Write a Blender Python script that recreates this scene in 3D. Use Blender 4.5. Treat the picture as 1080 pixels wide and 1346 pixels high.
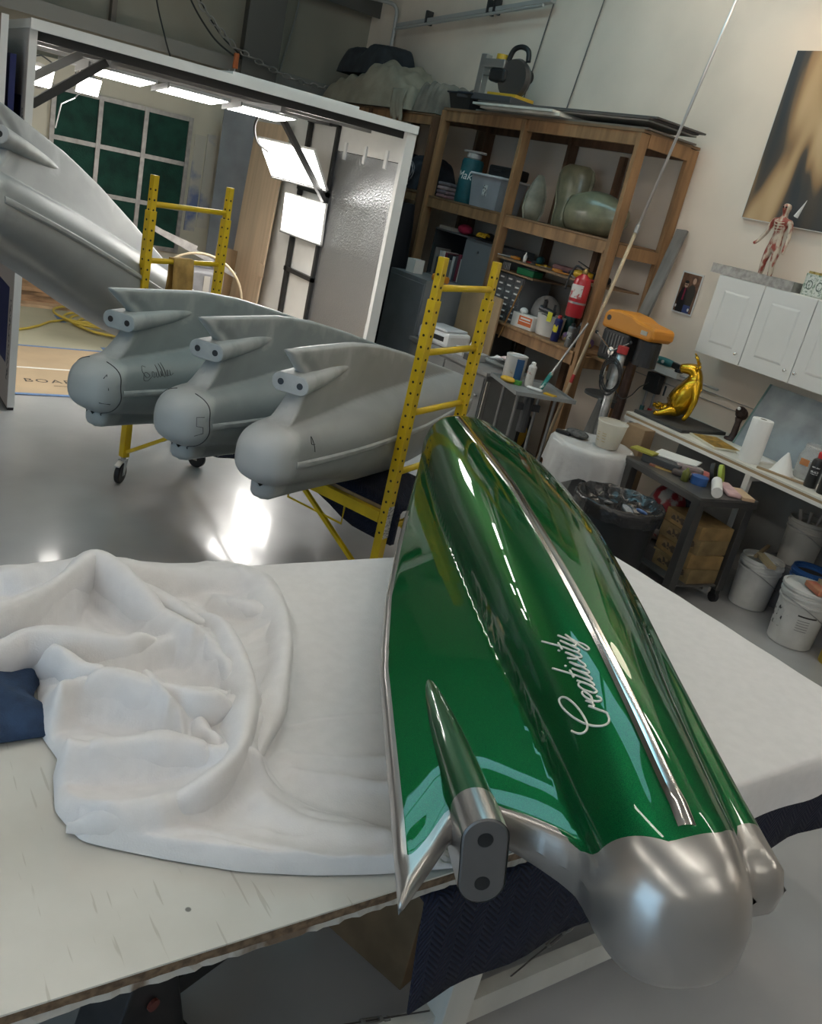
import bpy, bmesh, math, random
from mathutils import Vector, Matrix
from math import sin, cos, pi, radians, sqrt, exp

for o in list(bpy.data.objects): bpy.data.objects.remove(o)
scene = bpy.context.scene
C = scene.collection
random.seed(7)

# ------------------------------------------------------------------ camera
def set_camera():
    pitch, roll, yaw = radians(20.0966), radians(13.3066), radians(37.3073)
    f = Vector((sin(yaw)*cos(pitch), cos(yaw)*cos(pitch), -sin(pitch)))
    r = Vector((cos(yaw), -sin(yaw), 0)); u = r.cross(f)
    r2 = cos(roll)*r + sin(roll)*u; u2 = -sin(roll)*r + cos(roll)*u
    m = Matrix((r2, u2, -f)).transposed().to_4x4(); m.translation = (0, 0, 2.05)
    cd = bpy.data.cameras.new('camera'); co = bpy.data.objects.new('camera', cd); C.objects.link(co)
    co.matrix_world = m
    cd.sensor_fit = 'HORIZONTAL'; cd.sensor_width = 36.0; cd.lens = 36.0*1154.16/1080.0
    cd.clip_start = 0.05; cd.clip_end = 100
    scene.camera = co
set_camera()

# ------------------------------------------------------------------ view and world
scene.view_settings.view_transform = 'Standard'
scene.view_settings.look = 'None'
scene.view_settings.exposure = 0.0
scene.view_settings.gamma = 1.0
scene.view_settings.use_curve_mapping = False
w = bpy.data.worlds.new('world'); scene.world = w; w.use_nodes = True
w.node_tree.nodes['Background'].inputs[0].default_value = (0.80, 0.90, 1.0, 1)
w.node_tree.nodes['Background'].inputs[1].default_value = 0.25

LAMP = 22.0          # strength of the ceiling tubes
SKY = 3.5            # strength of the roof windows
DOOR = 2.0           # strength of the panes in the added unseen door
BOOTH = 26.0         # strength of the booth panels

# ------------------------------------------------------------------ materials
MATS = {}
def nodes_of(name):
    m = bpy.data.materials.new(name); m.use_nodes = True
    nt = m.node_tree; return m, nt, nt.nodes['Principled BSDF']
def mat(name, col, rough=0.5, metal=0.0, var=0.0, scale=6.0, bump=0.0, bscale=None, col2=None, coat=0.0,
        trans=0.0, spec=0.5, emit=None, estr=0.0, stretch=None, detail=4.0, alpha=1.0, sss=0.0, lo=0.35, hi=0.65):
    """procedural principled material: base colour mottled by noise, optional bump"""
    if name in MATS: return MATS[name]
    m, nt, b = nodes_of(name)
    b.inputs['Base Color'].default_value = (*col, 1)
    b.inputs['Roughness'].default_value = rough
    b.inputs['Metallic'].default_value = metal
    b.inputs['Specular IOR Level'].default_value = spec
    b.inputs['Coat Weight'].default_value = coat
    b.inputs['Coat Roughness'].default_value = 0.03
    b.inputs['Transmission Weight'].default_value = trans
    b.inputs['Alpha'].default_value = alpha
    if emit:
        b.inputs['Emission Color'].default_value = (*emit, 1); b.inputs['Emission Strength'].default_value = estr
    if var > 0 or col2 or bump > 0:
        tc = nt.nodes.new('ShaderNodeTexCoord'); mp = nt.nodes.new('ShaderNodeMapping')
        nt.links.new(tc.outputs['Object'], mp.inputs['Vector'])
        if stretch: mp.inputs['Scale'].default_value = stretch
    if var > 0 or col2:
        n = nt.nodes.new('ShaderNodeTexNoise'); n.inputs['Scale'].default_value = scale; n.inputs['Detail'].default_value = detail
        nt.links.new(mp.outputs[0], n.inputs['Vector'])
        r = nt.nodes.new('ShaderNodeValToRGB'); r.color_ramp.elements[0].position = lo; r.color_ramp.elements[1].position = hi
        c2 = col2 or tuple(max(0, c*(1-var)) for c in col)
        c1 = col if col2 else tuple(min(1, c*(1+var*0.5)) for c in col)
        r.color_ramp.elements[0].color = (*c2, 1); r.color_ramp.elements[1].color = (*c1, 1)
        nt.links.new(n.outputs['Fac'], r.inputs[0]); nt.links.new(r.outputs[0], b.inputs['Base Color'])
    if bump > 0:
        n2 = nt.nodes.new('ShaderNodeTexNoise'); n2.inputs['Scale'].default_value = bscale or scale*4; n2.inputs['Detail'].default_value = 3
        nt.links.new(mp.outputs[0], n2.inputs['Vector'])
        bp = nt.nodes.new('ShaderNodeBump'); bp.inputs['Strength'].default_value = bump; bp.inputs['Distance'].default_value = 0.01
        nt.links.new(n2.outputs['Fac'], bp.inputs['Height']); nt.links.new(bp.outputs[0], b.inputs['Normal'])
    MATS[name] = m
    return m
def emat(name, col, strength):
    if name in MATS: return MATS[name]
    m, nt, b = nodes_of(name)
    b.inputs['Base Color'].default_value = (.8, .8, .8, 1)
    b.inputs['Emission Color'].default_value = (*col, 1); b.inputs['Emission Strength'].default_value = strength
    MATS[name] = m; return m

# ------------------------------------------------------------------ mesh builder
class MB:
    def __init__(s): s.v = []; s.f = []; s.mi = []; s.cur = 0
    def add(s, vs, fs):
        o = len(s.v); s.v += [tuple(p) for p in vs]
        for f in fs: s.f.append(tuple(o+i for i in f)); s.mi.append(s.cur)
        return s
    def box(s, x0, x1, y0, y1, z0, z1):
        return s.add([(x0,y0,z0),(x1,y0,z0),(x1,y1,z0),(x0,y1,z0),(x0,y0,z1),(x1,y0,z1),(x1,y1,z1),(x0,y1,z1)],
                     [(0,3,2,1),(4,5,6,7),(0,1,5,4),(1,2,6,5),(2,3,7,6),(3,0,4,7)])
    def hexa(s, p):   # 8 corner points, bottom ring then top ring
        return s.add(p, [(0,3,2,1),(4,5,6,7),(0,1,5,4),(1,2,6,5),(2,3,7,6),(3,0,4,7)])
    def bar(s, a, b, w, h, up=(0,0,1)):     # rectangular bar from a to b
        a = Vector(a); b = Vector(b); d = (b-a).normalized(); up = Vector(up)
        if abs(d.dot(up)) > 0.98: up = Vector((0,1,0))
        x = d.cross(up).normalized()*w/2; y = x.cross(d).normalized()*h/2
        return s.hexa([a-x-y, a+x-y, a+x+y, a-x+y, b-x-y, b+x-y, b+x+y, b-x+y])
    def cyl(s, a, b, r0, r1=None, n=16, cap=True):
        a = Vector(a); b = Vector(b); r1 = r0 if r1 is None else r1
        d = (b-a).normalized(); t = Vector((0,0,1)) if abs(d.z) < 0.9 else Vector((1,0,0))
        x = d.cross(t).normalized(); y = d.cross(x)
        vs = [a+(x*cos(2*pi*i/n)+y*sin(2*pi*i/n))*r0 for i in range(n)] + [b+(x*cos(2*pi*i/n)+y*sin(2*pi*i/n))*r1 for i in range(n)]
        fs = [(i, (i+1) % n, n+(i+1) % n, n+i) for i in range(n)]
        if cap: fs += [tuple(range(n))[::-1], tuple(range(n, 2*n))]
        return s.add(vs, fs)
    def tube(s, pts, r, n=8, closed=False, cap=True):
        pts = [Vector(p) for p in pts]; m = len(pts); rr = r if isinstance(r, (list, tuple)) else [r]*m
        up = Vector((0,0,1)); vs = []; px = None
        for i, p in enumerate(pts):
            if closed: d = pts[(i+1) % m]-pts[i-1]
            else: d = pts[min(i+1, m-1)]-pts[max(i-1, 0)]
            if d.length < 1e-9: d = Vector((0,0,1))
            d.normalize()
            if px is None: px = d.cross(up if abs(d.z) < 0.95 else Vector((1,0,0))).normalized()
            else:
                px = px - d*px.dot(d)
                if px.length < 1e-6: px = d.cross(up if abs(d.z) < 0.95 else Vector((1,0,0)))
                px.normalize()
            y = d.cross(px)
            for k in range(n): vs.append(p+(px*cos(2*pi*k/n)+y*sin(2*pi*k/n))*rr[i])
        fs = []
        for i in range(m if closed else m-1):
            j = (i+1) % m
            for k in range(n): fs.append((i*n+k, i*n+(k+1) % n, j*n+(k+1) % n, j*n+k))
        if cap and not closed: fs += [tuple(range(n))[::-1], tuple(range((m-1)*n, m*n))]
        return s.add(vs, fs)
    def lathe(s, prof, n=24, c=(0,0,0), cap=True, sx=1.0, sy=1.0):   # prof: (r, z) list about local z at c
        vs = [(c[0]+r*sx*cos(2*pi*k/n), c[1]+r*sy*sin(2*pi*k/n), c[2]+z) for r, z in prof for k in range(n)]
        m = len(prof)
        fs = [(i*n+k, i*n+(k+1) % n, (i+1)*n+(k+1) % n, (i+1)*n+k) for i in range(m-1) for k in range(n)]
        if cap:
            if prof[0][0] > 1e-5: fs.append(tuple(range(n))[::-1])
            if prof[-1][0] > 1e-5: fs.append(tuple(range((m-1)*n, m*n)))
        return s.add(vs, fs)
    def prism(s, poly, ax, lo, hi):          # polygon (2D) extruded along axis 0/1/2
        def P(a, b, c): return {0: (c, a, b), 1: (a, c, b), 2: (a, b, c)}[ax]
        n = len(poly); vs = [P(a, b, lo) for a, b in poly]+[P(a, b, hi) for a, b in poly]
        return s.add(vs, [tuple(range(n))[::-1], tuple(range(n, 2*n))]+[(i, (i+1) % n, n+(i+1) % n, n+i) for i in range(n)])
    def grid(s, rows, closed=False):         # rows of points
        m = len(rows); n = len(rows[0])
        return s.add([p for r in rows for p in r], [(i*n+k, i*n+(k+1) % n, (i+1)*n+(k+1) % n, (i+1)*n+k) for i in range(m-1) for k in range(n if closed else n-1)])
    def ball(s, c, rx, ry=None, rz=None, n=14, m=10):
        ry = ry or rx; rz = rz or rx
        rows = [[(c[0]+rx*sin(pi*i/m)*cos(2*pi*k/n), c[1]+ry*sin(pi*i/m)*sin(2*pi*k/n), c[2]-rz*cos(pi*i/m)) for k in range(n)] for i in range(m+1)]
        return s.grid(rows, closed=True)
    def xf(s, M):                            # transform all so far
        s.v = [tuple(M @ Vector(p)) for p in s.v]; return s
    def build(s, name, m=None, parent=None, smooth=False, bevel=0.0, sub=0, solid=0.0, auto=None):
        me = bpy.data.meshes.new(name); me.from_pydata(s.v, [], s.f); me.validate()
        bm = bmesh.new(); bm.from_mesh(me)
        bmesh.ops.remove_doubles(bm, verts=bm.verts, dist=1e-6)
        bmesh.ops.recalc_face_normals(bm, faces=bm.faces)
        if auto is not None:
            for e in bm.edges:
                if len(e.link_faces) == 2 and e.calc_face_angle(0) > radians(auto): e.smooth = False
            smooth = True
        for f in bm.faces: f.smooth = smooth
        bm.to_mesh(me); bm.free()
        ms = m if isinstance(m, (list, tuple)) else [m]
        for k in ms:
            if k: me.materials.append(k)
        if len(ms) > 1 and len(s.mi) == len(me.polygons):
            for p, i in zip(me.polygons, s.mi): p.material_index = i
        o = bpy.data.objects.new(name, me); C.objects.link(o)
        if parent: o.parent = parent
        if bevel: 
            d = o.modifiers.new('bevel', 'BEVEL'); d.width = bevel; d.segments = 2; d.limit_method = 'ANGLE'; d.angle_limit = radians(40)
        if solid:
            d = o.modifiers.new('solid', 'SOLIDIFY'); d.thickness = solid; d.offset = 0
        if sub:
            d = o.modifiers.new('sub', 'SUBSURF'); d.levels = sub; d.render_levels = sub
        return o

def tag(o, label, cat, group=None):
    o['label'] = label; o['category'] = cat
    if group: o['group'] = group
    return o
def thing(name, label, cat, loc=(0,0,0), rotz=0.0, group=None, rot=None):
    o = bpy.data.objects.new(name, None); o.empty_display_size = 0.1; C.objects.link(o)
    o.location = loc; o.rotation_euler = rot if rot else (0, 0, rotz)
    return tag(o, label, cat, group)
def struct(o): o['kind'] = 'structure'; return o
def children(o): return [c for c in bpy.data.objects if c.parent == o]
def copy_tree(o, parent=None):
    c = o.copy(); C.objects.link(c)
    if parent: c.parent = parent
    for ch in children(o): copy_tree(ch, c)
    return c
def lerp(xs, ys, x):
    if x <= xs[0]: return ys[0]
    for i in range(len(xs)-1):
        if x <= xs[i+1]: return ys[i]+(ys[i+1]-ys[i])*(x-xs[i])/(xs[i+1]-xs[i])
    return ys[-1]
def sstep(t): t = max(0.0, min(1.0, t)); return t*t*(3-2*t)
def smooth_curve(pts, per=6):                 # Catmull-Rom through points of any dimension
    P = [Vector(p) for p in pts]; out = []
    for i in range(len(P)-1):
        a, b, c, d = P[max(i-1, 0)], P[i], P[i+1], P[min(i+2, len(P)-1)]
        for k in range(per):
            t = k/per
            out.append(0.5*((2*b)+(c-a)*t+(2*a-5*b+4*c-d)*t*t+(3*b-a-3*c+d)*t**3))
    out.append(P[-1]); return out
def spline1(xs, ys, x):                       # smooth 1D interpolation (monotone-ish cubic)
    n = len(xs)
    if x <= xs[0]: return ys[0]
    if x >= xs[-1]: return ys[-1]
    for i in range(n-1):
        if x <= xs[i+1]: break
    h = xs[i+1]-xs[i]; t = (x-xs[i])/h
    def sl(j):
        if j == 0: return (ys[1]-ys[0])/(xs[1]-xs[0])
        if j == n-1: return (ys[-1]-ys[-2])/(xs[-1]-xs[-2])
        return (ys[j+1]-ys[j-1])/(xs[j+1]-xs[j-1])
    m0, m1 = sl(i)*h, sl(i+1)*h
    return (2*t**3-3*t*t+1)*ys[i]+(t**3-2*t*t+t)*m0+(-2*t**3+3*t*t)*ys[i+1]+(t**3-t*t)*m1

TEXTC = {}
def text_obj(body, name, m, parent, size, M, extrude=0.0006, align='LEFT', shear=0.0, space=1.0):
    cu = bpy.data.curves.new(name, 'FONT'); cu.body = body; cu.size = size; cu.extrude = extrude
    cu.align_x = align; cu.shear = shear; cu.space_character = space; cu.resolution_u = 2
    t = bpy.data.objects.new(name, cu); C.objects.link(t)
    dg = bpy.context.evaluated_depsgraph_get(); dg.update()
    me = bpy.data.meshes.new_from_object(t.evaluated_get(dg))
    bpy.data.objects.remove(t); bpy.data.curves.remove(cu)
    me.materials.clear(); me.materials.append(m); me.transform(M); me.name = name
    o = bpy.data.objects.new(name, me); C.objects.link(o); o.parent = parent
    return o
def frame(o, x, y):                          # matrix with given origin, x and y axes
    x = Vector(x).normalized(); y = Vector(y); y = (y-x*y.dot(x)).normalized(); z = x.cross(y)
    m = Matrix((x, y, z)).transposed().to_4x4(); m.translation = o; return m
# ------------------------------------------------------------------ lights of the room
WX0, WX1, WY0, WY1, WZ = -3.6, 5.55, -4.2, 10.2, 5.0
def ceiling_light(x, y, length, along, label, group='ceiling tube lights', z=4.55):
    t = thing('tube_light', label, 'light', (x, y, z), 0 if along == 'x' else pi/2, group)
    MB().box(-length/2, length/2, -.09, .09, .02, .07).build('housing', mat('fixture_white', (.75,.75,.73), .5), t)
    for s in (-1, 1):
        MB().cyl((-length/2+.03, s*.045, 0), (length/2-.03, s*.045, 0), .017, n=10).build('tube', emat('tube_glow', (1.0,.94,.84), LAMP), t, smooth=True)
    for s in (-1, 1): MB().cyl((s*length*.4, 0, .07), (s*length*.4, 0, WZ-z), .006, n=6).build('hanger', mat('wire_grey', (.3,.3,.3), .5, .6), t)
    return t
rows = [(-1.2, [-2.4, .4, 3.2]), (1.5, [-2.4, .4, 3.2]), (4.75, [-1.6, 1.2, 4.2])]
k = 0
for x, ys in rows:
    for y in ys:
        nm = {-1.2: 'left-hand', 1.5: 'middle', 4.75: 'right-hand'}[x]
        ceiling_light(x, y, 2.3, 'y', 'twin tube ceiling light, %s of the %s row' % (['first', 'second', 'third', 'last'][ys.index(y)], nm))
# unseen round lamp, added for a highlight on the green sculpture
hb = thing('added_bay_lamp', 'unseen round dome lamp added beside the right wall for a highlight', 'light', (5.02, 4.02, 3.92), rot=(0, radians(18), radians(38)))
MB().lathe([(.06,.35),(.08,.33),(.12,.25),(.24,.12),(.30,.02),(.31,0),(.29,.01),(.22,.11),(.1,.22)], 32, cap=False).build('dome', mat('dome_metal', (.5,.5,.5), .35, .7), hb, smooth=True)
MB().lathe([(.0,.02),(.15,.018),(.27,.02)], 32, cap=False).build('diffuser', emat('added_bay_glow', (1.0,.86,.66), 8), hb, smooth=True)
MB().cyl((0,0,.34), (0,0,.62), .012, n=8).build('stem', mat('wire_grey', (.3,.3,.3), .5, .6), hb)

# ------------------------------------------------------------------ room shell
def floor_material():
    m, nt, b = nodes_of('epoxy_floor'); N = nt.nodes.new; Lk = nt.links.new
    tc = N('ShaderNodeTexCoord'); n1 = N('ShaderNodeTexNoise'); n1.inputs['Scale'].default_value = 1.3; n1.inputs['Detail'].default_value = 6
    Lk(tc.outputs['Object'], n1.inputs['Vector'])
    r = N('ShaderNodeValToRGB'); r.color_ramp.elements[0].position = .3; r.color_ramp.elements[1].position = .72
    r.color_ramp.elements[0].color = (.33,.332,.335,1); r.color_ramp.elements[1].color = (.42,.422,.425,1)
    Lk(n1.outputs['Fac'], r.inputs[0])
    n2 = N('ShaderNodeTexNoise'); n2.inputs['Scale'].default_value = 55; n2.inputs['Detail'].default_value = 5
    Lk(tc.outputs['Object'], n2.inputs['Vector'])
    r2 = N('ShaderNodeValToRGB'); r2.color_ramp.elements[0].position = .27; r2.color_ramp.elements[1].position = .33
    r2.color_ramp.elements[0].color = (.6,.6,.6,1); r2.color_ramp.elements[1].color = (1,1,1,1)
    Lk(n2.outputs['Fac'], r2.inputs[0])
    mx = N('ShaderNodeMixRGB'); mx.blend_type = 'MULTIPLY'; mx.inputs[0].default_value = .12
    Lk(r.outputs[0], mx.inputs[1]); Lk(r2.outputs[0], mx.inputs[2]); Lk(r.outputs[0], b.inputs['Base Color'])
    n3 = N('ShaderNodeTexNoise'); n3.inputs['Scale'].default_value = 1.6; n3.inputs['Detail'].default_value = 3; n3.inputs['Roughness'].default_value = .5
    Lk(tc.outputs['Object'], n3.inputs['Vector'])
    r3 = N('ShaderNodeMapRange'); r3.inputs[1].default_value = .0; r3.inputs[2].default_value = 1.0; r3.inputs[3].default_value = .19; r3.inputs[4].default_value = .30
    Lk(n3.outputs['Fac'], r3.inputs[0]); Lk(r3.outputs[0], b.inputs['Roughness'])
    n4 = N('ShaderNodeTexNoise'); n4.inputs['Scale'].default_value = 3.0; n4.inputs['Detail'].default_value = 3
    Lk(tc.outputs['Object'], n4.inputs['Vector'])
    bp = N('ShaderNodeBump'); bp.inputs['Strength'].default_value = .25; bp.inputs['Distance'].default_value = .012
    Lk(n4.outputs['Fac'], bp.inputs['Height']); Lk(bp.outputs[0], b.inputs['Normal'])
    b.inputs['Coat Weight'].default_value = .35; b.inputs['Coat Roughness'].default_value = .08
    return m
wall_white = mat('wall_paint', (.78,.675,.565), .75, var=.10, scale=1.2, bump=.05, bscale=30)
wall_back_m = mat('wall_back_panel', (.29,.265,.21), .7, var=.15, scale=.9, bump=.05, bscale=20)
struct(MB().box(WX0-.1, WX1+.1, WY0-.1, WY1+.1, -.12, 0).build('floor', floor_material()))
struct(MB().box(WX1, WX1+.12, WY0, WY1, 0, WZ).build('wall_right', wall_white))
struct(MB().box(WX0-.12, WX1+.12, WY1, WY1+.12, 0, WZ).build('wall_back', wall_back_m))
struct(MB().box(WX0-.12, WX1+.12, WY0-.12, WY0, 0, WZ).build('wall_front', mat('wall_front_paint', (.5,.48,.45), .8)))
struct(MB().box(WX0-.1, WX1+.1, WY0-.1, WY1+.1, WZ, WZ+.1).build('ceiling', mat('ceiling_foil', (.42,.41,.39), .7, var=.1)))
# blue daylight through two roof windows
for k_, (x0, x1, y0, y1) in enumerate(((2.75,3.95,3.7,5.2),(2.75,3.95,5.35,7.0))):
    win = struct(bpy.data.objects.new('window_%d' % (k_+1), None)); C.objects.link(win); win.location = (x0, y0, WZ)
    MB().box(0, x1-x0, 0, y1-y0, -.03, -.01).build('pane', emat('skylight_pane', (.30,.68,.82), SKY), win)
    for a in ((-.05,0,-.05,y1-y0+.05),(x1-x0,x1-x0+.05,-.05,y1-y0+.05),(0,x1-x0,-.05,0),(0,x1-x0,y1-y0,y1-y0+.05)):
        MB().box(*a, -.06, 0).build('window_frame', mat('door_alu', (.5,.5,.5), .4, .8), win)
# left wall with an unseen glowing door, added for bluish reflections
lw = MB()
lw.box(WX0-.12, WX0, WY0, -2.2, 0, WZ); lw.box(WX0-.12, WX0, 1.6, WY1, 0, WZ); lw.box(WX0-.12, WX0, -2.2, 1.6, 3.7, WZ)
struct(lw.build('wall_left', wall_white))
door = struct(bpy.data.objects.new('added_door_1', None)); C.objects.link(door); door.location = (WX0, 0, 0)
pane_m = emat('added_door_glow', (.42,.72,1.0), DOOR)
for r_ in range(5):
    MB().box(-.08, -.04, -2.2, 1.6, r_*.74, r_*.74+.06).build('rail', mat('door_alu', (.5,.5,.5), .4, .8), door)
    for c_ in range(4):
        MB().box(-.065, -.055, -2.17+c_*.95, -1.29+c_*.95, r_*.74+.06, r_*.74+.74).build('pane', pane_m, door)
MB().box(-.08, -.04, -2.2, 1.6, 3.64, 3.7).build('rail', mat('door_alu', (.5,.5,.5), .4, .8), door)
# girts and columns of the back wall
steel = mat('steel_primer', (.10,.097,.09), .5, .3)
struct(MB().box(WX0, WX1, WY1-.2, WY1, 2.79, 2.86).box(WX0, WX1, WY1-.2, WY1-.185, 2.72, 2.79).build('trim_1', mat('girt_grey', (.22,.21,.19), .5, .2)))
struct(MB().box(WX0, WX1, WY1-.2, WY1, 3.78, 3.86).box(WX0, WX1, WY1-.2, WY1-.185, 3.68, 3.78).build('trim_2', steel))
struct(MB().box(4.02, 4.27, WY1-.3, WY1, 0, WZ).box(3.94, 4.35, WY1-.32, WY1-.3, 0, WZ).build('trim_3', steel))
struct(MB().box(2.62, 2.67, WY1-.1, WY1, 2.86, WZ).build('trim_4', mat('angle_brown', (.12,.10,.08), .6)))

# unseen dark board with tools, added to darken reflections in the green paint
pg = thing('added_pegboard', 'unseen dark tool board added on the right wall to darken reflections', 'added_pegboard', (5.52, 1.0, 2.0))
MB().box(0,.025,-2.2,2.15,0,2.3).build('panel', mat('added_board_dark', (.05,.048,.045), .7, var=.3, scale=3), pg)
for k_ in range(8): MB().bar((-.02,-1.9+k_*.5,.5+.6*(k_ % 3)),(-.02,-1.75+k_*.5,.95+.6*(k_ % 3)),.04,.02).build('added_hung_tool', mat('hung_steel', (.2,.2,.2), .4, .7), pg)
# ------------------------------------------------------------------ the tail-fin sculptures
PL = 2.85
def podT(s): return lerp([-.2, 0, .70, .74, 1.1, 1.57, 2.3, 2.85], [.143, .143, .099, .095, .045, -.045, -.2, -.315], s) if not (.66 < s < .78) else spline1([.6, .66, .72, .78, .84], [.106, .102, .0965, .088, .081], s)
def podB(s): return spline1([-.2, 0, .5, 1.0, 1.5, 2.1, 2.5, 2.85], [-.42, -.437, -.515, -.605, -.675, -.730, -.730, -.690], s)
def podVC(s): return spline1([-.2, 0, .8, 1.57, 2.85], [-.262, -.264, -.335, -.40, -.458], s)
def pod_up(s): return spline1([-.2, 0, .4, .8, 1.6, 2.3, 2.85], [.122, .122, .146, .175, .20, .18, .150], s)
def pod_dn(s): return spline1([-.2, 0, .4, .8, 1.2, 1.6, 2.2, 2.85], [.105, .107, .150, .205, .252, .278, .288, .228], s)
def pod_w(s): return spline1([-.2, 0, .3, .6, 1.0, 1.5, 2.2, 2.85], [.118, .124, .155, .176, .188, .191, .189, .180], s)
NS, NR, NF = .06, .165, -.105        # nose shoulder station, nose length, nose front
def nose_fac(s):
    if s >= NS: f = 1.0
    else: f = max(0.0, 1-((NS-s)/NR)**2.8)**(1/2.8)
    e = PL-s
    if e < .07: f *= max(0.0, 1-((.07-e)/.07)**3.0)**(1/3.0)
    return f
def smax(a, b, k):
    h = max(k-abs(a-b), 0.0)/k
    return max(a, b)+h*h*k*.25
FRONT = [(0.0,.143),(.035,.118),(.09,.082),(.150,.045),(.172,.02),(.176,-.01),(.168,-.035),(.142,-.062),(.11,-.092),(.075,-.120),(.045,-.137)]
def front_curve(n):
    pts = list(FRONT)
    for i in range(0, 25):               # nose arc in the symmetry plane
        a = i/24*pi
        ca, sa = cos(a), sin(a)
        p = 2/2.8
        v = podVC(-.03)+(.122 if ca > 0 else .107)*math.copysign(abs(ca)**p, ca)
        s = NS-NR*(abs(sa)**p)
        if s < .03 and v > -.362: pts.append((s, v))
    pts += [(-.018,-.368),(-.020,-.385),(-.016,-.415),(.0,-.438)]
    P = [Vector(p) for p in pts]; acc = [0]
    for a, b in zip(P, P[1:]): acc.append(acc[-1]+(b-a).length)
    out = []
    for i in range(n):
        d = acc[-1]*i/(n-1); j = 0
        while j < len(P)-2 and acc[j+1] < d: j += 1
        t = (d-acc[j])/max(1e-9, acc[j+1]-acc[j]); q = P[j].lerp(P[j+1], t); out.append((q.x, q.y))
    return out
def front_s(v):                          # station of the front edge at height v
    best = 9
    for (s0, v0), (s1, v1) in zip(FCURVE, FCURVE[1:]):
        lo, hi = min(v0, v1), max(v0, v1)
        if lo-1e-6 <= v <= hi+1e-6 and hi > lo:
            best = min(best, s0+(s1-s0)*(v-v0)/(v1-v0))
    return best if best < 9 else 0.0
FCURVE = front_curve(90)
def pod_n(s, v):                         # half thickness of the casting at (station, height)
    T, B = podT(s), podB(s); fs = front_s(max(min(v, .143), -.438))
    d = max(0.0, min(T-v, (s-fs)*.8, (PL-s)))
    tk = .011+.055*max(0.0, min(1.0, (T-v)/.42))
    r = .022; fin = tk*sqrt(max(0.0, 1-(1-min(1.0, d/r))**2)) if v > podVC(s)-.02 else 0.0
    vc = podVC(s); f = nose_fac(s); up, dn, wd = pod_up(s)*f, pod_dn(s)*f, pod_w(s)*f
    body = 0.0
    if f > 0:
        q = (v-vc)/(up if v > vc else dn) if up > 0 else 9
        if abs(q) < 1: pe = 2.3+.35*sstep((.45-s)/.45); body = wd*(1-abs(q)**pe)**(1/(pe-.15))
    kd = max(0.0, min(v-B, (s-fs)*.9, PL-s)); keel = 0.0
    if v < vc-.03: keel = lerp([0, .5, 1.5, 2.85], [.052, .07, .085, .09], s)*sqrt(max(0.0, 1-(1-min(1.0, kd/.035))**2))
    kf = .07*sstep((s-fs)/.15)+.004
    n = smax(body, fin, kf) if fin > 0 else body
    n = smax(n, keel, .03*sstep((s-fs)/.1)+.004) if keel > 0 else n
    db = max(0.0, min(T-v, v-B, (s-fs)*.8, PL-s)); n = max(n, .018*sqrt(max(0.0, 1-(1-min(1.0, db/.022))**2)))
    edge = min(1.0, max(0.0, min(T-v, v-B, s-fs, PL-s))/.004)
    return n*edge
def pod_body_mesh(nu=84, nt=110):
    FC = front_curve(nu); rows = []
    for j, (sf, vf) in enumerate(FC):
        phi0 = (podT(sf)-vf)/(podT(sf)-podB(sf)); phi1 = j/(nu-1)
        if j == 0: phi0 = 0
        if j == nu-1: phi0 = 1
        row = []
        for i in range(nt):
            t = i/(nt-1)
            tt = .5*t**2.2+.5*t if t < .8 else None
            tt = (t**1.7)*.6+.4*t
            # cluster near the tail as well
            tt = tt if t < .9 else (lambda a: a+(1-a)*(1-(1-(t-.9)/.1)**1.6))((.9**1.7)*.6+.36)
            s = sf+tt*(PL-sf); ph = phi0+(phi1-phi0)*sstep(min(1, tt*1.6))
            v = podT(s)-ph*(podT(s)-podB(s)); row.append((s, v))
        rows.append(row)
    mb = MB(); silver = []
    A = [[(s, v, pod_n(s, v)) for s, v in r] for r in rows]
    for side in (1, -1):
        mb.grid([[(s, -n*side, v) for s, v, n in r] for r in A])
        for r in A:
            for s, v, n in r:
                fs = front_s(max(min(v, .143), -.438))
                if v > -.12: d = max((fs+lerp([-.12,-.05,.0,.1,.143],[.034,.026,.036,.052,.075], v))-s, (.019-(podT(s)-v))*(1 if s < 2.3 else 1-(s-2.3)*3))
                else: d = max(lerp([-.5,-.395,-.365,-.31,-.23,-.15,-.12],[.09,.085,.030,-.008,-.022,.03,.095], v)-s, -1)
                silver.append(d)
    return mb, silver
def finish_pod_mesh():
    mb, silver = pod_body_mesh()
    me = bpy.data.meshes.new('shell'); me.from_pydata(mb.v, [], mb.f)
    at = me.attributes.new('trim', 'FLOAT', 'POINT'); at.data.foreach_set('value', silver)
    bm = bmesh.new(); bm.from_mesh(me)
    bmesh.ops.remove_doubles(bm, verts=bm.verts, dist=2e-5)
    bmesh.ops.dissolve_degenerate(bm, edges=bm.edges, dist=1e-6)
    bmesh.ops.recalc_face_normals(bm, faces=bm.faces)
    if bm.calc_volume(signed=True) < 0: bmesh.ops.reverse_faces(bm, faces=bm.faces)
    for f in bm.faces: f.smooth = True
    bm.to_mesh(me); bm.free()
    return me
POD_ME = finish_pod_mesh()
def surf(s, v, off=0.0, side=1):
    e = .004
    n = pod_n(s, v); ds = (pod_n(s+e, v)-pod_n(s-e, v))/(2*e); dv = (pod_n(s, v+e)-pod_n(s, v-e))/(2*e)
    nv = Vector((-ds, -side*1.0, -dv)); nv.normalize()
    return Vector((s, -n*side, v))+nv*off
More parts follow.
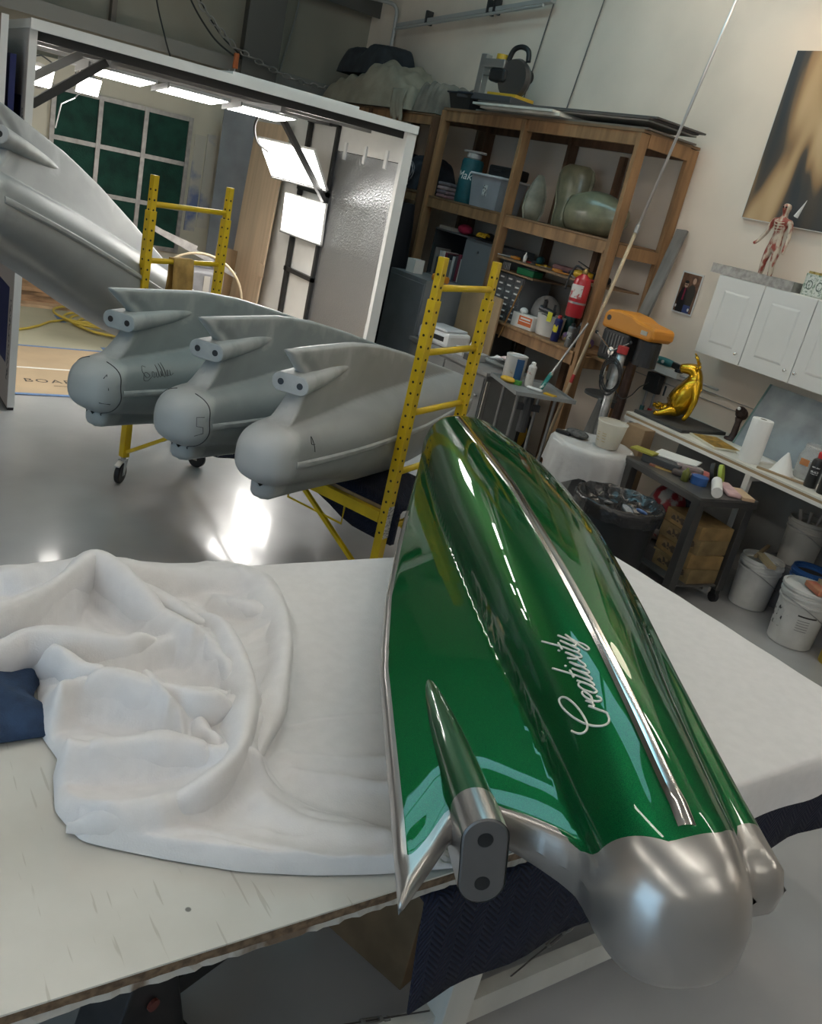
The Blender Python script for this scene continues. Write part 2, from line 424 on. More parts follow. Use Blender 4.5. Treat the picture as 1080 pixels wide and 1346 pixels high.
def strip_mesh(side, s0, s1, w, h):
    rows = []; n = 70
    for i in range(n+1):
        s = s0+(s1-s0)*i/n; vc = lerp([0, 1.57, 2.85], [-.264, -.40, -.455], s)
        g = min(1.0, .35+(s-s0)/.05) if s-s0 < .05 else 1.0
        e = min(1.0, (s1-s)/.05+.15)
        pr = [(-.5, -.002), (-.5, h*.35*g*e), (-.28, h*.9*g*e), (.0, h*g*e), (.28, h*.9*g*e), (.5, h*.35*g*e), (.5, -.002)]
        rows.append([surf(s, vc+a*w, b, side) for a, b in pr])
    mb = MB(); mb.grid(rows); mb.f.append(tuple(range(7))); mb.f.append(tuple(range(n*7, n*7+7))); mb.mi += [0, 0]
    return mb
def tube_mesh():                          # twin exhaust barrel, both sides of the fin
    rows = []; n = 26; m = 32
    for i in range(n+1):
        t = i/n; s = .102+t*(.775-.102); k = (1-t**2.3)
        hv = .0365*k+.0008; hn = .039*(1-t*.75)+.0365*k; vc = .004*t
        st = hn-hv
        row = []
        for j in range(m):
            a = 2*pi*j/m; c_, s_ = cos(a), sin(a)
            row.append((s, c_*hv+math.copysign(max(st, 0), c_), vc+s_*hv))
        rows.append(row)
    mb = MB(); mb.grid(rows, closed=True)
    return mb
def plate_mesh(bev=.004):
    mb = MB(); m = 32
    def ring(s, k):
        return [(s, cos(2*pi*j/m)*(.0365-k)+math.copysign(.039, cos(2*pi*j/m)), sin(2*pi*j/m)*(.0365-k)) for j in range(m)]
    mb.grid([ring(.104, 0), ring(.1015, 0), ring(.099, .003)], closed=True)
    mb.add(ring(.099, .003), [tuple(range(m))])
    return mb
def stroke(name, lines, r, m, parent, off=.0008, side=1, aspect=1.0):
    mb = MB()
    for ln in lines:
        pts = [surf(p[0], p[1], off, side) for p in ln]
        mb.tube(pts, r, 6)
    return mb.build(name, m, parent, smooth=True)

def paint_material():
    m, nt, b = nodes_of('candy_green_and_silver'); N = nt.nodes.new; Lk = nt.links.new
    at = N('ShaderNodeAttribute'); at.attribute_name = 'trim'
    gt = N('ShaderNodeMath'); gt.operation = 'GREATER_THAN'; gt.inputs[1].default_value = 0.0; Lk(at.outputs['Fac'], gt.inputs[0])
    tc = N('ShaderNodeTexCoord')
    n = N('ShaderNodeTexNoise'); n.inputs['Scale'].default_value = 900; n.inputs['Detail'].default_value = 1; Lk(tc.outputs['Object'], n.inputs['Vector'])
    r = N('ShaderNodeValToRGB'); r.color_ramp.elements[0].position = .35; r.color_ramp.elements[1].position = .68
    r.color_ramp.elements[0].color = (.0,.075,.028,1); r.color_ramp.elements[1].color = (.006,.165,.045,1); Lk(n.outputs['Fac'], r.inputs[0])
    mx = N('ShaderNodeMixRGB'); Lk(gt.outputs[0], mx.inputs[0]); Lk(r.outputs[0], mx.inputs[1]); mx.inputs[2].default_value = (.40,.39,.375,1)
    Lk(mx.outputs[0], b.inputs['Base Color'])
    mr = N('ShaderNodeMapRange'); mr.inputs[3].default_value = .38; mr.inputs[4].default_value = .30; Lk(gt.outputs[0], mr.inputs[0]); Lk(mr.outputs[0], b.inputs['Roughness'])
    mm = N('ShaderNodeMapRange'); mm.inputs[3].default_value = .72; mm.inputs[4].default_value = .85; Lk(gt.outputs[0], mm.inputs[0]); Lk(mm.outputs[0], b.inputs['Metallic'])
    mc = N('ShaderNodeMapRange'); mc.inputs[3].default_value = 1.0; mc.inputs[4].default_value = .35; Lk(gt.outputs[0], mc.inputs[0]); Lk(mc.outputs[0], b.inputs['Coat Weight'])
    st_mix = N('ShaderNodeMixRGB'); Lk(gt.outputs[0], st_mix.inputs[0]); st_mix.inputs[1].default_value = (.10,.42,.20,1); st_mix.inputs[2].default_value = (1,1,1,1); Lk(st_mix.outputs[0], b.inputs['Specular Tint']); b.inputs['Coat Roughness'].default_value = .012; b.inputs['Coat IOR'].default_value = 1.42; b.inputs['Specular IOR Level'].default_value = .1
    bp = N('ShaderNodeBump'); bp.inputs['Strength'].default_value = .02; bp.inputs['Distance'].default_value = .001
    Lk(n.outputs['Fac'], bp.inputs['Height']); Lk(bp.outputs[0], b.inputs['Normal'])
    return m
def primer(name, c1, c2, c3):
    m, nt, b = nodes_of(name); N = nt.nodes.new; Lk = nt.links.new
    tc = N('ShaderNodeTexCoord'); mp = N('ShaderNodeMapping'); mp.inputs['Scale'].default_value = (.8, 1, 1.6); Lk(tc.outputs['Object'], mp.inputs[0])
    n = N('ShaderNodeTexNoise'); n.inputs['Scale'].default_value = 3.2; n.inputs['Detail'].default_value = 5; n.inputs['Distortion'].default_value = .6; Lk(mp.outputs[0], n.inputs['Vector'])
    r = N('ShaderNodeValToRGB'); e = r.color_ramp.elements; e[0].position = .38; e[1].position = .66; e[0].color = (*c1,1); e[1].color = (*c2,1)
    x = e.new(.74); x.color = (*c3,1); Lk(n.outputs['Fac'], r.inputs[0])
    at = N('ShaderNodeAttribute'); at.attribute_name = 'trim'
    n3 = N('ShaderNodeTexNoise'); n3.inputs['Scale'].default_value = 9; n3.inputs['Detail'].default_value = 4; Lk(tc.outputs['Object'], n3.inputs['Vector'])
    ad = N('ShaderNodeMath'); ad.operation = 'MULTIPLY_ADD'; ad.inputs[1].default_value = .16; ad.inputs[2].default_value = -.06; Lk(n3.outputs['Fac'], ad.inputs[0])
    a2 = N('ShaderNodeMath'); a2.operation = 'ADD'; Lk(ad.outputs[0], a2.inputs[0]); Lk(at.outputs['Fac'], a2.inputs[1])
    mr = N('ShaderNodeMapRange'); mr.inputs[1].default_value = -.01; mr.inputs[2].default_value = .035; mr.inputs[4].default_value = .75; Lk(a2.outputs[0], mr.inputs[0])
    mx = N('ShaderNodeMixRGB'); Lk(mr.outputs[0], mx.inputs[0]); Lk(r.outputs[0], mx.inputs[1]); mx.inputs[2].default_value = (*c3,1); Lk(mx.outputs[0], b.inputs['Base Color'])
    b.inputs['Roughness'].default_value = .42; b.inputs['Specular IOR Level'].default_value = .4
    n2 = N('ShaderNodeTexNoise'); n2.inputs['Scale'].default_value = 120; Lk(tc.outputs['Object'], n2.inputs['Vector'])
    bp = N('ShaderNodeBump'); bp.inputs['Strength'].default_value = .05; bp.inputs['Distance'].default_value = .002; Lk(n2.outputs['Fac'], bp.inputs['Height']); Lk(bp.outputs[0], b.inputs['Normal'])
    return m
silver_m = mat('silver_paint', (.42,.41,.40), .28, .85, coat=.3)
chrome_m = mat('satin_chrome', (.78,.76,.74), .13, 1.0)
dark_hole = mat('hole_dark', (.006,.008,.01), .3)
pencil = mat('marker_black', (.03,.03,.035), .7)

def pod_matrix(o, yaw, pit, rol, scale=1.0):
    yaw, pit, rol = radians(yaw), radians(pit), radians(rol)
    a = Vector((cos(yaw)*cos(pit), sin(yaw)*cos(pit), sin(pit))); n = Vector((sin(yaw), -cos(yaw), 0)); v = n.cross(a)
    v2 = cos(rol)*v+sin(rol)*n; n2 = -sin(rol)*v+cos(rol)*n
    M = Matrix((a, -n2, v2)).transposed().to_4x4(); M = M @ Matrix.Scale(scale, 4); M.translation = o
    return M
TUBE = STRIP = None
def pod(name, label, M, shell_m, tube_m, plate_m, strip_m, group=None):
    t = thing(name, label, 'sculpture', group=group); t.matrix_world = M
    me = POD_ME.copy() if POD_ME.materials else POD_ME
    me.materials.clear(); me.materials.append(shell_m)
    sh = bpy.data.objects.new('shell', me); C.objects.link(sh); sh.parent = t
    tube_mesh().build('exhaust_barrel', tube_m, t, smooth=True)
    pl = plate_mesh().build('end_plate', plate_m, t, auto=30)
    for s in (1, -1):
        h = MB().cyl((.0985, s*.039, 0), (.101, s*.039, 0), .0125, n=20).build('hole', dark_hole, pl)
    strip_mesh(1, 0.0, 2.76, .027, .011).build('trim_strip', strip_m, t, auto=35)
    strip_mesh(-1, 0.0, 2.76, .027, .011).build('trim_strip', strip_m, t, auto=35)
    return t
paint = paint_material()
tube_green = mat('candy_green_plain', (.003,.09,.026), .38, .55, coat=1.0)
green_pod = pod('tail_fin_sculpture', 'glossy candy-green tail fin sculpture with silver tips lying on the white-covered table',
    pod_matrix((.797,.634,1.138), 64.2, -5, -99.5), paint, tube_green, mat('end_plate_grey', (.14,.14,.14), .45, .6), chrome_m)
# silver collar on the barrel
col = MB(); rows = []
for i in range(9):
    t_ = i/8; s_ = .1005+t_*.085; tt = (s_-.102)/(.775-.102); tt = max(0, tt); k = 1-tt**2.3; hv = .0365*k+.0016; hn = .039*(1-tt*.75)+.0365*k+.0008; st = hn-hv
    rows.append([(s_, cos(2*pi*j/32)*hv+math.copysign(st, cos(2*pi*j/32)), .004*tt+sin(2*pi*j/32)*hv) for j in range(32)])
col.grid(rows, closed=True); col.build('barrel_collar', silver_m, green_pod, smooth=True)

# hand-lettered word (station, height) strokes on the flank
WORD_SV = [
   [(0.2736, -0.1835), (0.259, -0.1876), (0.2501, -0.1928), (0.2495, -0.1993), (0.2564, -0.2037), (0.2665, -0.2057), (0.2845, -0.2066), (0.3095, -0.2061), (0.3362, -0.2035), (0.3569, -0.2), (0.3679, -0.1959), (0.3699, -0.1906), (0.3588, -0.1887), (0.3388, -0.189), (0.3125, -0.1919), (0.2866, -0.1969), (0.2663, -0.2033), (0.2504, -0.2121), (0.2419, -0.2231), (0.2433, -0.2329), (0.2523, -0.2383), (0.2637, -0.2398), (0.2708, -0.2398), (0.2859, -0.2306), (0.3043, -0.221)],
   [(0.3043, -0.221), (0.2984, -0.2275), (0.3072, -0.228), (0.3212, -0.2216), (0.309, -0.2279), (0.3113, -0.2299)],
   [(0.3104, -0.2296), (0.3267, -0.2318), (0.3406, -0.2289), (0.3489, -0.226), (0.3461, -0.2227), (0.3339, -0.2232), (0.3185, -0.228), (0.3081, -0.2355), (0.3064, -0.2428), (0.3144, -0.2443), (0.3231, -0.2404)],
   [(0.3333, -0.2389), (0.3496, -0.2293), (0.3658, -0.2245), (0.3756, -0.2256), (0.3761, -0.2314), (0.3627, -0.2384), (0.345, -0.244), (0.3343, -0.2448), (0.3333, -0.2389)],
   [(0.3865, -0.2264), (0.3681, -0.2357), (0.3541, -0.244), (0.357, -0.2472), (0.3694, -0.244), (0.3877, -0.2363)],
   [(0.4629, -0.2043), (0.4388, -0.2133), (0.4154, -0.2234), (0.3933, -0.2336), (0.3762, -0.2428), (0.3734, -0.2481), (0.3791, -0.2494), (0.3928, -0.2447), (0.4118, -0.237), (0.4278, -0.23)],
   [(0.426, -0.2254), (0.4006, -0.2246)],
   [(0.4278, -0.23), (0.4099, -0.2387), (0.3973, -0.2462), (0.3957, -0.2508), (0.4021, -0.2512), (0.4219, -0.2448), (0.4375, -0.2381), (0.4501, -0.2321)],
   [(0.4466, -0.2224), (0.4428, -0.2238)],
   [(0.4501, -0.2321), (0.4305, -0.2394), (0.4191, -0.2474), (0.4186, -0.2518), (0.4264, -0.252), (0.443, -0.2479), (0.4571, -0.2464), (0.4511, -0.2446), (0.4654, -0.2325)],
   [(0.4571, -0.2464), (0.4719, -0.2415), (0.4854, -0.2349), (0.4639, -0.2438), (0.4529, -0.251), (0.4527, -0.2551), (0.4622, -0.2551), (0.4798, -0.2487)],
   [(0.5037, -0.2263), (0.4991, -0.2281)],
   [(0.5644, -0.2118), (0.5367, -0.2223), (0.5125, -0.2334), (0.4884, -0.2442), (0.4738, -0.2516), (0.4733, -0.2568), (0.4805, -0.2573), (0.5001, -0.2501), (0.5314, -0.2382)],
   [(0.5276, -0.2329), (0.5001, -0.2328)],
   [(0.5314, -0.2382), (0.51, -0.2459), (0.4965, -0.2538), (0.4972, -0.2587), (0.5093, -0.2578), (0.5296, -0.2493), (0.553, -0.2396)],
   [(0.5456, -0.2522), (0.5239, -0.2574), (0.5091, -0.2626), (0.4934, -0.2723), (0.4783, -0.2766), (0.4726, -0.2754), (0.4735, -0.2696), (0.4906, -0.2641), (0.5047, -0.2612), (0.5125, -0.2588)],
]
def place_word(lines, s0, v0, s1, v1, hgt):      # baseline from (s0,v0) to (s1,v1); letters rise towards the fin
    out = []; L0 = Vector((s1-s0, v1-v0)); w_ = 4.6; ux = L0/w_; uy = Vector((-L0.y, L0.x)).normalized()*hgt
    for ln in lines: out.append([tuple(Vector((s0, v0))+ux*x+uy*y) for x, y in ln])
    return out
for st_ in WORD_SV:
    stroke('lettering', [[tuple(p) for p in smooth_curve(st_, 5)]], .0021, mat('lettering_cream', (.75,.73,.66), .4, .2), green_pod, .0010)
# grey primer castings on the scaffold and on the stand behind
prim1 = primer('primer_blue_grey', (.20,.245,.25), (.245,.295,.30), (.36,.40,.40))
prim2 = primer('primer_blue_grey_sanded', (.215,.25,.255), (.26,.30,.305), (.40,.43,.43))
prim3 = primer('primer_light_grey', (.28,.295,.295), (.33,.345,.345), (.46,.48,.48))
prim0 = primer('primer_mid_grey', (.27,.285,.285), (.32,.335,.335), (.42,.44,.44))
def gpos(x, y, z, k): return (x*k, y*k, 2.05+(z-2.05)*k)
GK = .97
greys = []
for (x, y), pm, lab, in (((1.006,3.582), prim1, 'blue-grey primed tail fin sculpture with a scribbled name, farthest of three on the scaffold'),
                     ((1.243,3.204), prim2, 'blue-grey primed tail fin sculpture between two others on the yellow scaffold'),
                     ((1.419,2.798), prim3, 'pale grey primed tail fin sculpture on the scaffold, nearest the green one')):
    greys.append(pod('tail_fin_sculpture', lab, pod_matrix(gpos(x, y, 1.268, GK), 39.9, 0, 0, GK), pm, pm, pm, pm, 'grey primed tail fin sculptures'))
K0 = 1.06
rear = pod('tail_fin_sculpture', 'mid-grey primed tail fin sculpture tilted nose-up in front of the spray booth', pod_matrix(gpos(.57,3.96,1.89,K0), 51.2, -12.5, -8.2, K0), prim0, prim0, prim0, prim0, 'grey primed tail fin sculptures')
# marker lines on the castings: cap outline loops, numbers, a scribbled name
def cap_loop(s_):
    pts = []
    for i in range(31):
        a = i/30*pi; v = podVC(s_)+.998*cos(a)*pod_up(s_)*nose_fac(s_); pts.append((s_, v))
    return pts
for i, g in enumerate(greys[:2]):
    for sd in (1, -1):
        stroke('cap_line', [[(s+.004*sin(v*60), v*.985+podVC(s)*.015) for s, v in cap_loop(-.012)]], .0022, pencil, g, .0003, sd)
stroke('marker_number', [[(-.075,-.20),(-.06,-.185),(-.066,-.245)]], .0016, pencil, greys[0], .0010); stroke('marker_dash', [[(-.085,-.30),(-.05,-.305)]], .0016, pencil, greys[0], .0010)
stroke('marker_number', [[(-.04,-.22),(-.07,-.22),(-.07,-.255),(-.045,-.26),(-.04,-.285),(-.07,-.295)]], .0012, pencil, greys[1], .0010)
stroke('marker_number', [[tuple(q) for q in smooth_curve([(.128,-.235),(.126,-.205),(.123,-.18),(.108,-.202),(.135,-.208)], 4)]], .0014, pencil, greys[2], .0014)
def word_scribble():
    L = []
    L.append(smooth_curve([(.5,.9),(.1,1.0),(-.2,.6),(.1,.1),(.6,.2),(.3,.5),(-.1,.4),(-.3,-.1),(.2,-.2),(.8,.1)], 6))
    L.append(smooth_curve([(.9,.1),(1.1,.5),(1.3,.4),(1.1,.05),(1.4,.1),(1.6,.45),(1.55,.05),(1.8,.1),(2.0,1.0),(1.95,.1),(2.2,.1),(2.3,.5),(2.3,.05)], 5))
    L.append(smooth_curve([(2.4,.05),(2.6,1.05),(2.55,.1),(2.8,.1),(3.0,1.1),(2.95,.1),(3.2,.1),(3.4,.5),(3.2,.4),(3.2,.05),(3.5,.1),(3.7,.5),(3.6,.05),(4.1,.2)], 5))
    return [[tuple(p) for p in l] for l in L]
stroke('scribbled_name', place_word(word_scribble(), .14, -.215, .36, -.225, .045), .0009, pencil, greys[0], .0010)
# ------------------------------------------------------------------ work table with the white cloth
import numpy as np
TZ, TY0, TY1, TX0, TX1 = .84, .95, 2.25, -.75, 2.69
white_ply = mat('painted_plywood', (.62,.61,.56), .45, var=.12, scale=3.0, bump=.08, bscale=14, stretch=(1,.4,1))
def table_top_material():
    m, nt, b = nodes_of('table_top_paint'); N = nt.nodes.new; Lk = nt.links.new
    tc = N('ShaderNodeTexCoord')
    n = N('ShaderNodeTexNoise'); n.inputs['Scale'].default_value = 2.2; n.inputs['Detail'].default_value = 7; Lk(tc.outputs['Object'], n.inputs['Vector'])
    r = N('ShaderNodeValToRGB'); e = r.color_ramp.elements; e[0].position = .3; e[0].color = (.50,.49,.44,1); e[1].position = .62; e[1].color = (.66,.655,.61,1)
    Lk(n.outputs['Fac'], r.inputs[0])
    mp = N('ShaderNodeMapping'); mp.inputs['Scale'].default_value = (90, 6, 1); mp.inputs['Rotation'].default_value = (0,0,.5); Lk(tc.outputs['Object'], mp.inputs[0])
    n2 = N('ShaderNodeTexNoise'); n2.inputs['Scale'].default_value = 1.0; n2.inputs['Detail'].default_value = 2; Lk(mp.outputs[0], n2.inputs['Vector'])
    r2 = N('ShaderNodeValToRGB'); e = r2.color_ramp.elements; e[0].position = .31; e[0].color = (.66,.64,.59,1); e[1].position = .34; e[1].color = (1,1,1,1)
    Lk(n2.outputs['Fac'], r2.inputs[0])
    mx = N('ShaderNodeMixRGB'); mx.blend_type = 'MULTIPLY'; mx.inputs[0].default_value = .55; Lk(r.outputs[0], mx.inputs[1]); Lk(r2.outputs[0], mx.inputs[2])
    v = N('ShaderNodeTexVoronoi'); v.inputs['Scale'].default_value = 5.5; v.inputs['Randomness'].default_value = 1; Lk(tc.outputs['Object'], v.inputs['Vector'])
    r3 = N('ShaderNodeValToRGB'); e = r3.color_ramp.elements; e[0].position = .026; e[0].color = (.05,.05,.05,1); e[1].position = .034; e[1].color = (1,1,1,1); Lk(v.outputs['Distance'], r3.inputs[0])
    mx2 = N('ShaderNodeMixRGB'); mx2.blend_type = 'MULTIPLY'; mx2.inputs[0].default_value = .8; Lk(mx.outputs[0], mx2.inputs[1]); Lk(r3.outputs[0], mx2.inputs[2])
    Lk(mx2.outputs[0], b.inputs['Base Color']); b.inputs['Roughness'].default_value = .4
    return m
tb = thing('work_table', 'large white-painted plywood work table with worn raw edge under the green sculpture', 'table', (0, 0, 0))
MB().box(TX0, TX1, TY0, TY1, TZ-.004, TZ).build('table_top', table_top_material(), tb)
# ragged raw edge of the board, and the paint-smeared lower ply
rg = random.Random(3)
def ragged(z0, z1, y, step, amp):
    mb = MB(); x = TX0; top = []; bot = []
    n = int((TX1-TX0)/step)
    rows = [[], []]
    for i in range(n+1):
        xx = TX0+(TX1-TX0)*i/n
        rows[0].append((xx, y+rg.uniform(-amp, amp), z1)); rows[1].append((xx, y+rg.uniform(-amp, amp), z0))
    rows2 = [[(p[0], TY1, z1) for p in rows[0]]] + rows + [[(p[0], TY1, z0) for p in rows[1]]]
    return mb.grid(rows2)
ragged(TZ-.026, TZ-.004, TY0+.002, .02, .0015).build('board_core', mat('raw_particle_edge', (.17,.115,.07), .9, var=.5, scale=60), tb)
def smear_mat():
    return mat('smeared_white_edge', (.52,.51,.47), .7, col2=(.17,.12,.08), scale=9, stretch=(1,1,.3), lo=.34, hi=.42, bump=.3, bscale=50)
ragged(TZ-.046, TZ-.026, TY0+.006, .015, .003).build('lower_board', smear_mat(), tb)
wood_white = mat('white_lumber', (.55,.55,.51), .55, var=.15, scale=5, stretch=(1,1,.2))
for x in (TX0+.12, 1.29, 2.45):
    for y in (1.09, 2.12):
        MB().box(x-.045, x+.045, y-.045, y+.045, 0, TZ-.046).build('leg', wood_white, tb, bevel=.003)
for y in (1.09, 2.12):
    MB().box(TX0+.165, 1.245, y-.02, y+.02, .12, .20).build('stretcher', wood_white, tb)
    MB().box(1.335, 2.405, y-.02, y+.02, .12, .20).build('stretcher', wood_white, tb)
    MB().box(TX0+.05, TX1-.05, y-.02, y+.02, TZ-.13, TZ-.046).build('apron', wood_white, tb)
# bracing cables with turnbuckles
cab = mat('steel_cable', (.09,.085,.08), .5, .7)
def cable(name, a, b, tpos):
    a, b = Vector(a), Vector(b); d = (b-a).normalized()
    MB().tube([a, b], .0022, 6).build(name, cab, tb)
    c = a.lerp(b, tpos)
    t = MB(); t.cyl(c-d*.032, c-d*.022, .007, n=8); t.cyl(c+d*.022, c+d*.032, .007, n=8)
    u = d.cross(Vector((0,0,1))).normalized()*.006
    t.cyl(c-d*.024+u, c+d*.024+u, .0022, n=6); t.cyl(c-d*.024-u, c+d*.024-u, .0022, n=6)
    t.tube([c+d*.03+u*0.2, c+d*.04+u*1.4, c+d*.055+u*1.2, c+d*.06, c+d*.052-u], .0018, 6)
    t.build('turnbuckle', mat('zinc', (.22,.22,.21), .4, .8), tb)
cable('brace_cable', (TX0+.17, 1.09, .76), (1.24, 1.09, .20), .90)
cable('brace_cable', (1.34, 1.09, .10), (2.40, 1.09, .74), .28)

# ---- cloth
FOLDS = [
 (.105,.050,[(.12,1.80),(.25,1.84),(.364,1.878),(.416,1.911),(.493,1.969),(.56,2.035),(.62,2.098),(.655,2.052),(.689,1.938),(.732,1.837),(.766,1.733)]),
 (.085,.045,[(.10,1.72),(.22,1.735),(.345,1.759),(.41,1.788),(.5,1.769),(.597,1.733),(.662,1.752),(.771,1.755)]),
 (.075,.075,[(.464,2.165),(.598,2.191),(.78,2.135),(.93,2.081),(1.048,2.043),(1.071,1.94)]),
 (.060,.045,[(.745,1.297),(.805,1.38),(.906,1.524),(1.009,1.717),(1.063,1.88),(1.067,2.029),(1.029,2.161)]),
 (.080,.040,[(.41,1.242),(.515,1.221),(.614,1.226),(.695,1.279),(.753,1.373),(.812,1.494),(.843,1.624),(.849,1.759),(.814,1.875),(.747,1.965)]),
 (.090,.042,[(.43,1.565),(.458,1.591),(.553,1.577),(.628,1.512),(.699,1.458),(.81,1.482)]),
 (.125,.026,[(.601,1.597),(.608,1.531),(.625,1.472)]),
 (.075,.042,[(.39,1.403),(.482,1.39),(.584,1.367),(.655,1.334),(.697,1.301)]),
 (.055,.036,[(.377,1.27),(.442,1.236),(.539,1.224),(.655,1.249)]),
 (.034,.036,[(.377,1.251),(.434,1.203),(.531,1.157),(.627,1.099),(.754,1.036),(.869,1.0),(1.0,.985)]),
 (.080,.036,[(.415,1.772),(.45,1.719),(.506,1.63),(.558,1.589)]),
 (.070,.032,[(.76,1.772),(.795,1.714),(.801,1.63),(.8,1.538)]),
 (.060,.026,[(.673,1.469),(.677,1.39),(.699,1.323)]),
 (.050,.045,[(.937,1.977),(.994,1.906),(1.056,1.875)]),
 (.020,.030,[(.735,1.284),(.737,1.214),(.803,1.118),(.921,1.047)]),
 (.012,.02,[(.80,1.17),(.90,1.10),(1.0,1.05)]),
 (.016,.022,[(.85,1.30),(.97,1.22),(1.1,1.19)]),
 (.013,.02,[(.86,1.36),(.97,1.30),(1.1,1.28)]),
 (.006,.012,[(.86,1.46),(1.0,1.45),(1.25,1.44)]),
]
CREASES = [
(0.02,0.02,[(0.607,2.116),(0.588,2.018),(0.604,1.921),(0.662,1.811)]),
(0.022,0.024,[(0.664,2.077),(0.685,1.983),(0.749,1.914),(0.813,1.819),(0.851,1.766)]),
(0.018,0.02,[(0.712,1.979),(0.773,1.959),(0.828,1.862)]),
(0.02,0.02,[(0.827,1.807),(0.814,1.67),(0.777,1.598)]),
(0.018,0.018,[(0.763,1.731),(0.777,1.646),(0.788,1.603)]),
(0.014,0.02,[(0.489,1.725),(0.531,1.7),(0.624,1.711)]),
(0.022,0.02,[(0.628,1.559),(0.702,1.534),(0.799,1.517)]),
(0.02,0.022,[(0.437,1.593),(0.397,1.537),(0.395,1.464),(0.398,1.416)]),
(0.016,0.022,[(0.471,1.492),(0.526,1.452),(0.588,1.41),(0.592,1.354)]),
(0.02,0.018,[(0.65,1.457),(0.637,1.397),(0.625,1.339)]),
(0.018,0.02,[(0.642,1.346),(0.665,1.304),(0.676,1.254)]),
(0.018,0.022,[(0.372,1.357),(0.364,1.288),(0.376,1.234)]),
(0.016,0.02,[(0.385,1.271),(0.422,1.244),(0.472,1.238),(0.526,1.236)]),
(0.02,0.024,[(0.864,1.8),(0.945,1.803),(1.024,1.828)]),
(0.018,0.03,[(0.839,1.616),(0.874,1.545),(0.964,1.638)]),
(0.016,0.025,[(0.809,1.457),(0.775,1.358),(0.735,1.283)]),
(0.012,0.02,[(0.716,1.22),(0.712,1.177),(0.707,1.147)]),
(0.018,0.02,[(0.447,2.078),(0.521,2.097),(0.589,2.078)]),
(0.016,0.02,[(0.375,1.943),(0.442,1.958),(0.496,1.939),(0.525,1.881)]),
(0.016,0.02,[(0.359,1.846),(0.437,1.847),(0.536,1.853),(0.66,1.803)]),
(0.014,0.018,[(0.557,1.591),(0.608,1.628),(0.631,1.544)]),
(0.016,0.02,[(0.412,1.683),(0.441,1.647),(0.482,1.595)]),
(0.014,0.02,[(1.027,2.106),(1.022,2.038),(1.078,1.986)]),
(0.014,0.02,[(0.526,1.195),(0.589,1.16),(0.668,1.109),(0.759,1.049)]),
(0.012,0.02,[(0.422,1.375),(0.501,1.387),(0.562,1.351)]),
]
XL_Y = [.95,.985,1.029,1.082,1.156,1.213,1.246,1.3,1.334,1.436,1.476,1.567,1.633,1.668,1.80,1.855,1.885,2.0,2.25]
XL_X = [1.05,.897,.762,.639,.521,.44,.397,.381,.372,.39,.409,.393,.39,.41,.43,.42,.26,.18,.20]
BUN = [(1.03,2.27),(1.105,2.27),(1.135,2.19),(1.141,2.076),(1.12,1.925),(1.065,1.796),(.948,1.578),(.851,1.427),(.784,1.354),(.80,1.233),(.95,1.06),(1.05,.97),(.897,.965),(.762,1.01),(.62,1.07),(.44,1.19),(.37,1.33),(.40,1.5),(.40,1.65),(.43,1.85),(.1,1.9),(.1,2.27)]
def seg_dist(X, Y, pl):
    best = np.full(X.shape, 9.0)
    P = smooth_curve([(a, b) for a, b in pl], 4)
    for a, b in zip(P, P[1:]):
        dx, dy = b[0]-a[0], b[1]-a[1]; l2 = dx*dx+dy*dy+1e-12
        t = np.clip(((X-a[0])*dx+(Y-a[1])*dy)/l2, 0, 1)
        best = np.minimum(best, np.hypot(X-a[0]-t*dx, Y-a[1]-t*dy))
    return best
def seg_dist2(X, Y, pl):
    best = np.full(X.shape, 9.0); sg = np.ones(X.shape)
    P = smooth_curve([(a, b) for a, b in pl], 4)
    for a, b in zip(P, P[1:]):
        dx, dy = b[0]-a[0], b[1]-a[1]; l2 = dx*dx+dy*dy+1e-12
        t = np.clip(((X-a[0])*dx+(Y-a[1])*dy)/l2, 0, 1)
        d = np.hypot(X-a[0]-t*dx, Y-a[1]-t*dy); cr = dx*(Y-a[1])-dy*(X-a[0])
        k = d < best; best = np.where(k, d, best); sg = np.where(k, cr/np.sqrt(l2), sg)
    return best, np.clip(sg*60, -1, 1)
def inside(X, Y, poly):
    c = np.zeros(X.shape, bool); n = len(poly)
    for i in range(n):
        (x0, y0), (x1, y1) = poly[i], poly[i-1]
        k = ((y0 > Y) != (y1 > Y)) & (X < (x1-x0)*(Y-y0)/((y1-y0) or 1e-9)+x0)
        c ^= k
    return c
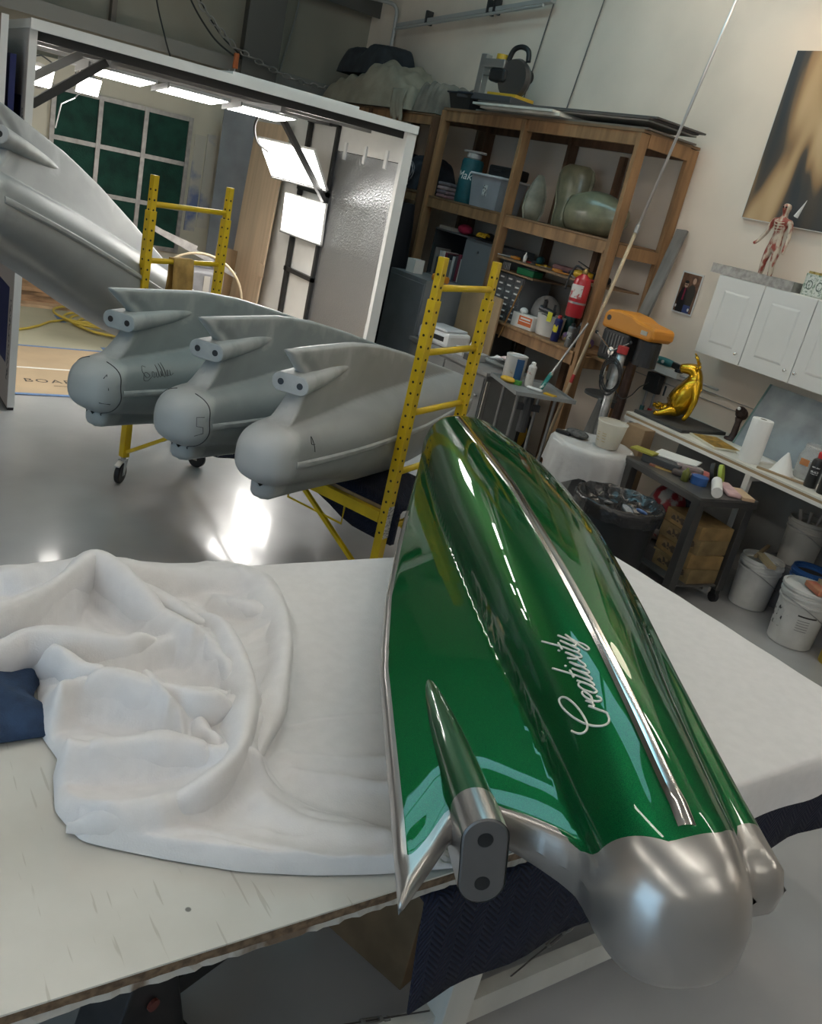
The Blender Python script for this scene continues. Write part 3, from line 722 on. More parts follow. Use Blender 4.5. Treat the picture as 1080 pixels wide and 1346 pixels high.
def cloth_object():
    ny, n1, n2 = 230, 200, 40
    ys = np.linspace(TY0-.001, TY1-.002, ny); rows = []
    xl = np.array([spline1(XL_Y, XL_X, y) if False else lerp(XL_Y, XL_X, y) for y in ys])
    k = np.array([.25,.5,.25]); 
    for _ in range(4): xl[1:-1] = (xl[:-2]*.25+xl[1:-1]*.5+xl[2:]*.25)
    t1 = np.linspace(0, 1, n1); t2 = np.linspace(0, 1, n2+1)[1:]
    X = np.concatenate([xl[:, None]+(1.3-xl[:, None])*t1[None, :], np.repeat((1.3+(TX1+.004-1.3)*t2)[None, :], ny, 0)], 1)
    Y = np.repeat(ys[:, None], X.shape[1], 1)
    # gentle domain warp so that the folds wander
    Xw = X+.006*np.sin(Y*19+X*9)+.002*np.sin(Y*51-X*17); Yw = Y+.006*np.sin(X*21-Y*7)+.002*np.sin(X*63+Y*21)
    small = np.zeros(X.shape); acc = np.zeros(X.shape)
    for q_, (A, wd, pl) in enumerate(FOLDS):
        d, sg = seg_dist2(Xw, Yw, pl)
        if A < .03: small = np.maximum(small, A*np.exp(-(d/wd)**2)); continue
        rise = 1+.08*np.sin(Xw*17+q_)+.06*np.sin(Yw*23+2*q_)
        back = .25*np.exp(-(d/(wd*.8))**2)+.75*np.exp(-(d/(wd*2.1))**2); fr_ = np.clip(d/(wd*.62), 0, 1); front = np.sqrt(1-fr_**2)*.92+.08*np.exp(-(d/wd)**2)
        wgt = (sg+1)*.5; wgt = wgt*wgt*(3-2*wgt)
        acc += (A*.92*rise*(wgt*back+(1-wgt)*front))**6.0
    H_ = acc**(1/6.0)
    for A, wd, pl in CREASES:
        d, sg = seg_dist2(Xw, Yw, pl); H_ += .55*A*np.exp(-(d/(wd*(.75+.40*sg)))**2)
    for _ in range(2):
        Hs = H_.copy(); Hs[1:-1, 1:-1] = (H_[1:-1, 1:-1]*4+H_[:-2, 1:-1]+H_[2:, 1:-1]+H_[1:-1, :-2]+H_[1:-1, 2:])/8; H_ = Hs
    closed = BUN+[BUN[0]]
    din = seg_dist(X, Y, closed); ins = inside(X, Y, BUN)
    sd = np.where(ins, din, -din)
    bun = np.clip((sd+.03)/.06, 0, 1); bun = bun*bun*(3-2*bun)
    h = (H_+.012)*bun+small
    ph = Xw*38+Yw*52+2.2*np.sin(Xw*9+1)+2.0*np.sin(Yw*11); q = np.abs(np.sin(ph*.5))
    ph2 = Xw*64-Yw*30+2.5*np.sin(Yw*8)+1.7*np.sin(Xw*13+2)
    msk = np.clip(np.sin(Xw*11+Yw*6)*.9+.2, 0, 1)*np.clip(np.sin(Yw*10-Xw*5+1)*.9+.3, 0, 1)
    h += bun*(.006*(1-q)**1.5*msk+.002*np.sin(ph2)*np.clip(np.sin(Xw*17)*np.sin(Yw*14), 0, 1))
    edge = np.clip((X-xl[:, None])/.022, 0, 1); edge = np.sqrt(np.clip(1-(1-edge)**2, 0, 1))
    eb = np.clip((TY1-.002-Y)/.03, 0, 1); edge = edge*np.sqrt(np.clip(1-(1-eb)**2, 0, 1))
    flat = np.clip((X-1.5)/.3, 0, 1)
    h = h*edge*(1-flat) + .003
    h += .0015*np.sin(X*31+Y*12)*np.clip((X-1.7)/.3, 0, 1)*np.sin(Y*17-X*5) + .0012
    mb = MB(); Z = TZ+h
    pts = [[(X[i, j], Y[i, j], Z[i, j]) for j in range(X.shape[1])] for i in range(ny)]
    # right-hand drop
    for i in range(ny):
        p = pts[i][-1]
        for kx, kz in ((.012,-.004),(.017,-.016),(.019,-.08),(.022,-.18),(.024,-.28)): pts[i].append((p[0]+kx+.006*sin(p[1]*14)*(-kz*4), p[1], p[2]+kz))
    mb.grid(pts)
    # front drop from the middle to the right corner
    j0 = next(j for j in range(len(pts[0])) if pts[0][j][0] > 1.22)
    fr = [[pts[0][j] for j in range(j0, X.shape[1])]]
    for a, b in ((-.010,-.004),(-.015,-.014),(-.017,-.05),(-.018,-.10),(-.020,-.15)):
        r = []
        for p in fr[0]:
            g = min(1.0, max(.12, (p[0]-1.22)/.35)); r.append((p[0], p[1]+a-.006*sin(p[0]*17)*(-b*6), p[2]+b*g*(1-.25*(p[0]-1.7)*(.6 if p[0] > 1.7 else 0))))
        fr.append(r)
    mb.grid(fr[::-1])
    # rolled lips of the main folds, curling over the layer in front of them
    hgrid = Z
    def terrain(x, y):
        i = int(min(max((y-ys[0])/(ys[-1]-ys[0])*(ny-1), 0), ny-1)); row = X[i]; j = int(np.searchsorted(row, x)); j = min(max(j, 0), len(row)-1)
        return float(Z[i, j])
    SEC = [(2.6,-.03),(1.9,.45),(1.15,.80),(.5,.965),(0,1.0),(-.42,.95),(-.72,.78),(-.80,.54),(-.66,.30),(-.35,.16),(.1,.10)]
    for q_, (A, wd, pl) in enumerate(FOLDS):
        if A < .042 or q_ in (2, 6): continue
        Q = smooth_curve([(a, b, 0) for a, b in pl], 6); L_ = [0]
        for a, b in zip(Q, Q[1:]): L_.append(L_[-1]+(b-a).length)
        rws = []
        for i_, c in enumerate(Q):
            u_ = L_[i_]/L_[-1]; d_ = (Q[min(i_+1, len(Q)-1)]-Q[max(i_-1, 0)]); d_.z = 0; d_.normalize(); nb = Vector((-d_.y, d_.x, 0))
            tp = min(1.0, min(u_, 1-u_)/.22); tp = tp*tp*(3-2*tp); wob = 1+.16*sin(u_*11+q_*2)+.09*sin(u_*23+q_)
            r_ = wd*.66*(.12+.88*tp)*wob; H_c = (A*1.34*(.30+.70*tp)+.004)*(1+.05*sin(u_*13+q_))
            row = []
            for a_, z_ in SEC:
                p_ = c+nb*(a_*r_)
                zz = TZ+.004+H_c*z_
                row.append((p_.x, p_.y, max(zz, TZ+.003)))
            rws.append([tuple(v) for v in smooth_curve(row, 3)])
        mb.grid(rws)
    for q_, (A, wd, pl) in enumerate(CREASES):
        if q_ not in (1, 6): continue
        Q = smooth_curve([(a, b, 0) for a, b in pl], 6); L_ = [0]
        for a, b in zip(Q, Q[1:]): L_.append(L_[-1]+(b-a).length)
        bz = [terrain(c.x, c.y)-TZ for c in Q]
        for _ in range(4): bz = [sum(bz[max(0, k-2):k+3])/len(bz[max(0, k-2):k+3]) for k in range(len(bz))]
        rws = []
        for i_, c in enumerate(Q):
            u_ = L_[i_]/L_[-1]; d_ = (Q[min(i_+1, len(Q)-1)]-Q[max(i_-1, 0)]); d_.z = 0; d_.normalize(); nb = Vector((-d_.y, d_.x, 0))
            tp = min(1.0, min(u_, 1-u_)/.4); tp = tp*tp*(3-2*tp); r_ = wd*.85*(.15+.85*tp)
            lo_ = bz[i_]-.022; hi_ = bz[i_]+A*.95*tp-.004
            rws.append([tuple(v) for v in smooth_curve([((c+nb*(a_*r_)).x, (c+nb*(a_*r_)).y, TZ+max(.002, lo_+(hi_-lo_)*z_)) for a_, z_ in SEC], 2)])
        mb.grid(rws)
    o = mb.build('white_cloth', mat('white_fleece', (.76,.75,.75), .95, var=.03, scale=30, bump=.12, bscale=260, spec=.15), None, smooth=True)
    return tag(o, 'white fleece cloth spread over the work table and bunched in folds at one end', 'cloth')
cloth_object()

def blanket_mat(name, col):
    m, nt, b = nodes_of(name); N = nt.nodes.new; Lk = nt.links.new
    tc = N('ShaderNodeTexCoord'); sp = N('ShaderNodeSeparateXYZ'); Lk(tc.outputs['UV'], sp.inputs[0])
    pp = N('ShaderNodeMath'); pp.operation = 'PINGPONG'; pp.inputs[1].default_value = .035; Lk(sp.outputs[0], pp.inputs[0])
    ad = N('ShaderNodeMath'); ad.operation = 'ADD'; Lk(pp.outputs[0], ad.inputs[0]); Lk(sp.outputs[1], ad.inputs[1])
    ml = N('ShaderNodeMath'); ml.operation = 'MULTIPLY'; ml.inputs[1].default_value = 210; Lk(ad.outputs[0], ml.inputs[0])
    sn = N('ShaderNodeMath'); sn.operation = 'SINE'; Lk(ml.outputs[0], sn.inputs[0])
    ab = N('ShaderNodeMath'); ab.operation = 'ABSOLUTE'; Lk(sn.outputs[0], ab.inputs[0])
    bp = N('ShaderNodeBump'); bp.inputs['Strength'].default_value = .8; bp.inputs['Distance'].default_value = .006; Lk(ab.outputs[0], bp.inputs['Height'])
    r = N('ShaderNodeValToRGB'); e = r.color_ramp.elements; e[0].position = .0; e[0].color = (*[c*.55 for c in col],1); e[1].position = .25; e[1].color = (*col,1); Lk(ab.outputs[0], r.inputs[0])
    Lk(r.outputs[0], b.inputs['Base Color']); Lk(bp.outputs[0], b.inputs['Normal']); b.inputs['Roughness'].default_value = .9
    return m
navy = blanket_mat('quilted_navy', (.006,.009,.028))
def sheet(name, rows, m, parent=None, thick=.006, uvs=1.0):
    mb = MB(); mb.grid(rows); o = mb.build(name, m, parent, smooth=True, solid=thick)
    me = o.data; uv = me.uv_layers.new(name='uv'); n = len(rows[0])
    # metric uv from vertex order (doubles are not merged on open sheets with distinct points)
    acc = {}
    for i, r in enumerate(rows):
        for j, p in enumerate(r):
            u_ = sum((Vector(rows[i][q+1])-Vector(rows[i][q])).length for q in range(j)) if i == 0 else acc[(0, j)][0]
            v_ = 0 if i == 0 else acc[(i-1, j)][1]+(Vector(p)-Vector(rows[i-1][j])).length
            acc[(i, j)] = (u_, v_)
    if len(me.vertices) == len(rows)*n:
        for l in me.loops: uv.data[l.index].uv = acc[divmod(l.vertex_index, n)]
    return o
rows = []
prof = [(1.0,-.055),(.949,-.055),(.946,-.07),(.944,-.10),(.942,-.14),(.940,-.20),(.938,-.26),(.936,-.32)]
xs = [1.0+i*.05 for i in range(33)]
for (y, dz) in prof:
    r = []
    for x in xs:
        k = lerp([1.0,1.05,1.12,1.33,1.5,2.1,2.6],[1.05,1.03,1.0,.93,.88,.86,.84], x)
        yy = y if dz > -.06 else y-.010*(1+sin(x*21))*max(0, -dz-.14)*4
        xx = x-(.03 if x < 1.03 else 0)*(1 if dz > -.02 else (1+dz*2))
        r.append((xx, yy, TZ+(dz if dz >= 0 else dz*k)))
    rows.append(r)
bl = thing('moving_blanket', 'dark navy quilted moving blanket hanging over the table front beneath the green sculpture', 'blanket', (0,0,0))
sheet('hanging_sheet', rows, navy, bl)
# folded layers that prop the casting up
for i, (a, b_, c, d) in enumerate(((1.24,1.62,.98,1.36),(1.26,1.60,1.0,1.33))):
    f = MB(); z0 = TZ+.008+i*.026; f.box(a, b_, c, d, z0, z0+.025); f.build('folded_layer', navy, bl, bevel=.01)

# blue garment at the left end of the table
g = MB(); rows = []
for i in range(16):
    a = i/15; r = []
    for j in range(16):
        b_ = j/15; x = .10+.32*b_; y = 1.55+.26*a
        z = TZ+.012+.055*max(0, sin(pi*a))**.6*max(0, sin(pi*min(1, b_*1.0)))**.5+.012*sin(b_*16+a*5)*sin(pi*a)*sin(pi*b_)
        r.append((x+.02*sin(a*9), y, z))
    rows.append(r)
g.grid(rows)
gar = g.build('folded_garment', mat('denim_blue', (.022,.05,.11), .9, var=.3, scale=20, bump=.3, bscale=200), None, smooth=True, solid=.01)
tag(gar, 'dark blue garment tucked under the bunched white cloth', 'garment')

# cardboard box on the floor under the table
bx = thing('cardboard_box', 'brown cardboard box standing on the floor under the table', 'box', (1.42, 1.50, 0), radians(18))
card = mat('cardboard', (.20,.135,.075), .8, var=.2, scale=8)
MB().box(-.15, .15, -.17, .17, 0, .36).build('carton', card, bx, bevel=.003)
MB().box(-.15, .15, -.002, .002, .3605, .361).build('seam', mat('tape_tan', (.12,.08,.05), .4), bx)
# steel stand under the table
st = thing('machine_stand', 'dark steel machine stand with a rubber foot under the near table edge', 'stand', (.56, 1.30, 0), radians(20))
dk = mat('dark_steel', (.045,.045,.048), .4, .6, var=.2, scale=12)
MB().prism([(-.16,.0),(.16,.0),(.05,.47),(-.05,.47)], 1, -.06, .06).build('pedestal', dk, st, bevel=.006)
MB().box(.02, .24, -.05, .05, .30, .36).build('bracket', mat('black_steel', (.012,.012,.013), .5), st, bevel=.004)
MB().cyl((.0,-.062,.36), (.0,-.07,.36), .014, n=12).build('bolt', mat('bolt_red', (.2,.06,.05), .4, .5), st)
MB().box(-.22, .22, -.14, .14, 0, .03).build('base_plate', dk, st, bevel=.004)
# ------------------------------------------------------------------ yellow rolling scaffold
yel = mat('scaffold_yellow', (.66,.45,.01), .38, var=.12, scale=9)
NL, NR_, FL, FR = (2.29,3.192), (2.79,3.447), (1.60,5.01), (2.145,5.288)
sc = thing('rolling_scaffold', 'yellow rolling steel scaffold carrying three grey tail fin sculptures', 'scaffold', (0,0,0))
e2 = (Vector((NL[0]-FL[0], NL[1]-FL[1], 0))).normalized(); e1 = Vector((-e2.y, e2.x, 0))
ang = math.atan2(e1.y, e1.x)
def post(p, nm='upright'):
    d1, d2 = e1*.023, e2*.023
    q = Vector((p[0], p[1], 0))
    def bx(z0, z1, k): return [q-d1*k-d2*k+Vector((0,0,z0)), q+d1*k-d2*k+Vector((0,0,z0)), q+d1*k+d2*k+Vector((0,0,z0)), q-d1*k+d2*k+Vector((0,0,z0)), q-d1*k-d2*k+Vector((0,0,z1)), q+d1*k-d2*k+Vector((0,0,z1)), q+d1*k+d2*k+Vector((0,0,z1)), q-d1*k+d2*k+Vector((0,0,z1))]
    o = MB().hexa(bx(.16, 1.60, 1.0)).build(nm, yel, sc, bevel=.003)
    MB().hexa(bx(1.60, 1.785, .78)).build('extension_tube', yel, sc, bevel=.003)
    h = MB()
    for i in range(24):
        z = .48+i*.0535; a = q+Vector((0,0,z))
        rr = .0235 if z < 1.6 else .0183
        if z < 1.76:
            for dd in (e1, -e1): h.cyl(a+dd*(rr-.003), a+dd*(rr+.0006), .0062, n=8)
            h.cyl(a+e2*(rr-.003), a+e2*(rr+.0006), .0062, n=8)
    ho = h.build('punched_holes', mat('hole_shadow', (.02,.018,.01), .8), o); ho['kind'] = 'stuff'
    return o
posts = {}
for k, p in (('nl', NL), ('nr', NR_), ('fl', FL), ('fr', FR)): posts[k] = post(p)
for a, b in ((NL, NR_), (FL, FR)):
    for z in ((1.652, 1.362, 1.078, .785, .49) if a == NL else (1.635, 1.33, 1.03, .725, .42)):
        MB().cyl((*a, z), (*b, z), .0155, n=12).build('rung', yel, sc, smooth=True)
# side rails, corner braces
for a, b in ((NL, FL), (NR_, FR)):
    A, B = Vector((*a, 0)), Vector((*b, 0)); d = (B-A).normalized()
    MB().bar(A+Vector((0,0,.548))+d*.03, B+Vector((0,0,.548))-d*.03, .03, .055).build('side_rail', yel, sc)
    MB().bar(A+d*.03+Vector((0,0,.20)), A+d*.56+Vector((0,0,.525)), .02, .02).build('corner_brace', yel, sc)
    MB().bar(B-d*.03+Vector((0,0,.20)), B-d*.56+Vector((0,0,.525)), .02, .02).build('corner_brace', yel, sc)
    MB().tube([A+d*.25+Vector((0,0,.53)), A+d*.25+Vector((0,0,.42)), A+d*.62+Vector((0,0,.42)), A+d*.62+Vector((0,0,.53))], .006, 6).build('latch_bail', yel, sc)
deck = MB(); A, B, C_, D = [Vector((*p, 0)) for p in (NL, NR_, FR, FL)]
dl = (D-A).normalized()
deck.hexa([p+Vector((0,0,z)) for z in (.567, .588) for p in (A+dl*.05+e1*.03, B+dl*.05-e1*.03, C_-dl*.05-e1*.03, D-dl*.05+e1*.03)])
deck.build('deck_board', mat('deck_ply', (.35,.24,.13), .7, var=.25, scale=12), sc)
# paper sticker on the near post
q = Vector((*NL, 0))
for nm, c0, z0, z1 in (('post_sticker', (.62,.60,.55), .455, .62),):
    MB().hexa([q+e2*.0235-e1*.021+Vector((0,0,z0)), q+e2*.0235+e1*.021+Vector((0,0,z0)), q+e2*.0245+e1*.021+Vector((0,0,z0)), q+e2*.0245-e1*.021+Vector((0,0,z0)),
               q+e2*.0235-e1*.021+Vector((0,0,z1)), q+e2*.0235+e1*.021+Vector((0,0,z1)), q+e2*.0245+e1*.021+Vector((0,0,z1)), q+e2*.0245-e1*.021+Vector((0,0,z1))]).build(nm, mat('paper_sticker', (.62,.60,.55), .6, col2=(.25,.25,.25), scale=70, lo=.42, hi=.5, stretch=(1,1,2)), sc)
q = Vector((*FL, 0))
MB().hexa([q+e2*.0235-e1*.021+Vector((0,0,z)) if i in (0, 4) else q for i, z in enumerate([0]*8)]) if False else None
rubber = mat('black_rubber', (.012,.012,.013), .55)
def caster(p, turn):
    c = bpy.data.objects.new('caster', None); C.objects.link(c); c.parent = sc; c.location = (p[0], p[1], 0); c.rotation_euler = (0,0,turn)
    w_ = MB(); w_.lathe([(.012,-.016),(.056,-.017),(.0625,-.011),(.0625,.011),(.056,.017),(.012,.016)], 28); w_.xf(Matrix.Translation((-.03,0,.0625)) @ Matrix.Rotation(pi/2, 4, 'X')); w_.build('wheel', rubber, c, smooth=False, auto=30)
    zn = mat('zinc_plate', (.45,.45,.44), .35, .9)
    f = MB()
    for s in (-1, 1): f.prism([(-.045,.05),(-.015,.05),(.022,.145),(-.03,.145)], 1, s*.021-.0015, s*.021+.0015)
    f.box(-.03,.024,-.0225,.0225,.143,.147); f.build('fork', zn, c)
    MB().cyl((0,0,.147),(0,0,.2),.017,n=14).build('stem', zn, c, smooth=False)
    MB().prism([(-.095,.118),(-.04,.135),(-.04,.142),(-.095,.126)], 1, -.016, .016).build('brake_pedal', zn, c)
    MB().cyl((-.03,-.026,.0625),(-.03,.026,.0625),.008,n=10).build('axle', zn, c)
for p, t_ in ((NL, 1.9), (NR_, .6), (FL, .9), (FR, 2.2)): caster(p, t_)
# navy pad on the deck
rows = []; ncol = 26
L_ = (Vector((*FL,0))-Vector((*NL,0))).length
for i in range(24):
    a = -.10+ (L_+.0)*i/23*0.97 + .06; r = []
    for j in range(ncol):
        b_ = j/(ncol-1)*2-1; u_ = b_*.42
        w2 = .225
        if abs(u_) <= w2: off, z = u_, .604
        else:
            k = abs(u_)-w2; off = math.copysign(w2+min(k, .02)*.8, u_); z = .604-max(0, k-.01)*(.95 if a < 1.3 else .6)*(.75+.35*sin(a*5+1.2))
        z += .006*sin(a*19+j)*(1 if abs(u_) > w2 else 0)
        p = Vector((*NL, 0))+dl*a+e1*(.29+off); r.append((p.x, p.y, z))
    rows.append(r)
pad = sheet('deck_blanket', rows, navy, None, thick=.03)
tag(pad, 'dark navy padded blanket draped over the scaffold deck under the grey sculptures', 'blanket')
# stands that carry the tilted grey casting behind the scaffold
def prop_stand(x, y, z, label):
    t = thing('prop_stand', label, 'stand', (x, y, 0), radians(51), 'prop stands')
    MB().cyl((0,0,.02), (0,0,z-.05), .022, n=14).build('pole', mat('stand_steel', (.12,.12,.125), .4, .6), t, smooth=True)
    for k_ in range(3): a = k_*2*pi/3; MB().bar((0,0,.03), (.13*cos(a),.13*sin(a),.015), .035, .02).build('foot', mat('stand_steel', (.12,.12,.125), .4, .6), t)
    MB().box(-.05,.05,-.06,.06,z-.05,z-.02).build('saddle', mat('stand_steel', (.12,.12,.125), .4, .6), t, bevel=.004)
    MB().box(-.05,.05,-.06,.06,z-.02,z).build('pad', rubber, t, bevel=.006)
prop_stand(.61, 4.12, 1.425, 'tall steel prop stand under the raised nose of the tilted grey casting')
prop_stand(2.31, 6.17, .52, 'low steel prop stand under the tail of the tilted grey casting')
# ------------------------------------------------------------------ spray booth
BX0, BX1, BY0, BY1, BZ = 1.22, 3.93, 6.30, 10.1, 2.45
foam = mat('foam_board_white', (.74,.73,.70), .6, var=.06, scale=3)
cream = mat('booth_cream', (.62,.57,.46), .6, var=.10, scale=1.5)
steel_l = mat('brushed_channel', (.30,.30,.30), .35, .8)
dark_ch = mat('dark_channel', (.045,.045,.045), .45, .5)
bo = thing('spray_booth', 'walk-in spray booth of white foam boards with green filters and hanging light panels', 'spray booth', (BX0, BY0, 0))
def bpart(name, m, f, parent=bo, **k):
    mb = MB(); f(mb); mb.xf(Matrix.Translation((-BX0, -BY0, 0))) if parent is bo else None
    return mb.build(name, m, parent, **k)
# left wall boards, with printed paper facing outwards
def print_mat():
    m, nt, b = nodes_of('printed_board_paper'); N = nt.nodes.new; Lk = nt.links.new
    tc = N('ShaderNodeTexCoord'); sp = N('ShaderNodeSeparateXYZ'); Lk(tc.outputs['Object'], sp.inputs[0])
    def band(src, lo, hi, per=None):
        x = src
        if per:
            md = N('ShaderNodeMath'); md.operation = 'MODULO'; md.inputs[1].default_value = per; Lk(x, md.inputs[0]); x = md.outputs[0]
        a = N('ShaderNodeMath'); a.operation = 'GREATER_THAN'; a.inputs[1].default_value = lo; Lk(x, a.inputs[0])
        c = N('ShaderNodeMath'); c.operation = 'LESS_THAN'; c.inputs[1].default_value = hi; Lk(x, c.inputs[0])
        d = N('ShaderNodeMath'); d.operation = 'MULTIPLY'; Lk(a.outputs[0], d.inputs[0]); Lk(c.outputs[0], d.inputs[1]); return d.outputs[0]
    by = band(sp.outputs[1], .14, .62); bz = band(sp.outputs[2], .30, .82, 1.2)
    bl = N('ShaderNodeMath'); bl.operation = 'MULTIPLY'; Lk(by, bl.inputs[0]); Lk(bz, bl.inputs[1])
    mx = N('ShaderNodeMixRGB'); mx.inputs[1].default_value = (.50,.45,.42,1); mx.inputs[2].default_value = (.02,.03,.12,1); Lk(bl.outputs[0], mx.inputs[0])
    ty = band(sp.outputs[1], .05, .10); tz = band(sp.outputs[2], .2, .75, 1.2)
    n = N('ShaderNodeTexNoise'); n.inputs['Scale'].default_value = 40; Lk(tc.outputs['Object'], n.inputs['Vector'])
    g = N('ShaderNodeMath'); g.operation = 'GREATER_THAN'; g.inputs[1].default_value = .5; Lk(n.outputs['Fac'], g.inputs[0])
    q = N('ShaderNodeMath'); q.operation = 'MULTIPLY'; Lk(ty, q.inputs[0]); Lk(tz, q.inputs[1])
    q2 = N('ShaderNodeMath'); q2.operation = 'MULTIPLY'; Lk(q.outputs[0], q2.inputs[0]); Lk(g.outputs[0], q2.inputs[1])
    m2 = N('ShaderNodeMixRGB'); m2.inputs[2].default_value = (.05,.05,.06,1); Lk(mx.outputs[0], m2.inputs[1]); Lk(q2.outputs[0], m2.inputs[0])
    Lk(m2.outputs[0], b.inputs['Base Color']); b.inputs['Roughness'].default_value = .6
    return m
pm_ = print_mat()
for y0, y1 in ((6.303, 7.5), (7.5, 8.72), (8.72, 10.1)):
    bpart('wall_board', foam, lambda m: m.box(1.175, 1.22, y0, y1, .02, 2.40))
    bpart('printed_face', pm_, lambda m: m.box(1.173, 1.175, y0, y1, .02, 2.40))
bpart('floor_runner', rubber, lambda m: m.box(1.178, 1.217, 6.305, 10.1, 0, .02))
# loose boards stored against the outside
bpart('loose_board', foam, lambda m: m.box(1.02, 1.06, 6.32, 7.5, 1.25, 2.44))
bpart('loose_board', mat('blue_board', (.012,.02,.11), .4), lambda m: m.box(1.085, 1.12, 6.36, 7.2, 1.35, 2.24))
bpart('loose_board_face', mat('kraft_face', (.33,.25,.19), .7, var=.2), lambda m: m.box(1.018, 1.02, 6.33, 7.5, 1.25, 2.44))
# back wall of the booth around the filter bank
FX0, FX1, FZ0, FZ1 = 2.13, 3.53, .76, 2.15
def backw(m):
    m.box(1.22, FX0, BY1-.03, BY1, 0, 2.4); m.box(FX1, 4.6, BY1-.03, BY1, 0, 2.4); m.box(FX0, FX1, BY1-.03, BY1, 0, FZ0); m.box(FX0, FX1, BY1-.03, BY1, FZ1, 2.4)
bpart('back_panel', cream, backw)
filt = mat('green_filter', (.006,.050,.034), .85, var=.35, scale=7, bump=.5, bscale=90)
xs_ = [FX0, 2.585, 3.05, FX1]; zs_ = [FZ0, 1.215, 1.69, FZ1]
for i in range(3):
    for j in range(3):
        bpart('filter_pad', filt, lambda m: m.box(xs_[i]+.02, xs_[i+1]-.02, BY1-.05, BY1-.02, zs_[j]+.02, zs_[j+1]-.02))
galv = mat('galvanised', (.42,.40,.38), .45, .6, var=.2, scale=15)
for x in xs_: bpart('filter_mullion', galv, lambda m: m.box(x-.022, x+.022, BY1-.07, BY1-.02, FZ0-.02, FZ1+.02))
for z in zs_: bpart('filter_rail', galv, lambda m: m.box(FX0-.02, FX1+.02, BY1-.065, BY1-.021, z-.022, z+.022))
# overspray boards beside the filters
over = mat('overspray_board', (.55,.51,.44), .7, col2=(.16,.20,.36), scale=3.5, lo=.30, hi=.45)
for x0, x1, z0, z1 in ((3.60,3.72,1.0,2.02),(3.74,3.86,1.05,2.05)): bpart('overspray_strip', over, lambda m: m.box(x0, x1, BY1-.045, BY1-.03, z0, z1))
plas = mat('cloudy_plastic', (.36,.37,.39), .35, var=.25, scale=2.2)
bpart('plastic_curtain', plas, lambda m: m.box(3.80, 4.55, 9.83, 9.84, .02, 2.34))
# right wall: foil-faced board, steel frame, white boards
foil_m, nt, b_ = nodes_of('foil_insulation')
tc = nt.nodes.new('ShaderNodeTexCoord'); n_ = nt.nodes.new('ShaderNodeTexVoronoi'); n_.inputs['Scale'].default_value = 75; nt.links.new(tc.outputs['Object'], n_.inputs['Vector'])
bp = nt.nodes.new('ShaderNodeBump'); bp.inputs['Strength'].default_value = .35; bp.inputs['Distance'].default_value = .01; nt.links.new(n_.outputs['Distance'], bp.inputs['Height']); nt.links.new(bp.outputs[0], b_.inputs['Normal'])
b_.inputs['Base Color'].default_value = (.52,.53,.55,1); b_.inputs['Metallic'].default_value = .9; b_.inputs['Roughness'].default_value = .28
bpart('foil_panel', foil_m, lambda m: m.box(3.93, 3.955, 6.32, 7.40, .02, 2.16))
bpart('upper_panel', foam, lambda m: m.box(3.93, 3.955, 6.32, 7.40, 2.165, 2.395))
bpart('front_jamb', foam, lambda m: m.box(3.90, 3.985, 6.27, 6.32, 0, 2.395))
bpart('wall_board', foam, lambda m: m.box(3.95, 3.975, 7.42, 9.3, 0, 2.38))
for y in (6.55, 6.9, 7.25): bpart('clip', mat('clip_white', (.8,.8,.78), .4), lambda m: m.box(3.915, 3.93, y-.02, y+.02, 2.10, 2.24))
for y in (7.42, 7.98): bpart('frame_channel', dark_ch, lambda m: m.box(3.90, 3.94, y-.02, y+.02, .02, 2.37))
for z in (1.02, 1.78, 2.37): bpart('frame_channel', dark_ch, lambda m: m.box(3.90, 3.94, 7.40, 8.02, z-.02, z+.02))
# roof: white boards on top, dark channels below
for x0, x1 in ((1.17, 2.1), (2.11, 3.0), (3.01, 3.985)): bpart('roof_board', foam, lambda m: m.box(x0, x1, 6.27, 7.9, 2.40, 2.452))
bpart('roof_board', foam, lambda m: m.box(2.45, 3.45, 6.28, 7.6, 2.454, 2.475))
bpart('roof_edge', foam, lambda m: m.box(1.17, 3.985, 6.255, 6.27, 2.395, 2.455))
for y in (6.36, 6.9, 7.6): bpart('roof_channel', dark_ch if y < 6.5 else steel_l, lambda m: m.box(1.22, 3.93, y-.02, y+.02, 2.345, 2.398))
for x in (1.7, 2.9): bpart('roof_channel', steel_l, lambda m: m.box(x-.02, x+.02, 6.38, 7.88, 2.30, 2.345))
# diagonal braces at the two front corners
bpart('corner_brace', dark_ch, lambda m: m.bar((1.23,6.42,1.98), (1.66,6.42,2.33), .05, .05))
bpart('corner_brace', steel_l, lambda m: m.bar((1.23,6.5,2.13), (1.52,6.5,2.34), .03, .05))
bpart('corner_brace', dark_ch, lambda m: m.bar((3.90,7.42,1.72), (3.90,8.02,2.36) if False else (3.12,7.0,2.36), .035, .045))
# flat light panels
lp = emat('panel_glow', (1.0,.97,.92), BOOTH)
def panel_light(name, label, M, w_, h_):
    t = thing(name, label, 'light', group='booth light panels'); t.matrix_world = M
    MB().box(-w_/2, w_/2, -h_/2, h_/2, -.02, 0).build('housing', mat('panel_white', (.7,.7,.68), .5), t)
    MB().box(-w_/2+.015, w_/2-.015, -h_/2+.015, h_/2-.015, 0, .003).build('diffuser', lp, t)
    for s in ((-1,-1,0),): MB().box(-w_/2, w_/2, -h_/2-.012, -h_/2, -.025, .012).build('frame_edge', steel_l, t)
    return t
def lookm(o, nrm, up): z = Vector(nrm).normalized(); x = Vector(up).cross(z).normalized(); y = z.cross(x); m = Matrix((x, y, z)).transposed().to_4x4(); m.translation = o; return m
panel_light('light_panel', 'tilted square light panel, upper of two on the booth side wall', lookm((3.62,7.62,1.97), (-.75,-.25,-.62), (0,0,1)), .72, .38)
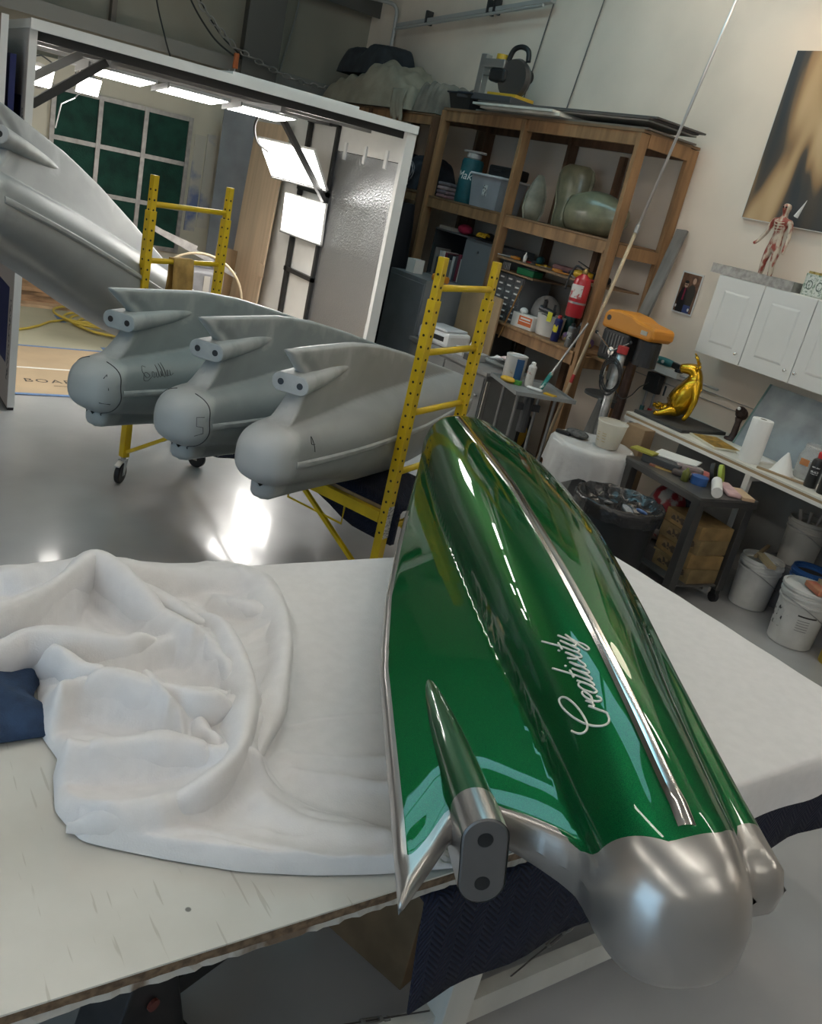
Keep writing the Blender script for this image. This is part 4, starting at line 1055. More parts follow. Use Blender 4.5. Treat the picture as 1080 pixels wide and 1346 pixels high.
panel_light('light_panel', 'upright light panel, lower of two on the booth side wall', lookm((3.86,7.72,1.53), (-1,-.08,-.05), (0,0,1)), .74, .36)
for i, (x, lab) in enumerate(((1.80,'ceiling light panel of the booth nearest the printed boards'), (2.32,'middle light panel under the booth roof'), (2.85,'light panel under the booth roof nearest the foil wall'))):
    panel_light('light_panel', lab, lookm((x,6.66,2.27), (.0,-.10,-1), (1,0,0)), .36, .44)
# halogen work lamps clamped in the booth
def flood(o, nrm, label):
    t = thing('work_lamp', label, 'light', group='booth work lamps'); t.matrix_world = lookm(o, nrm, (0,0,1))
    MB().lathe([(.03,-.10),(.06,-.09),(.085,-.05),(.09,0)], 20, sx=1.15).build('reflector_housing', mat('lamp_alu', (.6,.6,.6), .3, .9), t, smooth=True)
    MB().box(-.10,.10,-.065,.065,0,.012).build('glass', emat('flood_glow', (1,.96,.9), 22), t)
    MB().tube([(-.115,0,-.03),(-.12,.1,-.03),(0,.14,-.03),(.12,.1,-.03),(.115,0,-.03)], .006, 6).build('handle', dark_ch, t)
    MB().tube([(0,-.06,-.06),(-.05,-.14,-.06),(-.18,-.20,-.02),(-.19,-.40,0)], .006, 6).build('goose_neck', mat('lamp_alu', (.6,.6,.6), .3, .9), t)
flood((2.02,8.3,2.20), (.35,-1,-.35), 'bright halogen work lamp on a thin arm in front of the green filters')
flood((1.50,7.6,2.17), (.35,-1,-.3), 'halogen work lamp half hidden behind the booth front post')
# things standing in the booth
pl = thing('plywood_sheet', 'tall pale plywood sheet leaning on the booth side wall', 'plywood', (3.80, 8.75, 0), 0)
MB().hexa([(-.0,-.40,0),(.018,-.40,0),(.018,.40,0),(0,.40,0),(.09,-.40,2.28),(.108,-.40,2.28),(.108,.40,2.28),(.09,.40,2.28)]).build('sheet', mat('birch_ply', (.62,.47,.32), .6, var=.12, scale=2.5, stretch=(1,6,.5)), pl)
MB().box(-.004,.0,-.52,-.30,.86,.98).build('cleat', mat('birch_ply', (.62,.47,.32), .6), pl)
p2 = MB().hexa([(3.40,8.62,.0),(3.42,8.60,.0),(3.74,8.9,.0),(3.72,8.92,.0),(3.46,8.68,1.06),(3.48,8.66,1.06),(3.80,8.94,.99),(3.78,8.96,.99)]).build('plywood_offcut', mat('tan_ply', (.34,.24,.14), .7, var=.2, scale=6, stretch=(1,1,.4)))
tag(p2, 'brown plywood offcut leaning below the tall pale plywood', 'plywood')
# rough plank bench along the booth back, and floor paper with blue tape
bench = thing('plank_bench', 'low bench of rough-sawn planks along the booth back wall', 'bench', (0,0,0))
rough = mat('rough_plank', (.33,.20,.11), .8, var=.55, scale=9, stretch=(.5,1,3), bump=.4)
for i, (z0, z1) in enumerate(((.03,.13),(.135,.24),(.245,.34))): MB().box(1.3, 3.6, 9.95-.01*i, 10.02, z0, z1).build('plank', rough, bench)
MB().box(1.3, 3.6, 9.78, 10.03, 0, .03).build('foot_board', mat('pale_board', (.52,.36,.22), .7, var=.2, scale=5), bench)
fp = thing('floor_paper', 'tan floor protection board taped down inside the booth', 'floor covering', (0,0,0))
tanb = mat('ram_board', (.46,.35,.225), .65, var=.12, scale=2)
paleg = mat('pale_green_board', (.42,.41,.30), .6, var=.1, scale=2)
for y0, y1, m_ in ((6.70,7.42,tanb),(7.43,8.14,tanb),(8.15,9.77,paleg)): MB().box(1.23, 3.8, y0, y1, .001, .005).build('board_strip', m_, fp)
bt = mat('blue_tape', (.12,.22,.42), .6, var=.2, scale=30)
for x0, x1, y0, y1 in ((1.23,3.8,6.675,6.72),(1.23,3.3,8.12,8.16),(2.32,2.37,8.05,8.30),(2.42,2.47,7.75,7.98),(2.16,2.22,9.2,9.5)): MB().box(x0, x1, y0, y1, .005, .0065).build('tape_strip', bt, fp)
MB().box(1.23, 3.8, 7.405, 7.44, .005, .0065).build('tape_strip', mat('white_tape', (.75,.73,.68), .6), fp)
text_obj('BOARD', 'printed_word', mat('print_black', (.04,.035,.03), .7), fp, .13, Matrix.Translation((1.42,7.02,.0055)), extrude=.0003, space=1.15)
MB().box(1.62, 2.05, 6.94, 6.947, .005, .006).build('printed_line', mat('print_black', (.04,.035,.03), .7), fp)
# coiled yellow hose
hp = []
for i in range(140):
    a = i/140*2*pi*4.3; r = .30+.05*sin(i*.13)
    hp.append((2.55+r*1.05*cos(a)+.10*sin(i*.05), 9.2+r*1.3*sin(a)-.12*sin(i*.04), .02+.012*(i/140*4)))
hp = [(1.25,8.55,.02),(1.6,8.6,.02),(1.9,8.9,.02),(2.2,9.25,.02)]+hp
hs = MB().tube(smooth_curve(hp, 2), .012, 8).build('air_hose', mat('hose_yellow', (.50,.38,.06), .5), None, smooth=True)
tag(hs, 'yellow air hose coiled on the booth floor', 'hose')
# wheel / gold-rimmed disc and bracket pieces behind the far frame
dsc = MB().tube([(3.05+.42*cos(a*pi/20), 7.95-.05*cos(a*pi/20), .62+.42*sin(a*pi/20)) for a in range(-6, 27)], .012, 8).build('hoop', mat('cream_hoop', (.55,.45,.30), .5), None, smooth=True)
tag(dsc, 'pale curved hoop leaning beside the plywood in the booth', 'hoop')
ang_b = thing('steel_bracket', 'grey folding steel bracket lying on top of clutter in the booth', 'bracket', (2.75,8.2,1.02))
MB().bar((-.12,0,.16),(.78,.1,-.18),.03,.05).bar((-.12,0,.16),(.35,.05,.03),.02,.03).build('arms', galv, ang_b)
MB().bar((-.13,0,.05),(-.10,0,.22),.03,.04).build('end_block', mat('black_steel', (.012,.012,.013), .5), ang_b)
clut = thing('equipment_crate', 'grey equipment crate with plastic wrap inside the booth', 'crate', (3.0,8.3,0))
MB().box(-.35,.35,-.2,.2,0,.86).build('carcass', mat('grey_plastic', (.22,.22,.23), .5, var=.3, scale=6), clut, bevel=.02)
for x in (-.25,-.05,.15): MB().box(x, x+.06, -.206, -.2, .05, .82).build('rib', mat('light_rib', (.38,.36,.32), .5), clut)
# towel over the far rung
Fl, Fr = Vector((*FL, 0)), Vector((*FR, 0)); dd = (Fr-Fl).normalized(); nn = Vector((dd.y, -dd.x, 0))
rows = []
for i in range(14):
    k = i/13; r = []
    for j in range(12):
        u_ = .20+.16*j/11
        if i < 4: q_ = nn*(-.022)+Vector((0,0,1.335-.17*(1-i/4))); 
        elif i < 7: q_ = nn*(-.022+.044*(i-4)/2)+Vector((0,0,1.35))
        else: q_ = nn*(.024+.006*sin(j*1.3))+Vector((0,0,1.335-.30*(i-6)/7))
        p = Fl+dd*(u_+.006*sin(i*.8))+q_; r.append(tuple(p))
    rows.append(r)
tw = MB().grid(rows).build('shop_towel', mat('ochre_towel', (.42,.26,.08), .95, var=.25, scale=14, bump=.3, bscale=120), None, smooth=True, solid=.006)
tag(tw, 'ochre shop towel draped over a rung of the far scaffold frame', 'towel')
# ------------------------------------------------------------------ wooden shelving along the right wall
pine = mat('shelf_pine', (.30,.165,.075), .65, var=.35, scale=5, stretch=(3,3,.4), bump=.1)
pine_d = mat('shelf_pine_dark', (.15,.075,.038), .7, var=.35, scale=5, stretch=(3,3,.4))
ply_d = mat('shelf_ply', (.23,.135,.07), .7, var=.25, scale=4)
SFX, SBX = 4.95, 5.49
sh = thing('shelving_unit', 'tall lumber shelving unit of two bays against the right wall', 'shelf', (SFX, 4.86, 0))
def sp(name, m, f, par=None, **k):
    mb = MB(); f(mb); par = par or sh; mb.xf(Matrix.Translation(-Vector(par.location))); return mb.build(name, m, par, **k)
for y in (4.86, 6.16, 7.36):
    sp('front_post', pine, lambda m: m.box(SFX-.045, SFX+.045, y-.02, y+.02, 0, 2.72).box(SFX-.020, SFX+.045, y+.02, y+.06, 0, 1.9), bevel=.003)
    sp('rear_post', pine_d if y > 5 else pine, lambda m: m.box(SBX-.05, SBX+.05, y-.02, y+.02, 0, 2.72), bevel=.003)
for z in (2.68, 1.915, 1.06):
    for (y0, y1) in ((4.88, 6.14), (6.18, 7.34)):
        if z == 1.06 and y0 > 6: continue
        sp('front_beam', pine, lambda m: m.box(SFX-.02, SFX+.02, y0, y1, z-.045, z+.045), bevel=.002)
        sp('rear_beam', pine_d, lambda m: m.box(SBX-.02, SBX+.02, y0, y1, z-.045, z+.045))
    for y in (4.86, 7.36):
        sp('side_beam', pine if y < 5 else pine_d, lambda m: m.box(SFX+.05, SBX-.05, y-.02, y+.02, z-.045, z+.045))
sp('top_panel', ply_d, lambda m: m.box(SFX-.03, SBX+.05, 4.84, 7.38, 2.725, 2.745))
sp('shelf_board', ply_d, lambda m: m.box(SFX-.025, SBX+.04, 4.89, 6.13, 1.962, 1.975))
sp('shelf_board', ply_d, lambda m: m.box(SFX-.025, SBX+.04, 6.19, 7.33, 1.962, 1.975))
sp('shelf_board', ply_d, lambda m: m.box(SFX-.01, SBX-.06, 4.90, 6.13, 1.622, 1.637))
sp('half_shelf', ply_d, lambda m: m.box(SFX+.0, SBX-.1, 5.62, 6.13, 1.525, 1.537))
sp('bench_board', pine, lambda m: m.box(SFX-.04, SBX+.04, 4.90, 6.13, 1.106, 1.125), bevel=.002)
sp('bench_board', pine, lambda m: m.box(5.045, 5.17, 4.58, 4.835, 1.106, 1.125), bevel=.002)
for y in (5.5,): sp('shelf_cleat', pine_d, lambda m: m.box(SBX-.05, SBX-.01, y-.03, y+.03, 0, 2.6))
# the second unit in the corner, lower and darker
s2 = thing('corner_shelving', 'dark lumber shelving unit in the far corner under canvas tarps', 'shelf', (SFX, 7.5, 0))
for y in (7.50, 8.7, 9.85):
    sp('front_post', pine_d, lambda m: m.box(SFX-.045, SFX+.045, y-.02, y+.02, 0, 2.66), s2)
    sp('rear_post', pine_d, lambda m: m.box(SBX-.05, SBX+.04, y-.02, y+.02, 0, 2.66), s2)
for z in (2.62, 1.93):
    sp('front_beam', pine, lambda m: m.box(SFX-.02, SFX+.02, 7.53, 9.82, z-.04, z+.04), s2)
    sp('shelf_board', ply_d, lambda m: m.box(SFX-.03, SBX+.04, 7.49, 9.88, z+.042, z+.055), s2)

# ------------------------------------------------------------------ counter and wall cabinets
white_mel = mat('white_melamine', (.74,.72,.68), .4, var=.04, scale=3)
cab = thing('wall_cabinet', 'white raised-panel wall cabinet hanging over the counter', 'cabinet', (5.23, 4.07, 1.385))
def cp(name, m, f, par, **k):
    mb = MB(); f(mb); mb.xf(Matrix.Translation(-Vector(par.location))); return mb.build(name, m, par, **k)
cp('carcass', white_mel, lambda m: m.box(5.25, 5.548, 2.10, 4.07, 1.385, 1.93), cab, bevel=.002)
yds = [4.07, 3.685, 3.29, 2.90, 2.51, 2.12]
for i in range(5):
    y1, y0 = yds[i]-.003, yds[i+1]+.003
    d = cp('door', white_mel, lambda m: m.box(5.232, 5.25, y0, y1, 1.388, 1.927), cab, bevel=.003)
    fr = MB(); a, b_, c, e = y0+.055, y1-.055, 1.388+.06, 1.927-.06
    def ring(k, x): return [(x, a+k, c+k), (x, b_-k, c+k), (x, b_-k, e-k), (x, a+k, e-k)]
    fr.grid([[p for p in ring(0, 5.232)], ring(.004, 5.236), ring(.016, 5.239), ring(.020, 5.236), ring(.040, 5.228), ring(.046, 5.227)], closed=True)
    fr.add(ring(.046, 5.227), [(0,1,2,3)])
    fr.xf(Matrix.Translation(-Vector(cab.location))); fr.build('raised_panel', white_mel, d)
    ky = y0+.035 if i in (0, 1, 3) else y1-.035
    kb = MB(); kb.lathe([(.004,0),(.004,.012),(.010,.016),(.012,.022),(.009,.028),(.0,.030)], 14); kb.xf(Matrix.Translation(Vector((5.230, ky, 1.46))-Vector(cab.location)) @ Matrix.Rotation(-pi/2, 4, 'Y')); kb.build('knob', chrome_m, d, smooth=True)
ct = thing('counter', 'long white counter with plywood edge along the right wall', 'counter', (4.88, 4.20, 0))
cp('worktop', mat('white_laminate_worn', (.66,.64,.57), .45, var=.12, scale=6), lambda m: m.box(4.875, 5.548, .6, 4.19, .868, .88), ct)
cp('edge_core', mat('ply_edge', (.36,.26,.15), .7), lambda m: m.box(4.88, 5.548, .6, 4.185, .85, .868), ct)
cp('edge_strip', white_mel, lambda m: m.box(4.872, 4.884, .6, 4.19, .828, .85), ct)
for y in (4.165, 3.10, 1.7): cp('support_frame', white_mel, lambda m: m.box(4.885, 4.92, y-.02, y+.02, 0, .83).box(4.92, 5.50, y-.02, y+.02, .79, .83), ct)
cp('back_panel', mat('grey_panel', (.30,.29,.27), .6, var=.1), lambda m: m.box(5.52, 5.545, .7, 4.15, 0, .83), ct)

# ------------------------------------------------------------------ things on the counter
gold = mat('gold_paint', (.62,.36,.012), .22, .85, coat=.3)
def skin(name, pts, edges, m, parent=None, sub=2, root=None):
    keys = list(pts); me = bpy.data.meshes.new(name)
    me.from_pydata([pts[k][0] for k in keys], [(keys.index(a), keys.index(b)) for a, b in edges], [])
    o = bpy.data.objects.new(name, me); C.objects.link(o); o.parent = parent
    sk = o.modifiers.new('skin', 'SKIN'); sk.use_smooth_shade = True
    if not me.skin_vertices: 
        bm = bmesh.new(); bm.from_mesh(me); bm.verts.layers.skin.verify(); bm.to_mesh(me); bm.free()
    for i, k in enumerate(keys):
        r = pts[k][1]; me.skin_vertices[0].data[i].radius = r if isinstance(r, tuple) else (r, r)
        me.skin_vertices[0].data[i].use_root = (k == (root or keys[0]))
    ss = o.modifiers.new('sub', 'SUBSURF'); ss.levels = sub; ss.render_levels = sub
    me.materials.append(m)
    for p in me.polygons: p.use_smooth = True
    return o
# seated golden bull: faces away along +y, local x right (towards the wall)
bull = thing('bull_statue', 'seated shiny gold bull statue on a dark slab on the counter', 'statue', (5.19, 3.95, .905), radians(-50)); bull.scale = (1.12,1.28,1.04)
P = {'hip': ((0,0,.085), .085), 'belly': ((-.045,0,.14), .112), 'chest': ((.0,0,.235), .086), 'neck': ((.012,0,.305), .062), 'head': ((-.02,0,.362), .056), 'muz': ((-.085,0,.345), .036), 'nose': ((-.115,0,.338), .031),
     'sl': ((.01,.07,.265), .035), 'el': ((.035,.095,.17), .023), 'wl': ((.015,.095,.07), .017), 'pl': ((-.005,.097,.02), .016),
     'sr': ((.01,-.07,.265), .035), 'er': ((.035,-.095,.17), .023), 'wr': ((.02,-.10,.07), .017), 'pr': ((.0,-.103,.02), .016),
     'kl': ((-.09,.10,.05), .030), 'fl': ((-.17,.15,.022), .018), 'hl': ((-.20,.165,.026), .021),
     'kr': ((-.10,-.085,.055), .030), 'fr': ((-.165,-.105,.022), .018), 'hr': ((-.185,-.11,.03), .021)}
E_ = [('hip','belly'),('belly','chest'),('chest','neck'),('neck','head'),('head','muz'),('muz','nose'),('chest','sl'),('sl','el'),('el','wl'),('wl','pl'),('chest','sr'),('sr','er'),('er','wr'),('wr','pr'),('hip','kl'),('kl','fl'),('fl','hl'),('hip','kr'),('kr','fr'),('fr','hr')]
skin('body', P, E_, gold, bull)
for s in (1, -1):
    MB().tube(smooth_curve([(-.01,s*.03,.40),(-.015,s*.06,.415),(-.03,s*.075,.435),(-.045,s*.07,.45)], 4), [.010]*4+[.008]*4+[.006]*4+[.002], 8).build('horn', gold, bull, smooth=True)
    MB().ball((0,s*.068,.385), .012, .030, .018).build('ear', gold, bull, smooth=True)
MB().ball((-.12,0,.05), .035, .038, .032).build('udder', gold, bull, smooth=True)
for a, b_ in ((-.02,.02),(.02,.02),(-.015,-.005),(.018,-.01)): MB().cyl((-.14,a,.05+b_), (-.175,a*1.5,.045+b_*1.5), .006, .004, n=8).build('teat', gold, bull, smooth=True)
MB().box(-.162,-.150,-.004,.004,.13,.20).build('coin_slot', dark_hole, bull)
slab = MB().box(4.93, 5.42, 3.72, 4.17, .881, .903).build('slab', mat('dark_slate', (.05,.05,.048), .6, var=.2), None, bevel=.003)
tag(slab, 'dark grey slab lying on the counter under the gold bull', 'slab')
pan = thing('gilded_panel', 'small gilded panel with pale frame lying flat on the counter', 'picture panel', (5.05, 3.52, .881), radians(-20))
MB().box(-.11,.11,-.16,.16,0,.014).build('frame', mat('pale_frame', (.62,.58,.45), .5), pan, bevel=.002)
MB().box(-.095,.095,-.145,.145,.014,.016).build('gilding', mat('gilt_rough', (.45,.27,.05), .45, .4, var=.5, scale=25), pan)
wbk = MB().box(-.10,.10,-.14,.14,0,.012).xf(Matrix.Translation((5.14,3.30,.882)) @ Matrix.Rotation(radians(-28),4,'Z')).build('book', white_mel)
tag(wbk, 'thin white booklet propped beside the gilded panel', 'book')
ham = thing('wooden_mallet_form', 'dark brown carved form with an upright stem on the counter', 'sculpture', (5.36, 3.62, .881), radians(20))
brn = mat('dark_carving', (.055,.030,.024), .6, var=.3, scale=20)
MB().lathe([(.055,0),(.055,.012),(.03,.02),(.022,.05),(.020,.13),(.028,.16)], 16).build('stem', brn, ham, smooth=True)
hd = MB(); hd.tube(smooth_curve([(-.085,0,.235),(-.05,0,.225),(0,0,.20),(.035,0,.185),(.06,0,.165)], 5), [.010]*3+[.02]*4+[.035]*4+[.042]*4+[.040]*3+[.02]*2+[.008], 12); hd.build('head', brn, ham, smooth=True)
MB().ball((-.095,0,.238), .012).build('tip', mat('white_tip', (.8,.78,.74), .5), ham, smooth=True)
pt = thing('paper_towel_roll', 'white paper towel roll standing on the counter', 'paper towels', (4.99, 3.20, .881))
MB().lathe([(.02,0),(.066,0),(.068,.006),(.067,.274),(.064,.28),(.02,.28)], 30).build('paper', mat('towel_paper', (.80,.79,.76), .9, bump=.2, bscale=90), pt, auto=40)
MB().cyl((0,0,.27),(0,0,.2805),.02,n=20).build('core_hole', mat('core_brown', (.10,.08,.06), .8), pt)
fu = MB().lathe([(.075,0),(.075,.008),(.068,.012),(.03,.095),(.008,.135),(.006,.14)], 26, c=(5.03,2.98,.881), cap=False).build('funnel', mat('white_plastic', (.74,.73,.70), .4), None, smooth=True, solid=.002)
tag(fu, 'white plastic funnel turned upside down beside the paper towels', 'funnel')
jr = thing('plastic_jar', 'clear plastic jar with ribbed neck standing behind the funnel', 'jar', (5.19, 2.90, .881))
clearp = mat('clear_plastic', (.62,.62,.60), .25, alpha=.35)
MB().lathe([(.085,0),(.09,.01),(.09,.14),(.08,.165),(.072,.175),(.075,.185),(.072,.195),(.075,.205),(.070,.215)], 28, cap=False).build('wall', clearp, jr, smooth=True, solid=.003)
MB().cyl((0,0,.001),(0,0,.006),.085,n=24).build('bottom', clearp, jr)
MB().box(-.092,-.090,-.03,.03,.09,.13).build('label', mat('orange_label', (.55,.22,.08), .6), jr)
lc = mat('bottle_black', (.012,.012,.012), .4)
for i, (x, y, lab) in enumerate(((5.02,2.77,'black aerosol bottle with red cap on the counter nearest the funnel'),(4.99,2.66,'black aerosol bottle with red cap at the cropped end of the counter'))):
    b = thing('aerosol_bottle', lab, 'bottle', (x, y, .881), group='black aerosol bottles')
    MB().lathe([(.036,0),(.038,.006),(.038,.15),(.030,.175),(.014,.185)], 22).build('can', lc, b, auto=30)
    MB().lathe([(.016,.183),(.017,.215),(.013,.222)], 16).build('cap', mat('cap_red', (.55,.03,.03), .4), b, auto=30)
    for zz, h_ in ((.125,.007),(.095,.012),(.085,.004)):
        rows = [[(-.0385*cos(a), -.0385*sin(a), z_) for a in [k*.08 for k in range(-2,14)]] for z_ in (zz, zz+h_)]
        MB().grid(rows).build('printed_band', mat('print_white', (.7,.7,.68), .6, col2=(.02,.02,.02), scale=160, lo=.45, hi=.5), b)
for i, (x, y, a, lab) in enumerate(((4.97,2.92,.3,'thin tan strip of wood lying on the counter edge'),)):
    o = MB().box(-.012,.012,-.17,.17,0,.012).xf(Matrix.Translation((x,y,.881)) @ Matrix.Rotation(a,4,'Z')).build('wood_strip', mat('tan_ply', (.34,.24,.14), .7)); tag(o, lab, 'wood strip')
pp_ = MB().box(-.14,.14,-.2,.2,0,.002).xf(Matrix.Translation((5.06,2.42,.8805)) @ Matrix.Rotation(.25,4,'Z')).build('paper_sheet', mat('paper_white', (.72,.71,.68), .8)); tag(pp_, 'loose white paper sheet on the counter', 'paper')
# glass sheet leaning on the wall
gl = thing('glass_sheet', 'large grey-tinted glass sheet leaning on the wall over the counter', 'glass', (5.30, 3.0, .881))
MB().hexa([(0,-.75,0),(.008,-.75,0),(.008,.56,0),(0,.56,0),(.19,-.75,.43),(.198,-.75,.43),(.198,.56,.43),(.19,.56,.43)]).build('pane', mat('tinted_glass', (.33,.37,.39), .08, var=.25, scale=5, alpha=1.0, coat=.6), gl)
MB().hexa([(-.003,.555,0),(.010,.555,0),(.010,.568,0),(-.003,.568,0),(.187,.555,.432),(.200,.555,.432),(.200,.568,.432),(.187,.568,.432)]).build('polished_edge', mat('glass_edge', (.16,.24,.22), .2), gl)
# ---- on top of the cabinets
tr = thing('metal_tray', 'long grey metal tray on top of the wall cabinet', 'tray', (5.30, 3.83, 1.931))
ga = mat('galv_tray', (.38,.37,.35), .45, .6, var=.3, scale=30)
MB().box(-.06,.18,-.33,.33,0,.004).build('bottom', ga, tr)
for a in ((-.06,-.056,-.33,.33),(.176,.18,-.33,.33),(-.056,.176,-.33,-.326),(-.056,.176,.326,.33)): MB().box(a[0],a[1],a[2],a[3],.004,.062).build('rim', ga, tr)
fg = thing('anatomical_figure', 'small standing anatomical muscle figure on the wall cabinet', 'figurine', (5.42, 3.86, 1.936), radians(-90)); fg.scale = (1.1,1.1,1.1)
def flesh():
    return mat('muscle_paint', (.30,.055,.035), .55, col2=(.62,.52,.40), scale=34, lo=.46, hi=.58, stretch=(1,1,.45))
P = {'pel': ((0,0,.235), (.040,.028)), 'wai': ((0,0,.285), (.034,.024)), 'che': ((0,-.004,.350), (.050,.030)), 'nk': ((0,0,.412), .014), 'hd': ((0,-.006,.447), .031), 'ht': ((0,-.004,.478), .024),
     'shl': ((-.058,0,.375), .020), 'ell': ((-.088,.0,.295), .014), 'hal': ((-.115,-.02,.232), .010), 'fil': ((-.135,-.03,.215), .010),
     'shr': ((.058,0,.375), .020), 'elr': ((.078,0,.285), .014), 'har': ((.082,-.015,.21), .010), 'fir': ((.084,-.02,.185), .009),
     'hil': ((-.028,0,.205), .026), 'knl': ((-.034,-.004,.115), .018), 'cal': ((-.036,.006,.08), .018), 'anl': ((-.038,0,.022), .010), 'tol': ((-.044,-.03,.008), .010),
     'hir': ((.028,0,.205), .026), 'knr': ((.032,-.008,.115), .018), 'car': ((.034,.002,.08), .018), 'anr': ((.036,0,.022), .010), 'tor': ((.044,-.03,.008), .010)}
E_ = [('pel','wai'),('wai','che'),('che','nk'),('nk','hd'),('hd','ht'),('che','shl'),('shl','ell'),('ell','hal'),('hal','fil'),('che','shr'),('shr','elr'),('elr','har'),('har','fir'),('pel','hil'),('hil','knl'),('knl','cal'),('cal','anl'),('anl','tol'),('pel','hir'),('hir','knr'),('knr','car'),('car','anr'),('anr','tor')]
skin('body', P, E_, flesh(), fg)
for s in (-1, 1): MB().ball((s*.010,-.030,.452), .005).build('eye_socket', dark_hole, fg, smooth=True)
for i in range(4): MB().tube([(-.034+.004*i*0,-.030,.365-.016*i),(0,-.037,.360-.016*i),(.034,-.030,.365-.016*i)], .0022, 6).build('rib', mat('bone', (.66,.57,.43), .5), fg)
pf = MB().cyl((5.40,3.765,2.385),(5.40,3.725,2.495),.016,.001,n=14).build('paper_cone', mat('paper_white', (.72,.71,.68), .8)); tag(pf, 'small white paper cone held beside the head of the anatomical figure', 'cone'); pf['group'] = 'figure pieces'
mb_ = thing('banknote_box', 'box printed like bundled banknotes standing on the wall cabinet', 'box', (5.36, 3.36, 1.932))
MB().box(-.06,.06,-.115,.115,0,.135).build('carton', mat('note_paper', (.55,.58,.50), .6, col2=(.16,.25,.17), scale=60, lo=.35, hi=.5), mb_, bevel=.003)
for i in range(3):
    MB().box(-.0615,-.060,-.105+i*.072,-.045+i*.072,.008,.125).build('printed_note', mat('note_light', (.66,.68,.62), .6, col2=(.22,.28,.22), scale=90, lo=.38, hi=.48), mb_)
    rows = [[(-.0622, -.075+i*.072+r_*cos(a*pi/10), .066+1.3*r_*sin(a*pi/10)) for a in range(21)] for r_ in (.017,.023)]
    MB().grid(rows).build('printed_oval', mat('note_ink', (.13,.16,.13), .6), mb_)
for i in range(5): MB().box(-.05,.06,-.10+i*.045,-.07+i*.045,.135,.15).build('gold_band', mat('gold_paper', (.45,.33,.10), .5), mb_)

# ------------------------------------------------------------------ on the wall
def art_mat():       # plain stand-in: warm upright forms over a dark ground
    m, nt, b = nodes_of('canvas_print'); N = nt.nodes.new; Lk = nt.links.new
    tc = N('ShaderNodeTexCoord'); sp_ = N('ShaderNodeSeparateXYZ'); Lk(tc.outputs['Object'], sp_.inputs[0])
    mp = N('ShaderNodeMapping'); mp.inputs['Scale'].default_value = (1, 3.2, .8); mp.inputs['Rotation'].default_value = (.18,0,0); Lk(tc.outputs['Object'], mp.inputs[0])
    n = N('ShaderNodeTexNoise'); n.inputs['Scale'].default_value = 1.35; n.inputs['Detail'].default_value = 1.0; n.inputs['Distortion'].default_value = .5; Lk(mp.outputs[0], n.inputs['Vector'])
    r = N('ShaderNodeValToRGB'); e = r.color_ramp.elements; e[0].position = .36; e[0].color = (.045,.05,.055,1); e[1].position = .66; e[1].color = (.62,.44,.25,1)
    x = e.new(.45); x.color = (.09,.075,.06,1); x = e.new(.50); x.color = (.33,.20,.10,1); x = e.new(.57); x.color = (.50,.34,.18,1)
    Lk(n.outputs['Fac'], r.inputs[0]); Lk(r.outputs[0], b.inputs['Base Color']); b.inputs['Roughness'].default_value = .5
    return m
cv = thing('canvas_picture', 'large unframed canvas with warm brown upright forms on a dark ground', 'picture', (5.52, 4.27, 2.33))
MB().box(0,.028,-1.0,0,0,1.08).build('canvas', art_mat(), cv, bevel=.002)
MB().box(.0,.028,.0,.004,-.002,1.08).box(.0,.028,-1.0,.004,-.004,0).build('canvas_edge', mat('canvas_white', (.7,.68,.64), .7), cv)
po = thing('photo_poster', 'small photo poster of two people in dark jackets taped to the wall', 'poster', (5.545, 4.64, 1.575), 0)
MB().box(-.004,.0,-.20,.0,0,.31).build('paper', mat('paper_white', (.72,.71,.68), .8), po)
MB().box(-.005,-.004,-.188,-.012,.012,.298).build('picture_ground', mat('poster_brown', (.17,.085,.05), .4, var=.6, scale=14), po)
def flat(name, pts, m, x): 
    MB().prism([(y, z) for y, z in pts], 0, x, x+.0006).build(name, m, po)
skinc = mat('poster_skin', (.55,.36,.26), .5); blk = mat('poster_black', (.012,.012,.014), .4)
def ell(cy, cz, ry, rz, n=16): return [(cy+ry*cos(2*pi*k/n), cz+rz*sin(2*pi*k/n)) for k in range(n)]
flat('printed_jacket', [(-.03,.01),(-.10,.01),(-.105,.10),(-.10,.17),(-.075,.20),(-.045,.19),(-.025,.14)], blk, -.0058)
flat('printed_jacket', [(-.10,.07),(-.165,.07),(-.172,.16),(-.155,.215),(-.125,.225),(-.10,.20),(-.095,.15)], mat('poster_jacket', (.03,.026,.022), .4), -.0064)
flat('printed_jeans', [(-.10,.012),(-.165,.012),(-.165,.07),(-.10,.07)], mat('poster_jeans', (.04,.065,.19), .5), -.0064)
flat('printed_shirt', [(-.062,.10),(-.078,.10),(-.078,.19),(-.066,.19)], mat('poster_red', (.22,.02,.05), .5), -.0072)
flat('printed_face', ell(-.072,.215,.017,.022), skinc, -.0078); flat('printed_face', ell(-.138,.252,.016,.023), skinc, -.0078)
flat('printed_hair', ell(-.072,.235,.020,.012), blk, -.0084); flat('printed_glasses', [(-.058,.217),(-.086,.217),(-.086,.211),(-.058,.211)], blk, -.0084)
flat('printed_patch', ell(-.155,.04,.008,.012), mat('poster_white', (.6,.6,.6), .5), -.0084); flat('printed_patch', ell(-.028,.05,.007,.012), mat('poster_white', (.6,.6,.6), .5), -.0084)
# white conduit groove on the wall and small holes
struct(MB().box(5.54, 5.552, 3.3, 4.9, 1.10, 1.106).box(5.54, 5.552, 3.3, 4.9, 1.04, 1.045).build('trim_5', mat('groove_grey', (.35,.33,.30), .6)))
